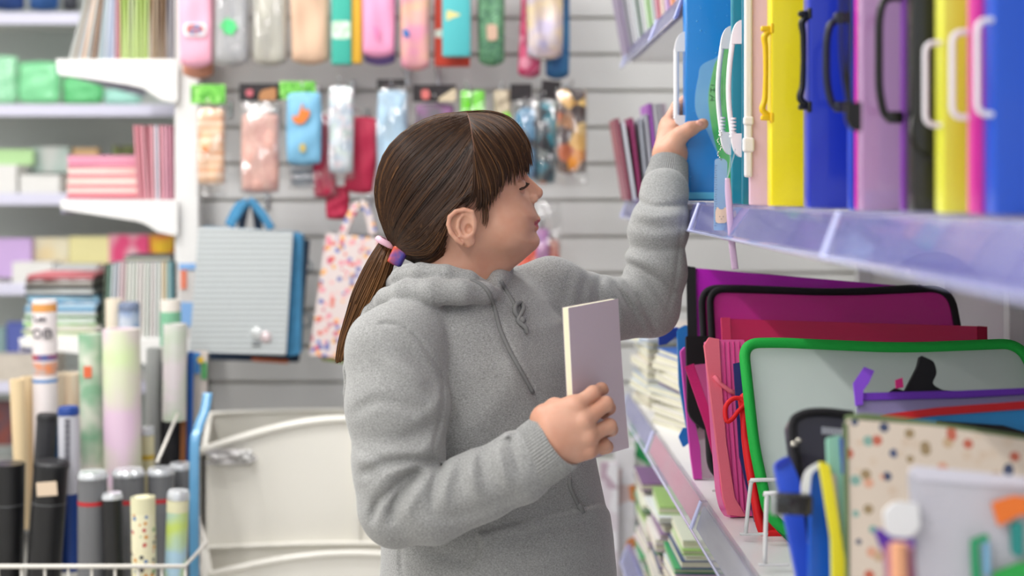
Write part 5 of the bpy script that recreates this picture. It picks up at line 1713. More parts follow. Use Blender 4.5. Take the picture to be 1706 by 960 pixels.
# wire dividers
WIRE = mat('white_wire', '#dedede', 0.35)
def divider(label, x, ytop, xb_, yb, Y, xr):
    t_ = thing('wire_divider', label, 'divider', P(xb_, yb, Y), group='white wire dividers on the lower shelf')
    m_ = MB()
    a = P(xb_, yb, Y)
    zt_ = P(x, ytop, Y).z
    pts = [a + Vector((0.0, 0, 0.002)), Vector((P(x, ytop, Y).x, Y, zt_ - 0.012)), Vector((P(x, ytop, Y).x + 0.003, Y, zt_ - 0.003)), Vector((P(x, ytop, Y).x + 0.012, Y, zt_)), Vector((P(x, ytop, Y).x + xr, Y, zt_))]
    m_.tube(smooth_path(pts, 4), 0.0030, 8)
    obj('wire', m_, WIRE, t_, smooth=True, world=True)
    m_ = MB(); m_.box(a + Vector((0.012, 0, 0.0025)), (0.04, 0.006, 0.004), bevel=0.0015)
    obj('foot', m_, WIRE, t_, world=True)
divider('white wire divider with a bent top beside the black clip', 1277, 822, 1274, 944, 1.86, 0.20)
divider('short white wire divider between the pink and the red folders', 1250, 800, 1242, 893, 2.03, 0.15)
divider('small white wire divider foot under the orchid-edged mesh folder', 1200, 770, 1194, 820, 2.32, 0.12)

# ---- blue bits behind the purple folder
t = thing('blue_bow', 'dark blue ribbon bow poking out behind the purple folder', 'ribbon', P(1115, 570, 2.6))
m = MB(); m.prism([P(x, y, 2.6) for x, y in [(1097, 548), (1104, 545), (1112, 549), (1128, 546), (1140, 550), (1140, 566), (1126, 562), (1110, 574), (1098, 576)]], (0, 0.01, 0))
obj('bow', m, mat('navy_bow', '#1d3f9c', 0.5), t, world=True)
t = thing('plastic_folder', 'light blue folder edge with a small blue tab, behind the orchid-edged folder', 'folder', P(1142, 730, 2.52), group=GRP)
pl = Plane(2.52, 0.2, 0, zb=ZL, xb=0.35)
slab('cover', round_outline([(1128, 548, 8), (1145, 540, 6), (1160, 740, 3), (1150, 750, 3), (1131, 640, 3)], 4, 5), pl, 0.008, mat('azure_pp', '#2f86d0', 0.35, coat=0.4), t)
slab('tab', round_outline([(1130, 728, 3), (1138, 712, 3), (1148, 716, 3), (1148, 738, 3), (1138, 746, 3)], 3, 4), pl, 0.006, mat('tab_blue', '#1f7fd0', 0.35), t, off=0.004)

# ---- notebook stacks further along the shelves
PAGE = mat('page_block', '#d9d6bf', 0.85, var=0.05, vscale=90, stretch=(0.2, 0.2, 6))
def flat_book(label, x, y, z, w_, d_, h_, cover, rot=0.0, group=None, parts=True, name='notebook', cat='notebook', page=None):
    t_ = thing(name, label, cat, (x, y, z), rotz(rot), group=group)
    if parts:
        m_ = MB(); m_.box((0, 0, 0.0012), (w_, d_, 0.0024)); m_.box((0, 0, h_ - 0.0012), (w_, d_, 0.0024)); m_.box((w_ / 2 - 0.001, 0, h_ / 2), (0.002, d_, h_))
        obj('cover', m_, cover, t_)
        m_ = MB(); m_.box((-0.002, 0, h_ / 2), (w_ - 0.006, d_ - 0.006, h_ - 0.0048))
        obj('pages', m_, page or PAGE, t_)
    return t_
z = CZ + ZL
cols = ['#e0dcd2', '#d6d2c4', '#e4e0d8', '#cfd0c8', '#e6e2da', '#b9c0c0', '#7a55a8', '#dcd8cc', '#e2dfd5', '#d8d5c8', '#dedbd0', '#2c62b4']
names_ = ['bottom white notebook of the stack beside the blue tab', 'second white notebook of the lower-shelf stack', 'third white notebook from the bottom of the lower-shelf stack', 'fourth notebook of that white stack, turned slightly',
          'fifth notebook of the white stack on the lower shelf', 'greyish notebook halfway up the lower-shelf stack', 'notebook with a purple cover in the middle of the white stack', 'cream notebook resting on the purple one',
          'white notebook third below the blue one', 'white notebook second below the blue one', 'white notebook just under the blue one', 'blue-covered notebook on top of the lower-shelf stack']
rd = random.Random(11)
for i, (c, nm) in enumerate(zip(cols, names_)):
    h_ = 0.0135 if i != 6 else 0.010
    flat_book(nm, 0.455 + rd.uniform(-0.008, 0.008), 2.98 + rd.uniform(-0.012, 0.012), z, 0.15, 0.21, h_, mat('cover_' + c.strip('#'), c, 0.5), rd.uniform(-0.12, 0.12) + 0.25, 'notebooks stacked on the lower shelf')
    z += h_ + 0.0003
z = CZ + ZL
for i in range(9):
    c = ['#e3dfd6', '#c9b9a8', '#dfe3df', '#aab6c9', '#e8e2d2'][i % 5]
    flat_book(['white', 'tan', 'pale green', 'grey-blue', 'cream'][i % 5] + (' notebook low in' if i < 5 else ' notebook high in') + ' the farther stack at the end of the lower shelf', 0.425 + rd.uniform(-0.006, 0.006), 3.30 + rd.uniform(-0.01, 0.01), z, 0.15, 0.20, 0.018, mat('cover_' + c.strip('#'), c, 0.5), rd.uniform(-0.1, 0.1) + 0.1, 'farther notebooks on the lower shelf')
    z += 0.0183
# magazines spread on top behind the elbow
z += 0.0
for i, c in enumerate(['#c8d6e6', '#e4e6ea', '#9db7cf', '#e8dcd4']):
    flat_book(['pale blue', 'white', 'steel blue', 'cream'][i] + ' magazine on the far stack seen under her raised elbow', 0.46, 3.26, z, 0.21, 0.28, 0.006, mat('mag_' + c.strip('#'), c, 0.3), 0.15 * i - 0.2, 'magazines on the far stack')
    z += 0.0063
# bottom shelf: magazines in piles, with a bright row of little toys at the front
z = CZ - 0.870
pal = ['#cdbcc6', '#7a4a86', '#d8d4cc', '#8a3f3a', '#b9b4b0', '#e6e4de', '#4a3c5c', '#d4c9c0', '#1f7a4a', '#e2e6ea', '#8f6f9c', '#2a9a5c', '#3a4a7a', '#e6ead8', '#9cc46a', '#dfe6d2']
for j, (yy, xx) in enumerate([(2.82, 0.485), (3.10, 0.48), (3.36, 0.475)]):
    z = CZ - 0.870
    for i in range(16):
        c = pal[(i * 5 + j * 3) % 16] if j else pal[i]
        hh_ = 0.010 if i % 3 else 0.016
        flat_book(('purple mauve red grey white dark tan green ice plum emerald navy ivory lime mint'.split() + ['pink'])[(i * 5 + j * 3) % 16] + ' magazine in the ' + ['nearest', 'middle', 'farthest'][j] + ' pile on the bottom shelf, ' + ['low', 'low-middle', 'high-middle', 'high'][i // 4] + ' down', xx + rd.uniform(-0.01, 0.01), yy + rd.uniform(-0.01, 0.01), z, 0.24, 0.21, hh_, mat('mag_' + c.strip('#'), c, 0.35), rd.uniform(-0.05, 0.05), 'magazines piled on the bottom shelf')
        z += hh_ + 0.0003
# notebooks standing on the far end of the middle shelf
zt_ = Z_M
def stand_book(label, pxl, pyt, pyb, Y, th, d_, cover, lean, group, name='notebook', page=None, parts=True, cat='notebook'):
    a = P(pxl, pyb, Y)
    h_ = (pyb - pyt) / F * Y
    t_ = thing(name, label, cat, a, roty(lean), group=group)
    if parts:
        m_ = MB(); m_.box((0.0008, d_ / 2, h_ / 2), (0.0016, d_, h_)); m_.box((th - 0.0008, d_ / 2, h_ / 2), (0.0016, d_, h_)); m_.box((th / 2, 0.001, h_ / 2), (th, 0.002, h_))
        obj('cover', m_, cover, t_)
        m_ = MB(); m_.box((th / 2, d_ / 2 + 0.002, h_ / 2), (th - 0.0034, d_ - 0.006, h_ - 0.005)); obj('pages', m_, page or PAGE, t_)
    else:
        m_ = MB(); m_.box((th / 2, d_ / 2, h_ / 2), (th, d_, h_), bevel=min(0.002, th / 3)); obj('book_block', m_, cover, t_)
    return t_
G_ = 'notebooks standing at the far end of the middle shelf'
for lab, x, yt, c, ln in [('dull wine red notebook leaning, nearest the wall slats', 1046, 196, '#9a5c6a', -0.16), ('white notebook leaning between the wine red and the plum one', 1054, 202, '#dcdce4', -0.15), ('plum notebook leaning beside the white one', 1064, 196, '#a0406e', -0.12), ('clear-covered grey notebook behind her wrist', 1076, 198, '#b4b8c2', -0.10),
                          ('silver grey notebook leaning behind her wrist', 1086, 190, '#c2c2cc', -0.10), ('lilac-edged notebook standing tallest behind her wrist', 1096, 172, '#b26ac6', -0.11), ('pale notebook right of the lilac-edged one', 1104, 172, '#d9d6dc', -0.11), ('off-white notebook behind the thumb side of her wrist', 1112, 172, '#c8c4cc', -0.11), ('pinkish grey notebook next to the white handle', 1120, 172, '#cbbcc8', -0.11)]:
    stand_book(lab, x, yt, 334, 3.30, 0.010, 0.16, mat('spine_' + c.strip('#'), c, 0.4), ln, G_)
# upper shelf books, far end
G_ = 'books standing on the upper right shelf'
for i, (c, x) in enumerate([('#9c8fa8', 1046), ('#8f8f96', 1054), ('#d9d9de', 1062), ('#7d8c84', 1072), ('#e2e2e6', 1080), ('#9fc48a', 1088), ('#c8ccd2', 1096), ('#c87a8a', 1103), ('#e6d6c8', 1110), ('#b99ad0', 1118), ('#e8a070', 1126), ('#c9cbe0', 1134)]):
    stand_book(['violet', 'dark grey', 'white', 'grey-green', 'pale', 'green', 'silver', 'rose', 'cream', 'lavender', 'orange', 'ice blue'][i] + ' book on the upper right shelf above her hand', x, -90, (318 - 0.332 / 3.3 * F) if False else 318 - 0.330 * F / (3.40 - i * 0.045), 3.40 - i * 0.045, 0.012, 0.14, mat('ub_' + c.strip('#'), c, 0.4), -0.18 + 0.01 * i, G_)
# ------------------------------------------------------------------ goods hanging on the slat wall
CHROME = mat('chrome_hook', '#c9c9c9', 0.2, metal=0.9)
FILM = mat('clear_film', '#eef0f2', 0.06, alpha=0.16, coat=1.0, bump=1.0, bscale=26)
_fn = FILM.node_tree; _pb = _fn.nodes['Principled BSDF']; _out = _fn.nodes['Material Output']
_gl = _fn.nodes.new('ShaderNodeBsdfGlossy'); _gl.inputs['Roughness'].default_value = 0.14
_tr = _fn.nodes.new('ShaderNodeBsdfTransparent'); _mx = _fn.nodes.new('ShaderNodeMixShader'); _mx.inputs[0].default_value = 0.17
_fn.links.new(_tr.outputs[0], _mx.inputs[1]); _fn.links.new(_gl.outputs[0], _mx.inputs[2]); _fn.links.new(_mx.outputs[0], _out.inputs['Surface'])
for _l in list(_fn.links):
    if _l.to_node == _pb and _l.to_socket.name == 'Normal': _fn.links.new(_l.from_socket, _gl.inputs['Normal'])
def hook(px, py, Y, label):
    t_ = thing('display_hook', label, 'hook', P(px, py, BW_Y), group='display hooks on the slat wall')
    m_ = MB(); p0, p1 = Vector((P(px, py, Y).x, BW_Y - 0.002, P(px, py, Y).z)), P(px, py, Y)
    m_.tube([p0, Vector((p1.x, Y - 0.04, p1.z)), Vector((p1.x, Y - 0.05, p1.z + 0.008))], 0.0024, 6)
    obj('prong', m_, CHROME, t_, smooth=True, world=True)
    m_ = MB(); m_.box(p0 + Vector((0, -0.004, 0)), (0.012, 0.008, 0.05), bevel=0.002); obj('wall_clip', m_, CHROME, t_, world=True)
def hang(name, label, cat, x0, x1, y0, y1, Y, m_, d=0.035, grp=None, header=None, film=None, zipm=None, extra=None, rot=0.0, wob=0.12, seed=0, hk=True, bx=False):
    """a soft packed case hanging in front of the wall between the given pixel edges"""
    a, b_ = P(x0, y0, Y), P(x1, y1, Y)
    w_, h_ = abs(b_.x - a.x), abs(a.z - b_.z)
    c = (a + b_) / 2
    t_ = thing(name, label, cat, (c.x, Y, b_.z), roty(rot), group=grp)
    mb_ = MB()
    if bx: mb_.box((0, 0, h_ / 2), (w_, d, h_), bevel=0.004)
    else: mb_.pillow((0, 0, h_ / 2), (w_, d, h_), nu=16, nv=22, wob=wob, seed=seed)
    obj('case_body', mb_, m_, t_, smooth=True, auto=50 if bx else None)
    if zipm:
        mb_ = MB(); mb_.tube([(-w_ * 0.42, -d * 0.30, h_ * 0.93), (0, -d * 0.42, h_ * 0.94), (w_ * 0.42, -d * 0.30, h_ * 0.93)], 0.0022, 6)
        obj('zip', mb_, zipm, t_, smooth=True)
    if header:
        hc, hx0, hx1, hy0, hy1 = header
        p, q_ = P(hx0, hy0, Y), P(hx1, hy1, Y)
        mb_ = MB(); mb_.box(((p.x + q_.x) / 2 - c.x, -0.004, (p.z + q_.z) / 2 - b_.z), (q_.x - p.x, 0.002, p.z - q_.z), bevel=0.0008)
        obj('header_card', mb_, hc, t_)
    if film:
        fx0, fx1, fy0, fy1 = film
        p, q_ = P(fx0, fy0, Y), P(fx1, fy1, Y)
        mb_ = MB(); mb_.pillow(((p.x + q_.x) / 2 - c.x, 0, (p.z + q_.z) / 2 - b_.z), (q_.x - p.x, d + 0.012, p.z - q_.z), nu=14, nv=18, wob=0.3, seed=seed + 5)
        obj('film_bag', mb_, FILM, t_, smooth=True)
    if extra:
        for ei, (nm, kind, ol, mm) in enumerate(extra):
            mb_ = MB()
            pts = round_outline(ol, 6, 5) if kind == 'poly' else ol
            f_ = (-d / 2 - 0.0045 if not bx else -d / 2 - 0.0005) - 0.001 * ei
            mb_.prism([Vector((P(x, y, Y).x - c.x, f_, P(x, y, Y).z - b_.z)) for x, y, *_ in pts], (0, 0.0016 if bx else 0.006, 0))
            obj(nm, mb_, mm, t_)
    if hk: hook((x0 + x1) / 2, max(y0 - 8, -60), Y, 'chrome hook carrying the ' + label.split(',')[0].split(' with ')[0].split(' hanging')[0])
    return t_
SOFT = dict(rough=0.75)
YT = 3.74
GT = 'pencil cases hanging in the top row'
GB = 'pencil cases hanging in the second row'
Cm = lambda n, c, **k: mat(n, c, k.pop('rough', 0.6), **k)
hang('pencil_case', 'soft pink pencil case with a small orange and blue oval badge', 'pencil case', 298, 354, -150, 113, YT, Cm('pink_cloth', '#e8a8bd', bump=0.2, bscale=60), grp=GT, seed=1,
     extra=[('badge_rim', 'poly', [(310, 40), (345, 40), (347, 52), (343, 62), (312, 62), (308, 52)], Cm('badge_white', '#e8e4e6')), ('badge', 'poly', [(313, 43), (328, 41), (342, 45), (343, 55), (328, 60), (314, 58)], Cm('badge_colours', '#c8603f', col2='#2f7fb0', vscale=45, detail=0))])
hang('pencil_case', 'terracotta pencil case showing below the pink one', 'pencil case', 303, 357, -120, 131, YT + 0.05, Cm('terracotta_cloth', '#c78a72'), grp=GT, seed=2, hk=False)
hang('pencil_case', 'grey pencil case in film with a bright green clover patch', 'pencil case', 358, 414, -150, 110, YT, Cm('grey_cloth', '#a9a9ab'), grp=GT, film=(352, 418, -160, 114), seed=3,
     extra=[('clover_patch', 'poly', [(375, 36), (382, 30), (386, 36), (394, 36), (393, 44), (400, 48), (392, 52), (390, 62), (382, 56), (376, 60), (375, 50), (367, 46)], Cm('clover_green', '#4fd07a'))])
hang('pencil_case', 'glossy greige pencil case wrapped in shiny film', 'pencil case', 421, 479, -150, 110, YT, Cm('greige_gloss', '#b5b2a6', rough=0.2, coat=0.8, bump=0.8, bscale=30), grp=GT, film=(417, 481, -160, 113), seed=4)
hang('pencil_case', 'wide beige pencil case that narrows downward', 'pencil case', 484, 548, -150, 108, YT, Cm('beige_cloth', '#d3b196', bump=0.2, bscale=70), grp=GT, seed=5, wob=0.2)
hang('pencil_case', 'teal boxed pencil case with a white label', 'pencil case', 553, 586, -150, 108, YT, Cm('teal_card', '#3fae9b'), grp=GT, bx=True, extra=[('label', 'poly', [(554, 36), (585, 36), (585, 66), (554, 66)], Cm('label_cream', '#d9e4dc', col2='#a8cfa8', vscale=60))])
hang('pencil_case', 'mustard yellow box behind the teal one', 'pencil case', 585, 603, -150, 106, YT + 0.01, Cm('mustard_card', '#e0ad35'), grp=GT, bx=True, hk=False)
hang('pencil_case', 'candy pink pencil case hanging in the middle of the top row', 'pencil case', 603, 658, -150, 96, YT, Cm('candy_pink', '#ea9cc0', bump=0.2, bscale=60), grp=GT, seed=7, extra=[('heart_print', 'poly', [(624, 42), (632, 50), (632, 72), (626, 60)], Cm('rose_print', '#df7fae'))])
hang('pencil_case', 'violet pencil case peeking out under the candy pink one', 'pencil case', 606, 660, -120, 109, YT + 0.05, Cm('violet_cloth', '#7f6aa8'), grp=GT, seed=8, hk=False)
hang('pencil_case', 'dreamy pink and peach pencil case with a blue dot', 'pencil case', 667, 717, -150, 118, YT, Cm('dreamy_print', '#d98fa8', col2='#dcae90', vscale=14), grp=GT, seed=9, extra=[('blue_dot', 'poly', [(672, 48), (682, 52), (683, 64), (673, 63)], Cm('dot_blue', '#2f6cae'))])
hang('pencil_case', 'turquoise pencil case with a pale yellow ice-cream print', 'pencil case', 737, 784, -150, 95, YT - 0.02, Cm('turquoise_vinyl', '#55b9bd', rough=0.35), grp=GT, bx=True, extra=[('print_cone', 'poly', [(744, 18), (752, 20), (770, 26), (752, 32), (744, 37)], Cm('print_lemon', '#dccf8a'))])
hang('pencil_case', 'red and orange pencil case behind the turquoise one', 'pencil case', 724, 783, -120, 111, YT + 0.03, Cm('red_orange', '#c8402c'), grp=GT, bx=True, hk=False, extra=[('price_tag', 'poly', [(725, 50), (738, 50), (738, 64), (725, 64)], Cm('tag_pale', '#d8ddd0'))])
hang('pencil_case', 'speckled forest green pencil case with a beige patch', 'pencil case', 796, 841, -150, 110, YT, pmat('green_speckle', ['#4a7a58', '#5a8c66', '#6fa07a', '#47705a'], 160, 0.5), grp=GT, seed=11, extra=[('patch', 'poly', [(810, 42), (828, 42), (829, 68), (812, 70)], Cm('patch_beige', '#c9a892'))])
HOLO = mat('holographic_foil', '#d4c8e0', 0.2, metal=0.7, col2='#f4dcb4', vscale=16, bump=0.9, bscale=18)
hang('pencil_case', 'shiny holographic silver pouch at the right end of the top row', 'pencil case', 876, 938, -150, 100, YT - 0.02, HOLO, grp=GT, seed=12)
hang('pencil_case', 'raspberry patterned pencil case behind the holographic pouch', 'pencil case', 861, 900, -120, 130, YT + 0.02, pmat('raspberry_print', ['#b83a62', '#c84f74', '#d98aa0', '#a8325a'], 40, 0.5), grp=GT, seed=13, rot=0.06, hk=False)
hang('pencil_case', 'deep blue pencil case behind the right side of the holographic pouch', 'pencil case', 908, 949, -120, 132, YT + 0.03, Cm('deep_blue', '#2a5a8c', col2='#3f7aa8', vscale=20), grp=GT, seed=14, hk=False)
for x in (672, 726):
    hook(x, 118, 3.8, 'bare chrome hook below the %s pencil case' % ('dreamy pink' if x == 672 else 'red and orange'))
# pegs' long price fingers
YS = 3.72
BLK = mat('header_black', '#1d1a1c', 0.4, col2='#2c2426', vscale=40)
hang('pencil_case', 'cream and peach striped pencil case under a green card', 'pencil case', 329, 374, 180, 309, YS, pmat('peach_stripes', ['#e6c2a2', '#e2b48e', '#ebcdb2', '#e0a880'], 7, 0.6, kind='wave'), grp=GB, header=(pmat('green_header', ['#5fae3c', '#6fbf4a', '#4d9a30', '#8fd06a'], 90, 0.4), 318, 376, 141, 173), film=(326, 378, 170, 330), seed=20,
     extra=[('print', 'poly', [(338, 244), (350, 244), (350, 254), (338, 254)], Cm('peach_print', '#dd8a5c'))])
hang('pencil_case', 'rose glitter pencil case under a black and orange card', 'pencil case', 402, 465, 188, 322, YS - 0.02, mat('rose_glitter', '#c9978c', 0.35, col2='#d8aca0', vscale=120, bump=0.5, bscale=200), grp=GB, header=(BLK, 399, 466, 139, 168), film=(398, 468, 165, 326), seed=21,
     extra=[('card_print', 'poly', [(436, 152), (462, 146), (462, 168), (432, 168)], Cm('card_tan', '#a8764c')), ('card_badge', 'poly', [(412, 150), (424, 150), (424, 162), (412, 162)], Cm('card_rose', '#b45c66'))])
hang('pencil_case', 'sky blue pencil case with an orange bird print', 'pencil case', 477, 536, 152, 275, YS - 0.02, Cm('sky_cloth', '#78b0d0'), grp=GB, header=(pmat('green_header', [], 1), 466, 526, 136, 166), seed=22,
     extra=[('bird_print', 'poly', [(488, 192, 3), (497, 196, 3), (502, 184, 3), (505, 172, 2), (508, 186, 3), (516, 182, 4), (518, 192, 4), (508, 206, 4), (498, 208, 4), (490, 202, 3)], Cm('bird_orange', '#df7a34')), ('small_print', 'poly', [(501, 240), (511, 240), (511, 254), (501, 254)], Cm('bird_yellow', '#b9a45e'))])
hang('pencil_case', 'striped grey and white pencil case peeking out under the sky blue one', 'pencil case', 484, 527, 200, 312, YS + 0.03, pmat('grey_stripes', ['#c8ccd0', '#7a828c'], 14, 0.6, kind='wave'), grp=GB, seed=23, hk=False, film=(480, 530, 260, 316))
hang('pencil_case', 'white patterned pencil case in glaring film', 'pencil case', 548, 589, 143, 290, YS - 0.02, pmat('white_pastel', ['#cfd6dc', '#b9c6d2', '#d8cfd4', '#c2d0cc'], 60, 0.3), grp=GB, film=(544, 592, 138, 302), seed=24)
REDP = Cm('raspberry_felt', '#b8284a', bump=0.3, bscale=60)
hang('soft_pouch', 'raspberry red soft pouch left of the glaring white case', 'pouch', 524, 562, 190, 330, YS + 0.03, REDP, grp=GB, seed=25, rot=-0.08, hk=False, film=(520, 566, 180, 334))
hang('soft_pouch', 'raspberry red soft pouch leaning, right of the glaring white case', 'pouch', 572, 622, 194, 322, YS + 0.03, REDP, grp=GB, seed=26, rot=0.10)
hang('soft_pouch', 'raspberry red tassel pouch hanging lowest under the white case', 'pouch', 543, 582, 310, 366, YS + 0.05, REDP, grp=GB, seed=27, hk=False)
hang('pencil_case', 'pale blue pencil case in film just left of her hair', 'pencil case', 628, 679, 150, 300, YS, Cm('pale_blue_cloth', '#a8c4d8'), grp=GB, film=(624, 683, 138, 304), header=(BLK, 628, 676, 132, 148), seed=28)
hang('pencil_case', 'mauve pencil case under a black card with a red badge behind her head', 'pencil case', 692, 758, 172, 300, YS, Cm('mauve_cloth', '#8a5a88', col2='#5f5a60', vscale=20), grp=GB, header=(BLK, 688, 760, 141, 170), seed=29,
     extra=[('card_badge', 'poly', [(702, 150), (716, 150), (717, 166), (703, 167)], Cm('badge_red', '#c86a66')), ('card_print', 'poly', [(732, 164), (760, 146), (760, 170), (730, 170)], Cm('card_cream', '#c8b89c'))])
hang('marker_roll', 'neon green roll hanging above her parting, left one', 'roll', 767, 786, 151, 194, YS, Cm('neon_green', '#74dc2c', rough=0.4), grp='neon green rolls', d=0.03, seed=30, wob=0.0)
hang('marker_roll', 'neon green roll hanging above her parting, right one', 'roll', 787, 808, 151, 194, YS, Cm('neon_green', ''), grp='neon green rolls', d=0.03, seed=31, wob=0.0, hk=False, film=(764, 818, 146, 220))
hang('pencil_case', 'small pale packet with a lime corner above her forehead', 'packet', 822, 852, 150, 204, YS + 0.02, Cm('tan_packet', '#b9ab94'), grp=GB, seed=32, extra=[('lime_corner', 'poly', [(836, 188), (850, 188), (850, 204), (836, 204)], Cm('lime_corner', '#8fd048'))])
CAMO = pmat('blue_camo', ['#2f5f8c', '#3f7fa8', '#28405c', '#6f9fc0', '#7f8a86', '#1f2c3c'], 34, 0.35, coat=0.6)
hang('pencil_case', 'blue patterned pencil case under a black card right of her fringe', 'pencil case', 858, 893, 178, 300, YS, CAMO, grp=GB, header=(BLK, 850, 886, 140, 168), film=(855, 898, 160, 310), seed=33)
hang('pencil_case', 'teal and grey camouflage pencil case leaning beside the blue one', 'pencil case', 888, 924, 168, 306, YS + 0.02, pmat('teal_camo', ['#3d5f6a', '#2b3a44', '#8a9490', '#2f7f90', '#c06a3c', '#1f262c'], 36, 0.35, coat=0.6), grp=GB, header=(BLK, 889, 921, 134, 166), film=(884, 928, 160, 312), seed=34, rot=0.08)
hang('pencil_case', 'orange and brown flame print pencil case at the right end', 'pencil case', 928, 977, 148, 290, YS - 0.01, pmat('flame_print', ['#5a3826', '#d8892c', '#e8b45c', '#3f2c28', '#c0602c', '#8a5a34', '#f0c878'], 27, 0.3, coat=0.7), grp=GB, film=(924, 980, 142, 312), seed=35)
hang('toy_pouch', 'pink and violet soft item in clear film beside her chin', 'pouch', 893, 915, 380, 440, YS + 0.1, Cm('pink_violet', '#c08ab4', col2='#b888c8', vscale=30), film=(890, 936, 330, 446), seed=36)
hang('toy_pouch', 'salmon patterned pouch low behind her chin', 'pouch', 862, 932, 398, 470, YS + 0.12, pmat('salmon_print', ['#d8604c', '#e0887a', '#c84a3c', '#e8b0a0'], 60, 0.6), seed=37, hk=False)

# ---- tote bags
def tote(name, label, quad, Y, m_, side_m, strap_m, thick, strap_px, extra=None, yaw=0.0):
    pl_ = Plane(Y, 0.0, yaw, zb=0, xb=P(quad[0][0], 0, Y).x)
    t_ = thing(name, label, 'bag', pl_.at(sum(q_[0] for q_ in quad) / 4, quad[2][1]), group='tote bags on the slat wall')
    slab('front_panel', round_outline(quad, 4, 4), pl_, 0.006, m_, t_)
    n_ = pl_.n()
    inner = [(x + (2 if i in (0, 3) else -2), y) for i, (x, y, *_) in enumerate(quad)]
    slab('gusset', round_outline(inner, 4, 4), pl_, thick, side_m, t_, off=-0.005)
    for k, sp in enumerate(strap_px):
        pts = [pl_.at(x, y, -0.01 - 0.03 * k) for x, y in [tuple(v[:2]) for v in smooth_path([(x, y, 0) for x, y in sp], 6)]]
        b_ = MB(); b_.tube(pts, 0.011, 8, flat=0.18, up=(1, 0, 0.3)); obj('strap', b_, strap_m, t_, smooth=True, world=True)
    return t_, pl_
GREYT = mat('ribbed_grey', '#a3a8aa', 0.7)
nt = GREYT.node_tree; b_ = nt.nodes['Principled BSDF']
tc = nt.nodes.new('ShaderNodeTexCoord'); w_ = nt.nodes.new('ShaderNodeTexWave'); w_.bands_direction = 'Z'; w_.inputs['Scale'].default_value = 22.0
nt.links.new(tc.outputs['Object'], w_.inputs['Vector'])
r_ = nt.nodes.new('ShaderNodeValToRGB'); r_.color_ramp.elements[0].color = lin('#a4aaab'); r_.color_ramp.elements[1].color = lin('#c2c7c8'); r_.color_ramp.elements[0].position = 0.1; r_.color_ramp.elements[1].position = 0.5
nt.links.new(w_.outputs['Fac'], r_.inputs['Fac']); nt.links.new(r_.outputs['Color'], b_.inputs['Base Color'])
bp = nt.nodes.new('ShaderNodeBump'); bp.inputs['Strength'].default_value = 0.5; bp.inputs['Distance'].default_value = 0.004
nt.links.new(w_.outputs['Fac'], bp.inputs['Height']); nt.links.new(bp.outputs['Normal'], b_.inputs['Normal'])
BTOT = mat('denim_blue_canvas', '#3f80a8', 0.75, var=0.1, vscale=30)
t, pl = tote('tote_bag', 'ribbed grey tote bag with two round pins and a blue side', [(331, 377), (488, 386), (476, 592), (315, 586)], 3.66, GREYT, BTOT, BTOT, 0.03, [[(382, 378), (400, 348), (414, 336), (430, 350), (452, 382)], [(376, 376), (392, 345), (408, 338)]])
for k, (x, y, c_) in enumerate([(428, 555, '#d9dcdc'), (443, 562, '#d8c6c8')]):
    m = MB(); m.lathe([(0.0145, 0), (0.0145, -0.002), (0.011, -0.004), (0.001, -0.0045)], pl.at(x, y, 0.001), R=rotx(-math.pi / 2), seg=20)
    obj('pin_badge', m, mat('pin_%d' % k, c_, 0.2, coat=1.0, metal=0.3), t, smooth=True, world=True, auto=40)
m = MB(); m.box(pl.at(427, 572, 0.002), (0.022, 0.002, 0.012)); obj('pin_tag', m, mat('tag_grey', '#7c8082', 0.4), t, world=True)
ps = Plane(3.655, 0, 0.0, zb=0, xb=0)
slab('side_gusset', round_outline([(488, 386), (503, 392), (500, 590), (478, 594)], 4, 4), Plane(3.69, 0, 0), 0.05, BTOT, t)
t2, pl2 = tote('tote_bag', 'dark navy tote bag with an orange hem behind the ribbed grey one', [(345, 395), (516, 400), (498, 604), (348, 600)], 3.80, mat('navy_canvas', '#1e2f44', 0.8), mat('navy_canvas', ''), mat('navy_canvas', ''), 0.03, [[(398, 395), (408, 345), (416, 338), (424, 345), (432, 395)]])
slab('hem', [(420, 596), (480, 600), (480, 606), (420, 602)], pl2, 0.004, mat('hem_orange', '#c4622c', 0.7), t2, off=0.003)
for yy in (442, 532):
    m = MB(); m.tube([pl2.at(x, y, -0.004) for x, y in [tuple(v[:2]) for v in smooth_path([(x, y, 0) for x, y in [(498, yy - 10), (512, yy - 8), (519, yy + 2), (512, yy + 12), (498, yy + 12)]], 4)]], 0.0035, 6)
    obj('side_ring', m, mat('ring_grey', '#8c959a', 0.4), t2, smooth=True, world=True)
FT = pmat('ditsy_floral', ['#d8604c', '#4a5fa8', '#e0a04c', '#e08a9a', '#c8506c', '#f0b070', '#5a6fb8', '#e6a8a8'], 62, 0.75, base='#d9cbc8', size=0.42)
t, pl = tote('tote_bag', 'cream tote bag with tiny red, orange and blue flowers, partly behind her ponytail', [(543, 388), (640, 398), (640, 606), (515, 592)], 3.68, FT, mat('navy_canvas', ''), FT, 0.03, [[(570, 392), (586, 356), (600, 340), (612, 354), (622, 392)]])
slab('hem', [(534, 596), (590, 604), (590, 610), (534, 602)], pl, 0.004, mat('hem_green_red', '#c84a3c', 0.7, col2='#8ab84a', vscale=30), t, off=-0.02)
for nm, x, y in (('chrome hook carrying the two left tote bags', 416, 336), ('chrome hook carrying the flowered tote bag', 600, 340)):
    hook(x, y, 3.70, nm)
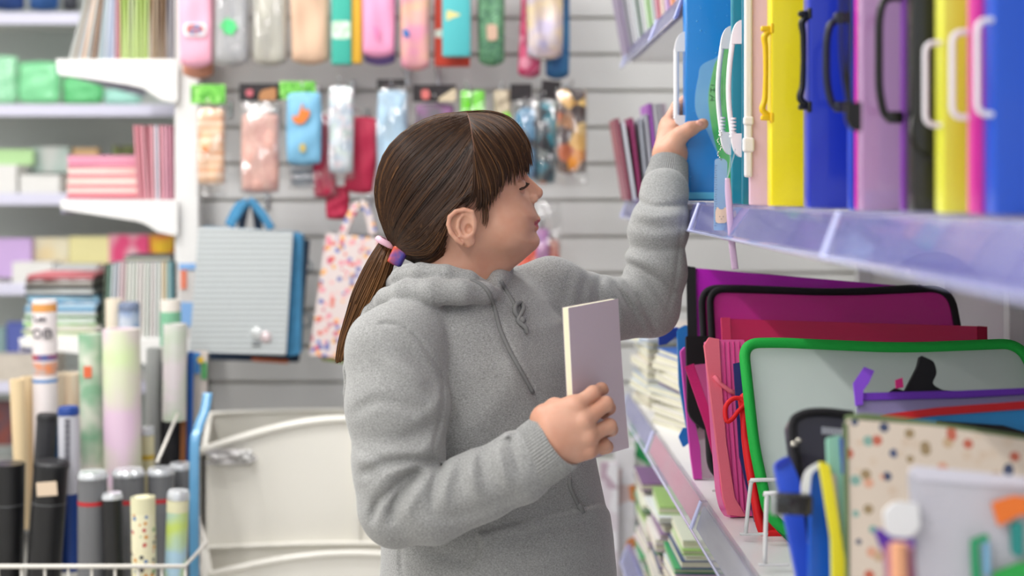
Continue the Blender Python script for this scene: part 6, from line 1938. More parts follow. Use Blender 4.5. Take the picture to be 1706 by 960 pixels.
# ------------------------------------------------------------------ left: end post, side shelves with brackets, far shelving
PW = mat('post_white', '#e4e3e1', 0.4)
g2 = thing('display_shelving', 'white shelving with arched brackets holding notebooks, left of the hanging tote bags', 'shelving', P(320, 900, 3.9))
m = MB()
xa, xb_ = P(291, 0, 3.88).x, P(326, 0, 3.88).x
m.box(((xa + xb_) / 2 + 0.004, 3.91, 1.3), (xb_ - xa + 0.008, 0.06, 2.6), bevel=0.003)
m.box(((xa + xb_) / 2 - 0.012, 4.5, 1.3), (0.02, 1.1, 2.6))
obj('end_post', m, PW, g2, world=True)
def bracket(name, px_ol, Y, th):
    m_ = MB(); m_.prism([P(x, y, Y) for x, y in px_ol], (0, th, 0)); return obj(name, m_, PW, g2, world=True)
for k, (yt, ol) in enumerate([(100, [(93, 98), (296, 104), (296, 169), (286, 170), (268, 166), (240, 147), (215, 141), (150, 131), (97, 124)]),
                              (335, [(101, 333), (296, 334), (296, 392), (286, 392), (262, 386), (240, 372), (225, 368), (160, 358), (108, 350), (101, 348)]),
                              (566, [(30, 564), (296, 566), (296, 625), (286, 628), (262, 618), (235, 604), (150, 592), (36, 578)])]):
    bracket('bracket', [tuple(v) for v in round_outline(ol, 3, 3)], 3.86, 0.012)
    zt_ = P(0, yt, 3.86).z
    x_tip = P(ol[0][0], 0, 3.86).x
    m = MB(); m.box(((x_tip + xa) / 2 + 0.005, 4.36, zt_ - 0.004), (xa - x_tip, 0.98, 0.014)); obj('shelf', m, PW, g2, world=True)
    m = MB(); m.box((x_tip + 0.002, 4.36, zt_ - 0.018), (0.006, 0.98, 0.036), bevel=0.002); obj('price_rail', m, mat('pale_lilac_rail', '#b9b8d4', 0.25), g2, world=True)

# notebooks standing on the top side shelf, leaning
G_ = 'thin notebooks standing on the top side shelf'
rd = random.Random(3)
zs_ = P(0, 101, 3.87)
x = 113
seq = ['#c9ccc8', '#dcdcd6', '#a89a88', '#d8dbdc', '#c2c6c8', '#e2b48c', '#dfe0dc', '#d6d8da', '#b4a494', '#8f6a54', '#e0e0d6', '#c9d8dc', '#a9bfcc', '#dfe2ea', '#9fb4cc', '#c9cfe6', '#d8dcee', '#c4868c', '#dd9aa2',
       '#c3e07a', '#d9e6b0', '#c0dc74', '#dfe9c0', '#bfe078', '#d6e6a6', '#c6e382', '#dde8b8', '#c2df76', '#cde694', '#d9d4c4', '#a88a6c', '#c4b298', '#8c7460', '#d4c8b4', '#9a7c5e', '#c9c2bc', '#8c8a90', '#bfbdc4']
nmz = {'#c3e07a': 'lime'}
def hue_name(c):
    r_, g_, b_ = [int(c[i:i + 2], 16) for i in (1, 3, 5)]
    mx, mn = max(r_, g_, b_), min(r_, g_, b_)
    if mx - mn < 16: return 'grey' if mx < 215 else 'white'
    if g_ == mx: return 'lime green' if g_ - b_ > 60 else 'pale green'
    if b_ == mx: return 'lavender' if r_ > g_ else 'pale blue'
    if r_ - b_ > 50: return 'brown' if mx < 190 else 'peach'
    return 'pink' if b_ > g_ else 'beige'
ord_ = ['first', 'second', 'third', 'fourth', 'fifth', 'sixth', 'seventh', 'eighth', 'ninth', 'tenth', 'eleventh', 'twelfth', 'thirteenth', 'fourteenth', 'fifteenth', 'sixteenth', 'seventeenth', 'eighteenth', 'nineteenth', 'twentieth']
def nth(i): return ord_[i] if i < 20 else ('twenty-' + ord_[i - 20] if i < 29 else ('thirtieth' if i == 29 else 'thirty-' + ord_[i - 30]) if i != 29 else 'thirtieth')
for i, c in enumerate(seq):
    w_px = (176 / len(seq))
    lean = 0.26 - 0.26 * min(1, i / 17.0) if i < 18 else 0.02 * (i % 3 - 1)
    t_ = stand_book('%s notebook edge, %s from the left on the top side shelf' % (hue_name(c), nth(i)), x, -40, 101, 3.87 + rd.uniform(0, 0.01), w_px / F * 3.87 - 0.0004, 0.15, mat('nb_' + c.strip('#'), c, 0.6), lean, G_, parts=(i % 1 == 0), page=mat('nb_page_' + c.strip('#'), c, 0.85, var=0.04, vscale=60))
    x += w_px
# the second side shelf: a lying pink pile and upright pink notebooks
zc = P(0, 334, 3.87).z + 0.004
zz_ = zc
G_ = 'pink notebooks lying in a pile on the second side shelf'
for i, c in enumerate(['#c87484', '#e2a0a2', '#ead9d2', '#e07f88', '#ece0d8', '#e6c9c2', '#e28a94', '#efe2da', '#e4b0b0', '#d98aa6', '#e6a8bc', '#dfa0b8']):
    flat_book('%s pink pile notebook, %s from the bottom' % (['dark rose', 'salmon', 'cream', 'coral', 'off-white', 'pale blush', 'bright coral', 'ivory', 'blush', 'orchid', 'light orchid', 'top orchid'][i], nth(i)), P(174, 0, 3.92).x + rd.uniform(-0.002, 0.002), 3.98, zz_, 0.198, 0.15, 0.0098, mat('pk_' + c.strip('#'), c, 0.6), rd.uniform(-0.02, 0.02), G_, page=mat('pkp_' + c.strip('#'), c, 0.85))
    zz_ += 0.01
G_ = 'pink notebooks standing on the second side shelf'
x = 229
for i, c in enumerate(['#d9929c', '#c87884', '#dfa0aa', '#c9808c', '#e0a8b0', '#ccd0dc', '#d08c98', '#dfa4b4', '#c88a9c', '#b87a8c']):
    stand_book('%s upright pink-tone notebook, %s from the pile' % (['light rose', 'deep rose', 'pale rose', 'dusty rose', 'blush rose', 'silver grey', 'old rose', 'soft rose', 'mauve rose', 'dark mauve'][i], nth(i)), x, 209, 333, 3.88, 6.1 / F * 3.88 - 0.0004, 0.15, mat('pu_' + c.strip('#'), c, 0.6), -0.02 if i > 2 else -0.06, G_, page=mat('pup_' + c.strip('#'), c, 0.85))
    x += 6.2
# third side shelf: magazines in a pile and a row of magazines on edge
zz_ = P(0, 566, 3.87).z + 0.004
G_ = 'magazines lying in a pile on the third side shelf'
pal2 = ['#dfe3cc', '#b9c4a0', '#e4ddd8', '#9fd07c', '#dfe6e0', '#8fae8c', '#d9dedd', '#5f9fc4', '#c0d8e6', '#3f86b4', '#9cc8dc', '#57606c', '#c9ccc8', '#3b3a3c', '#a8a49c', '#7b4a4c', '#c8737a']
for i, c in enumerate(pal2):
    flat_book('%s magazine of the pile on the third side shelf, %s up' % (hue_name(c), nth(i)), P(112, 0, 3.95).x + rd.uniform(-0.006, 0.006) - 0.003 * (i > 12), 4.0, zz_, 0.205 - 0.0015 * i, 0.22, 0.0098, mat('mz_' + c.strip('#'), c, 0.5, col2=c if i % 3 else '#d8dcdc', vscale=20), rd.uniform(-0.05, 0.05), G_, page=mat('mzp_' + c.strip('#'), c, 0.85))
    zz_ += 0.0101
G_ = 'magazines standing on the third side shelf'
x = 168
seq = ['#4f5a4c', '#6a8a7c', '#c9d0d4', '#aab0ba', '#d9c9cc', '#c4a8ac', '#d4d6cc', '#dfe0da', '#ccd2c8', '#e2dcd8', '#d6d0cc', '#dde0d8', '#c8ccc6', '#e0d8d6', '#d2d8d4', '#dcdcd4', '#e0c8a0', '#a8c4c0', '#6f9ea8', '#39413f']
for i, c in enumerate(seq):
    stand_book('%s magazine on edge, %s from the left, third side shelf' % (hue_name(c), nth(i)), x, 436 + (4 if i < 3 else 0), 565, 3.88, 6.3 / F * 3.88 - 0.0004, 0.2, mat('ms_' + c.strip('#'), c, 0.5), 0.05 - 0.003 * i, G_, page=mat('msp_' + c.strip('#'), c, 0.85))
    x += 6.4
flat_book('dark magazine lying across the tops of the upright magazines', P(250, 0, 3.95).x, 3.98, P(0, 434, 3.9).z, 0.13, 0.18, 0.012, mat('mz_57606c', ''), 0.1, 'magazines lying in a pile on the third side shelf')

# ---- far wall shelving
YW = 4.95
g3 = thing('wall_shelving', 'white wall shelving at the far left with lilac shelf edges', 'shelving', (-2.0, YW + 0.2, 0))
m = MB(); m.box((-1.95, YW + 0.36, 1.4), (2.5, 0.02, 2.7)); obj('back_board', m, mat('grey_green_board', '#c3c9c6', 0.6), g3, world=True)
m = MB()
for x in (-3.15, -2.15):
    m.box((x, YW + 0.33, 1.4), (0.03, 0.03, 2.7))
obj('upright', m, PW, g3, world=True)
def far_shelf(py, thick=20):
    z_ = P(0, py - thick / 2, YW).z
    m_ = MB(); m_.box((-1.95, YW + 0.18, z_ - 0.012), (2.5, 0.34, 0.024)); obj('shelf', m_, PW, g3, world=True)
    m_ = MB(); m_.box((-1.95, YW - 0.004, z_ - thick / 2 / F * YW), (2.5, 0.012, thick / F * YW), bevel=0.004); obj('price_rail', m_, mat('lilac_white_rail', '#d4d3e6', 0.3), g3, world=True)
    return z_
zA, zB, zC, zD, zE = far_shelf(31), far_shelf(184), far_shelf(332), far_shelf(482), far_shelf(645)
far_shelf(800)
def parcel(name, label, cat, x0, x1, y0, y1, Y, m_, d=0.05, grp=None, soft=True, seed=0, lean=0.0):
    a, b_ = P(x0, y0, Y), P(x1, y1, Y)
    w_, h_ = b_.x - a.x, a.z - b_.z
    t_ = MB()
    R_ = rotx(lean)
    if soft: t_.pillow(Vector(((a.x + b_.x) / 2, Y, (a.z + b_.z) / 2)), (w_, d, h_), R=R_, nu=10, nv=10, wob=0.15, seed=seed)
    else: t_.box(Vector(((a.x + b_.x) / 2, Y, (a.z + b_.z) / 2)), (w_, d, h_), R=R_, bevel=0.002)
    o_ = obj(name, t_, m_, smooth=soft)
    tag(o_, label, cat, grp)
    return o_
GL = mat('glitter_green', '#8fd8a8', 0.3, col2='#b4e8c4', vscale=90, coat=0.5)
GG = 'green packets on the far wall shelf'
parcel('gift_packet', 'pale green glitter packet at the left edge of the far shelf', 'packet', -30, 31, 92, 173, YW + 0.10, GL, grp=GG, seed=1)
parcel('gift_packet', 'mint green packet with a bright glare on the far shelf', 'packet', 31, 101, 102, 172, YW + 0.08, mat('mint_foil', '#86dca0', 0.22, coat=1.0, bump=0.5, bscale=20), grp=GG, seed=2)
parcel('gift_packet', 'plain green packet right of the mint one', 'packet', 104, 172, 128, 173, YW + 0.10, mat('plain_green', '#6cc885', 0.4), grp=GG, seed=3)
parcel('gift_packet', 'pale aqua packet at the right end of the green ones', 'packet', 174, 236, 148, 174, YW + 0.10, mat('pale_aqua', '#a8ddd0', 0.4), grp=GG, seed=4)
for i, (x0_, x1_, c) in enumerate([(-10, 42, '#1f3a70'), (48, 98, '#2c5a9a'), (104, 130, '#3a3c44')]):
    parcel('gift_packet', ['dark blue packet on the topmost far shelf', 'mid blue packet on the topmost far shelf', 'charcoal packet on the topmost far shelf'][i], 'packet', x0_, x1_, -80, 18, YW + 0.1, mat('top_' + c.strip('#'), c, 0.4, var=0.3, vscale=14), grp='dark packets on the topmost far shelf', seed=9 + i)
WP = mat('white_ream', '#dfdedb', 0.7, var=0.04, vscale=40, stretch=(0.2, 0.2, 8))
G_ = 'items on the far shelf behind the pink pile'
parcel('notepad', 'lime green notepad leaning at the far left', 'notepad', -12, 57, 249, 275, YW + 0.12, mat('lime_pad', '#b6dca0', 0.5), 0.03, G_, False)
parcel('paper_stack', 'white paper stack under the lime notepad', 'paper stack', -20, 37, 275, 322, YW + 0.06, WP, 0.12, G_, False)
parcel('notepad', 'grey-green box standing behind the second paper stack', 'box', 56, 118, 245, 288, YW + 0.18, mat('grey_green_box', '#b4c8c0', 0.5, col2='#d9dcd8', vscale=14, detail=0), 0.05, G_, False)
parcel('paper_stack', 'second white paper stack beside the pink pile', 'paper stack', 42, 108, 292, 322, YW + 0.06, WP, 0.12, G_, False)
parcel('notepad', 'amber box behind the pink pile', 'box', 123, 166, 247, 322, YW + 0.2, mat('amber_box', '#e0b888', 0.5), 0.04, G_, False)
parcel('notepad', 'olive and black striped box behind the pink pile', 'box', 190, 228, 243, 322, YW + 0.2, mat('olive_box', '#7f8a4c', 0.5, col2='#4c4a34', vscale=30), 0.04, G_, False)
G_ = 'packets on the far shelf above the magazine pile'
parcel('notepad', 'lilac pad at the far left above the magazines', 'notepad', -20, 55, 397, 462, YW + 0.10, mat('lilac_pad', '#c4a6d6', 0.5), 0.04, G_, False)
parcel('notepad', 'cream and yellow box right of the lilac pad', 'box', 58, 118, 396, 446, YW + 0.14, mat('cream_box', '#e4dcc0', 0.5, col2='#e6cc94', vscale=10, detail=0), 0.05, G_, False)
parcel('notepad', 'pale yellow pad behind the magazine pile', 'notepad', 118, 184, 394, 470, YW + 0.14, mat('pale_yellow_pad', '#ece4a8', 0.5), 0.04, G_, False)
parcel('notepad', 'hot pink and white box behind the upright magazines', 'box', 184, 250, 391, 470, YW + 0.14, mat('pink_white_box', '#e0497c', 0.5, col2='#e8c4cc', vscale=14, detail=0), 0.05, G_, False)
parcel('notepad', 'yellow and orange box next to the white post', 'box', 252, 292, 391, 470, YW + 0.14, mat('yellow_orange_box', '#e8bc28', 0.5, col2='#dc6a3c', vscale=12, detail=0), 0.05, G_, False)
parcel('paper_stack', 'white paper stack in front of the cream box', 'paper stack', 28, 95, 436, 472, YW + 0.05, WP, 0.10, G_, False)
parcel('paper_stack', 'grey-edged paper stack in front of the pale yellow pad', 'paper stack', 97, 168, 440, 472, YW + 0.05, mat('grey_ream', '#c4c6c8', 0.7), 0.10, G_, False)
G_ = 'items on the fourth far shelf'
parcel('notepad', 'indigo blue pad left of the lettered poster tube', 'notepad', 14, 52, 536, 587, YW + 0.08, mat('indigo_pad', '#5561a8', 0.5), 0.04, G_, False)
parcel('notepad', 'teal grey pad at the far left edge', 'notepad', -20, 12, 545, 590, YW + 0.08, mat('teal_grey_pad', '#7f9a9c', 0.5), 0.04, G_, False)
parcel('paper_stack', 'beige paper stack under the indigo pad', 'paper stack', -20, 100, 588, 632, YW + 0.05, mat('beige_ream', '#c9c0b4', 0.7, var=0.05, vscale=30), 0.12, G_, False)
parcel('notepad', 'red and dark packet low at the far left edge', 'packet', -10, 24, 668, 740, YW + 0.08, mat('red_dark_packet', '#7c4038', 0.5, col2='#3c4454', vscale=12), 0.05, G_, False)

# ------------------------------------------------------------------ wire bin with rolled posters and tubes, front left
def tube_item(name, label, x0, y0, x1, y1, rpx, Y, m_, cap=None, bands=(), grp=None, cat='poster tube', Yb=None, top_open=False):
    """a roll from its top centre (x0, y0) down to (x1, y1)"""
    r_ = rpx / F * Y
    a, b_ = P(x0, y0, Y), P(x1, y1, Yb or Y)
    t_ = thing(name, label, cat, b_, group=grp)
    m0 = MB()
    d = (b_ - a)
    n_ = 3
    m0.tube([a + d * (i / n_) for i in range(n_ + 1)], r_, 20)
    if top_open:
        m0 = MB()
        L = d.length; R_ = Vector((0, 0, 1)).rotation_difference(d.normalized()).to_matrix()
        m0.lathe([(r_ * 0.5, L * 0.05), (r_ * 0.62, 0.0), (r_ * 0.98, 0.0), (r_, 0.002), (r_, L), (r_ * 0.1, L)], a, seg=20, R=R_)
    obj('tube', m0, m_, t_, smooth=True, world=True, auto=50)
    if cap:
        cm, cl = cap
        m0 = MB(); u_ = d.normalized()
        m0.tube([a - u_ * 0.002, a - u_ * 0.006, a + u_ * 0.001, a + u_ * cl], [r_ * 0.80, r_ * 0.9, r_ * 1.05, r_ * 1.05], 20)
        obj('cap', m0, cm, t_, smooth=True, world=True, auto=35)
    for nm, s0, s1, bm in bands:
        m0 = MB(); m0.tube([a + d * s0, a + d * s1], r_ * 1.012, 20); obj(nm, m0, bm, t_, smooth=True, world=True, auto=50)
    return t_, a, b_, r_
BLKT = mat('black_tube', '#161618', 0.38, coat=0.2)
GRYT = mat('grey_tube', '#6c6d70', 0.35, var=0.03, vscale=10)
SIL = mat('clear_cap', '#c9ccd0', 0.12, coat=1.0, metal=0.3)
RED = mat('red_band', '#b8262c', 0.5)
GTB = 'black drawing tubes in the wire bin'
tube_item('drawing_tube', 'black drawing tube at the left picture edge of the bin', 14, 772, 10, 1010, 27, 3.10, BLKT, bands=[('ridge', 0.28, 0.285, GRYT)], grp=GTB)
t, a, b_, r_ = tube_item('drawing_tube', 'black drawing tube with a small cream sticker', 86, 772, 70, 1010, 28, 3.08, BLKT, cap=(mat('black_cap', '#1c1c1f', 0.45), 0.01), bands=[('ridge', 0.27, 0.275, GRYT)], grp=GTB)
m = MB(); m.box(P(78, 815, 3.08 - r_ - 0.001), (0.044, 0.002, 0.03), R=roty(-0.07), bevel=0.0006); obj('sticker', m, mat('cream_sticker', '#d9c4ac', 0.6), t, world=True)
tube_item('drawing_tube', 'slimmer dark grey tube standing behind the stickered black one', 79, 694, 62, 940, 17, 3.20, mat('charcoal_tube', '#2f2f33', 0.45, var=0.1, vscale=60, stretch=(1, 1, 6)), cap=(mat('black_cap', ''), 0.008), grp=GTB)
GTG = 'grey tubes with a red band in the wire bin'
for i, (x, yt, dxb, Y) in enumerate([(154, 790, 0, 3.02), (214, 786, 4, 3.12), (268, 784, 4, 3.16), (300, 776, 6, 3.22)]):
    tube_item('drawing_tube', ['grey tube with a red band next to the black tubes', 'grey tube with a red band behind the slim black one', 'grey tube with a red band behind the alphabet roll', 'grey tube with a red band beside the blue sheet'][i], x, yt, x + dxb, 1010, [24, 26, 22, 18][i], Y, GRYT, cap=(SIL, 0.008), bands=[('red_band', 0.195, 0.225, RED)], grp=GTG)
tube_item('drawing_tube', 'slim black tube with a silver cap between the grey tubes', 187, 826, 192, 1010, 17, 3.0, BLKT, cap=(SIL, 0.006), grp=GTB)
ALPH = pmat('alphabet_print', ['#dcd6b4', '#dcd6b4', '#dcd6b4', '#b8504a', '#4a6fa0', '#c88a3c', '#5a8a54', '#3c3a40'], 85, 0.6, base='#ddd8b8', size=0.4)
GR = 'rolled posters in the wire bin'
tube_item('rolled_poster', 'cream rolled poster printed with rows of small coloured letters', 238, 828, 241, 1010, 20, 2.94, ALPH, grp=GR, cat='rolled poster', top_open=True, bands=[('cream_top', 0.0, 0.14, mat('cream_paper', '#dcd8b4', 0.7))])
MAPM = mat('map_print', '#a8c8dc', 0.4, col2='#c4d86c', vscale=14, detail=1)
tube_item('rolled_poster', 'map poster roll in green and blue with a glossy wrapped top', 297, 822, 290, 1010, 18, 2.98, MAPM, cap=(SIL, 0.012), grp=GR, cat='rolled poster', bands=[('white_side', 0.02, 0.16, mat('cream_paper', ''))])
# tall rolls behind
t, a, b_, r_ = tube_item('rolled_poster', 'white poster tube with black capital lettering and an orange top band', 74, 500, 78, 880, 20, 3.34, mat('tube_white', '#ddd4d4', 0.4, var=0.03, vscale=8), grp=GR, cat='poster tube', top_open=True,
          bands=[('orange_band', 0.015, 0.05, mat('orange_print', '#dc9a54', 0.5)), ('blue_red_band', 0.235, 0.262, mat('blue_red_print', '#4a64a0', 0.5, col2='#b8504a', vscale=20)), ('colour_picture', 0.27, 0.325, mat('colour_picture', '#e08a5c', 0.5, col2='#9cc0c8', vscale=26)), ('blue_band', 0.345, 0.358, mat('blue_print', '#4a86c4', 0.5))])
def glyph(strokes, ox, oy, s_, m_, parent, Y, r0, cx):
    b2 = MB()
    for st_ in strokes:
        pts = []
        for (gx, gy) in st_:
            px_, py_ = ox + gx * s_, oy + gy * s_
            X_ = (px_ - cx) / F * Y
            dy = math.sqrt(max(1e-6, r0 * r0 - X_ * X_))
            p_ = P(px_, py_, Y); p_.y = Y - dy - 0.0008; pts.append(p_)
        b2.tube(pts, 0.0019, 5)
    obj('lettering', b2, m_, parent, world=True)
INK = mat('ink_dark', '#45424c', 0.6)
oo = [(0.5 + 0.5 * math.cos(q_), 0.5 + 0.5 * math.sin(q_)) for q_ in np.linspace(0, 2 * math.pi, 17)]
glyph([oo], 61, 547, 14, INK, t, 3.34, r_ * 1.02, 75)
glyph([[(0, 0), (0, 1)], [(0, 0), (0.5, 0), (0.68, 0.12), (0.68, 0.34), (0.5, 0.47), (0, 0.47)], [(0.5, 0.47), (0.75, 0.6), (0.75, 0.86), (0.5, 1), (0, 1)]], 80, 547, 14, INK, t, 3.34, r_ * 1.02, 75)
glyph([[(0, 0), (0.25, 1.0), (0.7, 0.9)], [(0.9, 0.5), (1.2, 0.4), (1.3, 0.9), (0.95, 0.95), (0.95, 0.65)], [(1.6, 0.4), (1.6, 0.9)], [(1.6, 0.5), (1.9, 0.4), (2.0, 0.9)]], 62, 524, 10, INK, t, 3.34, r_ * 1.02, 75)
tube_item('rolled_poster', 'cream wooden roll at the left of the lettered tube, tilted', 28, 632, 40, 880, 12, 3.30, mat('cream_wood', '#dcc49c', 0.5), grp='cream rolls in the wire bin', cat='roll', top_open=True)
tube_item('rolled_poster', 'second cream roll touching the lettered tube', 45, 628, 52, 880, 11, 3.36, mat('cream_wood', ''), grp='cream rolls in the wire bin', cat='roll', top_open=True)
tube_item('rolled_poster', 'cream roll right of the lettered tube', 112, 622, 112, 880, 20, 3.42, mat('cream_roll_b', '#d9ccb4', 0.5, col2='#cfae8c', vscale=9, stretch=(4, 4, 0.4)), grp='cream rolls in the wire bin', cat='roll', top_open=True)
MAPW = mat('map_white_green', '#dcd8cc', 0.4, col2='#7fa888', vscale=11, detail=2)
t, a, b_, r_ = tube_item('rolled_poster', 'white and green map roll with a small orange square', 151, 556, 158, 880, 20, 3.26, MAPW, grp=GR, cat='rolled poster', top_open=True)
m = MB(); m.box(P(146, 620, 3.26 - r_ - 0.001), (0.018, 0.002, 0.026)); obj('orange_square', m, mat('orange_square', '#dc6a44', 0.5), t, world=True)
MAPP = mat('map_pink_green', '#d4b8cc', 0.35, col2='#c4d4a4', vscale=6, detail=2, coat=0.3)
tube_item('rolled_poster', 'wide pink and green map roll in the middle of the bin', 202, 548, 206, 880, 31, 3.22, MAPP, grp=GR, cat='rolled poster', top_open=True)
t, a, b_, r_ = tube_item('rolled_poster', 'white barcode tube with dark blue ends', 114, 682, 118, 950, 17, 3.14, mat('tube_white_blue', '#c4c4cc', 0.4), grp=GR, cat='poster tube', cap=(mat('blue_cap', '#1f3f86', 0.4), 0.012), bands=[('blue_end', 0.52, 1.0, mat('blue_cap', ''))])
m = MB()
for i in range(22):
    m.box(P(112, 700 + i * 3.4, 3.14 - r_ - 0.0006), (0.012, 0.001, 0.0018 if i % 3 else 0.0028))
obj('barcode', m, INK, t, world=True)
tube_item('rolled_poster', 'blue tube standing between the dark grey and the barcode tube', 98, 690, 104, 950, 11, 3.24, mat('blue_tube', '#1c64a0', 0.4), grp=GR, cat='poster tube')
tube_item('rolled_poster', 'blue-capped white tube behind the wide map roll', 215, 508, 218, 880, 17, 3.48, mat('white_blue_print', '#c4ccd8', 0.4, col2='#3c74b8', vscale=20, detail=0), grp=GR, cat='poster tube', cap=(mat('slate_cap', '#6c7890', 0.4), 0.014))
tube_item('rolled_poster', 'cream roll behind the blue-capped tube', 190, 498, 192, 880, 14, 3.50, mat('cream_roll_c', '#dcd0bc', 0.5), grp='cream rolls in the wire bin', cat='roll', top_open=True)
tube_item('rolled_poster', 'green-banded white roll at the back right of the bin', 284, 500, 286, 880, 17, 3.46, mat('white_roll', '#d8d2c8', 0.4), grp=GR, cat='rolled poster', top_open=True, bands=[('green_band', 0.05, 0.20, mat('green_print_b', '#7cb894', 0.5))])
tube_item('rolled_poster', 'glossy white roll over a black mesh tube', 292, 540, 290, 700, 20, 3.34, mat('gloss_white_roll', '#cfc6c8', 0.2, col2='#b8c4b0', vscale=12, coat=0.8), grp=GR, cat='rolled poster', top_open=True)
tube_item('drawing_tube', 'black mesh tube under the glossy white roll', 284, 604, 282, 880, 19, 3.40, mat('black_mesh_tube', '#26262a', 0.5, bump=1.0, bscale=260), grp=GTB)
tube_item('rolled_poster', 'grey silver roll behind the wide map roll, right side', 257, 580, 254, 880, 13, 3.38, mat('silver_roll', '#9fa2a0', 0.3, metal=0.2), grp=GR, cat='rolled poster', top_open=True)
tube_item('rolled_poster', 'white and yellow label tube with a glass-like top', 245, 716, 246, 880, 12, 3.28, mat('label_cream_b', '#cfc8a4', 0.4), grp=GR, cat='poster tube', cap=(SIL, 0.012), bands=[('yellow_label', 0.25, 0.30, mat('yellow_label', '#c8a83c', 0.5))])
t, a, b_, r_ = tube_item('paintbrush_set', 'dark slim tubes striped teal and brown at the right back', 311, 590, 305, 880, 9, 3.40, mat('teal_stick', '#3f7a70', 0.4), grp='slim sticks in the wire bin', cat='stick')
tube_item('paintbrush_set', 'royal blue slim stick beside the teal one', 318, 586, 314, 880, 5, 3.38, mat('royal_stick', '#1f58a8', 0.4), grp='slim sticks in the wire bin', cat='stick')
tube_item('paintbrush_set', 'brown slim stick in front of the teal one', 306, 660, 303, 880, 5, 3.36, mat('brown_stick', '#84502c', 0.4), grp='slim sticks in the wire bin', cat='stick')
t = thing('leaflet', 'coloured leaflet with blue, yellow and green blocks beside the grey tote bag', 'leaflet', P(334, 700, 3.42))
m = MB(); m.box(P(333, 650, 3.42), (0.032, 0.004, 0.19), R=roty(0.03), bevel=0.001); obj('sheet', m, mat('leaflet_white', '#cfc4bc', 0.5), t, world=True)
m = MB(); m.box(P(328, 605, 3.416), (0.014, 0.003, 0.05)); obj('blue_block', m, mat('block_blue', '#4c8fd0', 0.5), t, world=True)
m = MB(); m.box(P(340, 618, 3.416), (0.014, 0.003, 0.04)); obj('green_block', m, mat('block_green', '#4f9a5c', 0.5), t, world=True)
m = MB(); m.lathe([(0.008, 0), (0.008, -0.002), (0.001, -0.002)], P(334, 600, 3.412), R=rotx(-math.pi / 2), seg=14); obj('yellow_dot', m, mat('dot_yellow', '#e0bc3c', 0.5), t, world=True)
t = thing('wall_poster', 'small printed card in orange and blue hanging left of the grey tote bag', 'card', P(313, 560, 3.78))
m = MB(); m.box(P(312, 500, 3.78), (0.044, 0.004, 0.20), bevel=0.001); obj('card', m, mat('card_print_b', '#c9c4c0', 0.5), t, world=True)
m = MB(); m.box(P(312, 444, 3.776), (0.044, 0.003, 0.016)); obj('blue_bar', m, mat('block_blue_b', '#7fa8d8', 0.5), t, world=True); m = MB(); m.box(P(312, 524, 3.776), (0.044, 0.003, 0.064)); obj('blue_block', m, mat('block_blue_b', '#7fa8d8', 0.5), t, world=True)
m = MB(); m.box(P(306, 466, 3.776), (0.016, 0.003, 0.05)); obj('orange_block', m, mat('block_orange', '#d8785c', 0.5), t, world=True)
t = thing('plastic_sheet', 'curved bright blue plastic sheet between the tubes and the white bin', 'sheet', P(330, 960, 3.06))
pts = [P(346, 655, 3.16), P(341, 685, 3.14), P(330, 715, 3.12), P(324, 760, 3.10), P(324, 1000, 3.08)]
m = MB(); m.tube(smooth_path(pts, 5), 0.011, 8, flat=0.12, up=(1, 0, 0)); obj('sheet', m, mat('blue_sheet', '#5a94bd', 0.25, coat=0.6), t, smooth=True, world=True)
# bin frame: front rim, right rim, verticals
t = thing('wire_bin', 'white wire bin holding the drawing tubes and rolled posters', 'bin', P(160, 1100, 3.1))
BW = mat('bin_wire', '#d6d2ca', 0.35)
m = MB()
zr = P(0, 944, 2.90).z
xl_, xr_ = P(-160, 0, 2.9).x, P(308, 0, 2.9).x
xr2 = P(322, 0, 3.52).x
xr1 = P(343, 0, 3.09).x
m.tube([(xl_, 2.90, zr), (xr_, 2.90, zr), (xr1, 3.09, zr), (xr2, 3.52, zr)], 0.0045, 8)
m.tube([(xl_, 2.90, zr), (xl_, 3.52, zr), (xr2, 3.52, zr)], 0.0045, 8)
obj('top_rim', m, BW, t, smooth=True, world=True)
m = MB()
for k in range(1, 4):
    m.tube([(xl_, 2.905, zr - 0.1 * k), (xr_, 2.905, zr - 0.1 * k), (xr1, 3.09, zr - 0.1 * k), (xr2, 3.52, zr - 0.1 * k)], 0.0028, 6)
n_ = 12
for i in range(n_ + 1):
    x = xl_ + (xr_ - xl_) * i / n_
    m.tube([(x, 2.903, zr), (x, 2.903, 0.06)], 0.0028, 6)
for i in range(5):
    s_ = i / 4
    m.tube([(xr1 + (xr2 - xr1) * s_, 3.09 + 0.43 * s_, zr), (xr1 + (xr2 - xr1) * s_, 3.09 + 0.43 * s_, 0.06)], 0.0028, 6)
obj('wire_grid', m, BW, t, smooth=True, world=True)
m = MB(); m.box(((xl_ + xr_) / 2, 3.2, 0.05), (xr_ - xl_, 0.62, 0.03)); obj('bin_floor', m, BW, t, world=True)
m = MB(); m.tube([P(262, 770, 3.05), P(296, 690, 3.30)], 0.0035, 6); 
obj('brace', m, BW, t, smooth=True, world=True)

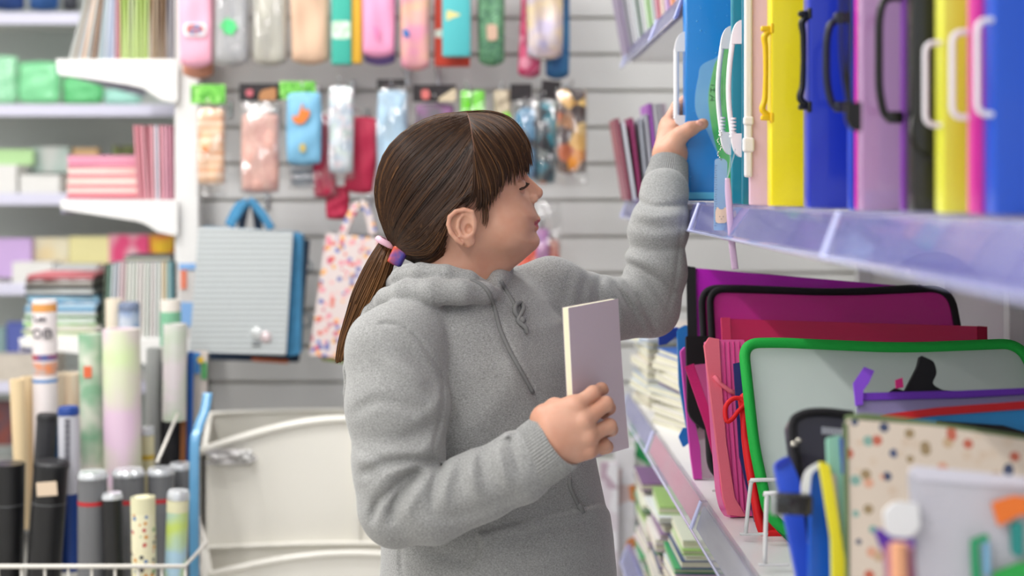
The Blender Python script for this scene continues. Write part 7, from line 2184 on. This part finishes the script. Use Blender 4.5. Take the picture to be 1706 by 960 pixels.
# ------------------------------------------------------------------ white moulded bin in the middle, two tiers with arched fronts
MOULD = mat('moulded_white', '#e8e5dc', 0.35, coat=0.15)
t = thing('display_bin', 'white moulded plastic display bin with arched tiers, behind the girl', 'bin', P(480, 960, 3.6))
def arch(name, xL, xR, yL, yC, yR, yB, Y, th, lip=0.012):
    n_ = 24
    top = []
    for i in range(n_ + 1):
        s_ = i / n_
        x_ = xL + (xR - xL) * s_
        y_ = yL + (yC - yL) * math.sin(math.pi / 2 * min(1, s_ / 0.55)) ** 1.0 if s_ < 0.55 else yC + (yR - yC) * ((s_ - 0.55) / 0.45) ** 2
        top.append((x_, y_))
    pts = [P(x_, y_, Y) for x_, y_ in top] + [P(xR, yB, Y), P(xL, yB, Y)]
    m_ = MB(); m_.prism(pts, (0, th, 0)); obj(name, m_, MOULD, t, world=True)
    m_ = MB(); m_.tube([P(x_, y_, Y - 0.002) for x_, y_ in top], lip, 10); obj('rolled_lip', m_, MOULD, t, smooth=True, world=True)
arch('back_panel', 346, 700, 690, 684, 690, 1000, 3.82, 0.02, 0.006)
arch('front_panel', 334, 790, 752, 698, 745, 925, 3.60, 0.02, 0.010)
arch('lower_back_panel', 336, 790, 914, 906, 914, 1200, 3.585, 0.02, 0.006)
arch('lower_front_panel', 346, 790, 958, 922, 950, 1400, 3.46, 0.02, 0.008)
m = MB()
m.box(P(600, 800, 3.72) , (0.02, 0.26, 0.28)); 
a, b_ = P(346, 690, 3.82), P(340, 900, 3.82)
m.prism([P(346, 690, 3.82), P(346, 930, 3.82), P(335, 930, 3.60), P(335, 752, 3.60)], (0.012, 0, 0))
m.prism([P(338, 908, 3.585), P(338, 1100, 3.585), P(347, 1100, 3.46), P(347, 958, 3.46)], (0.012, 0, 0))
obj('side_panel', m, MOULD, t, world=True)
m = MB(); m.box(((P(334, 0, 3.6).x + P(790, 0, 3.6).x) / 2, 3.66, 0.1), (0.66, 0.5, 0.2), bevel=0.01); obj('base', m, MOULD, t, world=True)
t = thing('film_scrap', 'crumpled piece of clear film stuck on the white bin', 'film', P(390, 765, 3.585))
m = MB(); m.pillow(P(384, 762, 3.588), (0.12, 0.012, 0.04), nu=18, nv=10, wob=1.2, seed=3); obj('film', m, mat('crumpled_film', '#d9d6d6', 0.15, alpha=0.6, coat=1.0, bump=1.0, bscale=60), t, smooth=True, world=True)
m = MB(); m.pillow(P(410, 760, 3.582), (0.034, 0.016, 0.03), nu=10, nv=8, wob=1.5, seed=6); obj('tape_end', m, mat('white_tape', '#ecebe9', 0.3, coat=0.8), t, smooth=True, world=True)

# colourful leaflets on a low rack past the end of the right-hand shelving
G_ = 'colouring books on the low rack past the right shelving'
for i, (x0_, x1_, y0_, y1_, c, c2, lab) in enumerate([(1000, 1030, 770, 1015, '#d8cfd8', '#b9a2b2', 'white and mauve colouring book behind the lilac notebook'), (1024, 1058, 745, 1015, '#e2e0e4', '#d8c0c0', 'white colouring book with orange spots low by the rail'),
                                                  (1050, 1090, 700, 1015, '#2f9a5c', '#dfe6dc', 'green and white colouring book under the pink rail insert'), (1010, 1040, 860, 1015, '#d9d0e6', '#cdb4d8', 'lavender colouring book with orange spots, low at the shelf end'),
                                                  (1034, 1070, 880, 1015, '#cfd84c', '#e2dfe8', 'yellow-green and white colouring book, lowest of the rack'), (1068, 1100, 690, 1015, '#cfc9c0', '#4f9a68', 'grey and green booklet tucked behind the pink rail')]):
    parcel('colouring_book', lab, 'colouring book', x0_, x1_, y0_, y1_, 3.66 + 0.03 * i, pmat('cb_%d' % i, [c, c2, c, '#e6e4ea', c, '#d9884c' if i in (1, 3) else c2, c], 26, 0.4), 0.012, G_, False, lean=0.0)
t = thing('magazine_rack', 'low white rack holding colouring books at the end of the right shelving', 'rack', (0.4, 3.7, 0))
m = MB(); m.box((0.42, 3.74, 0.10), (0.40, 0.40, 0.19), bevel=0.01); obj('rack_body', m, SHELFW, t, world=True)
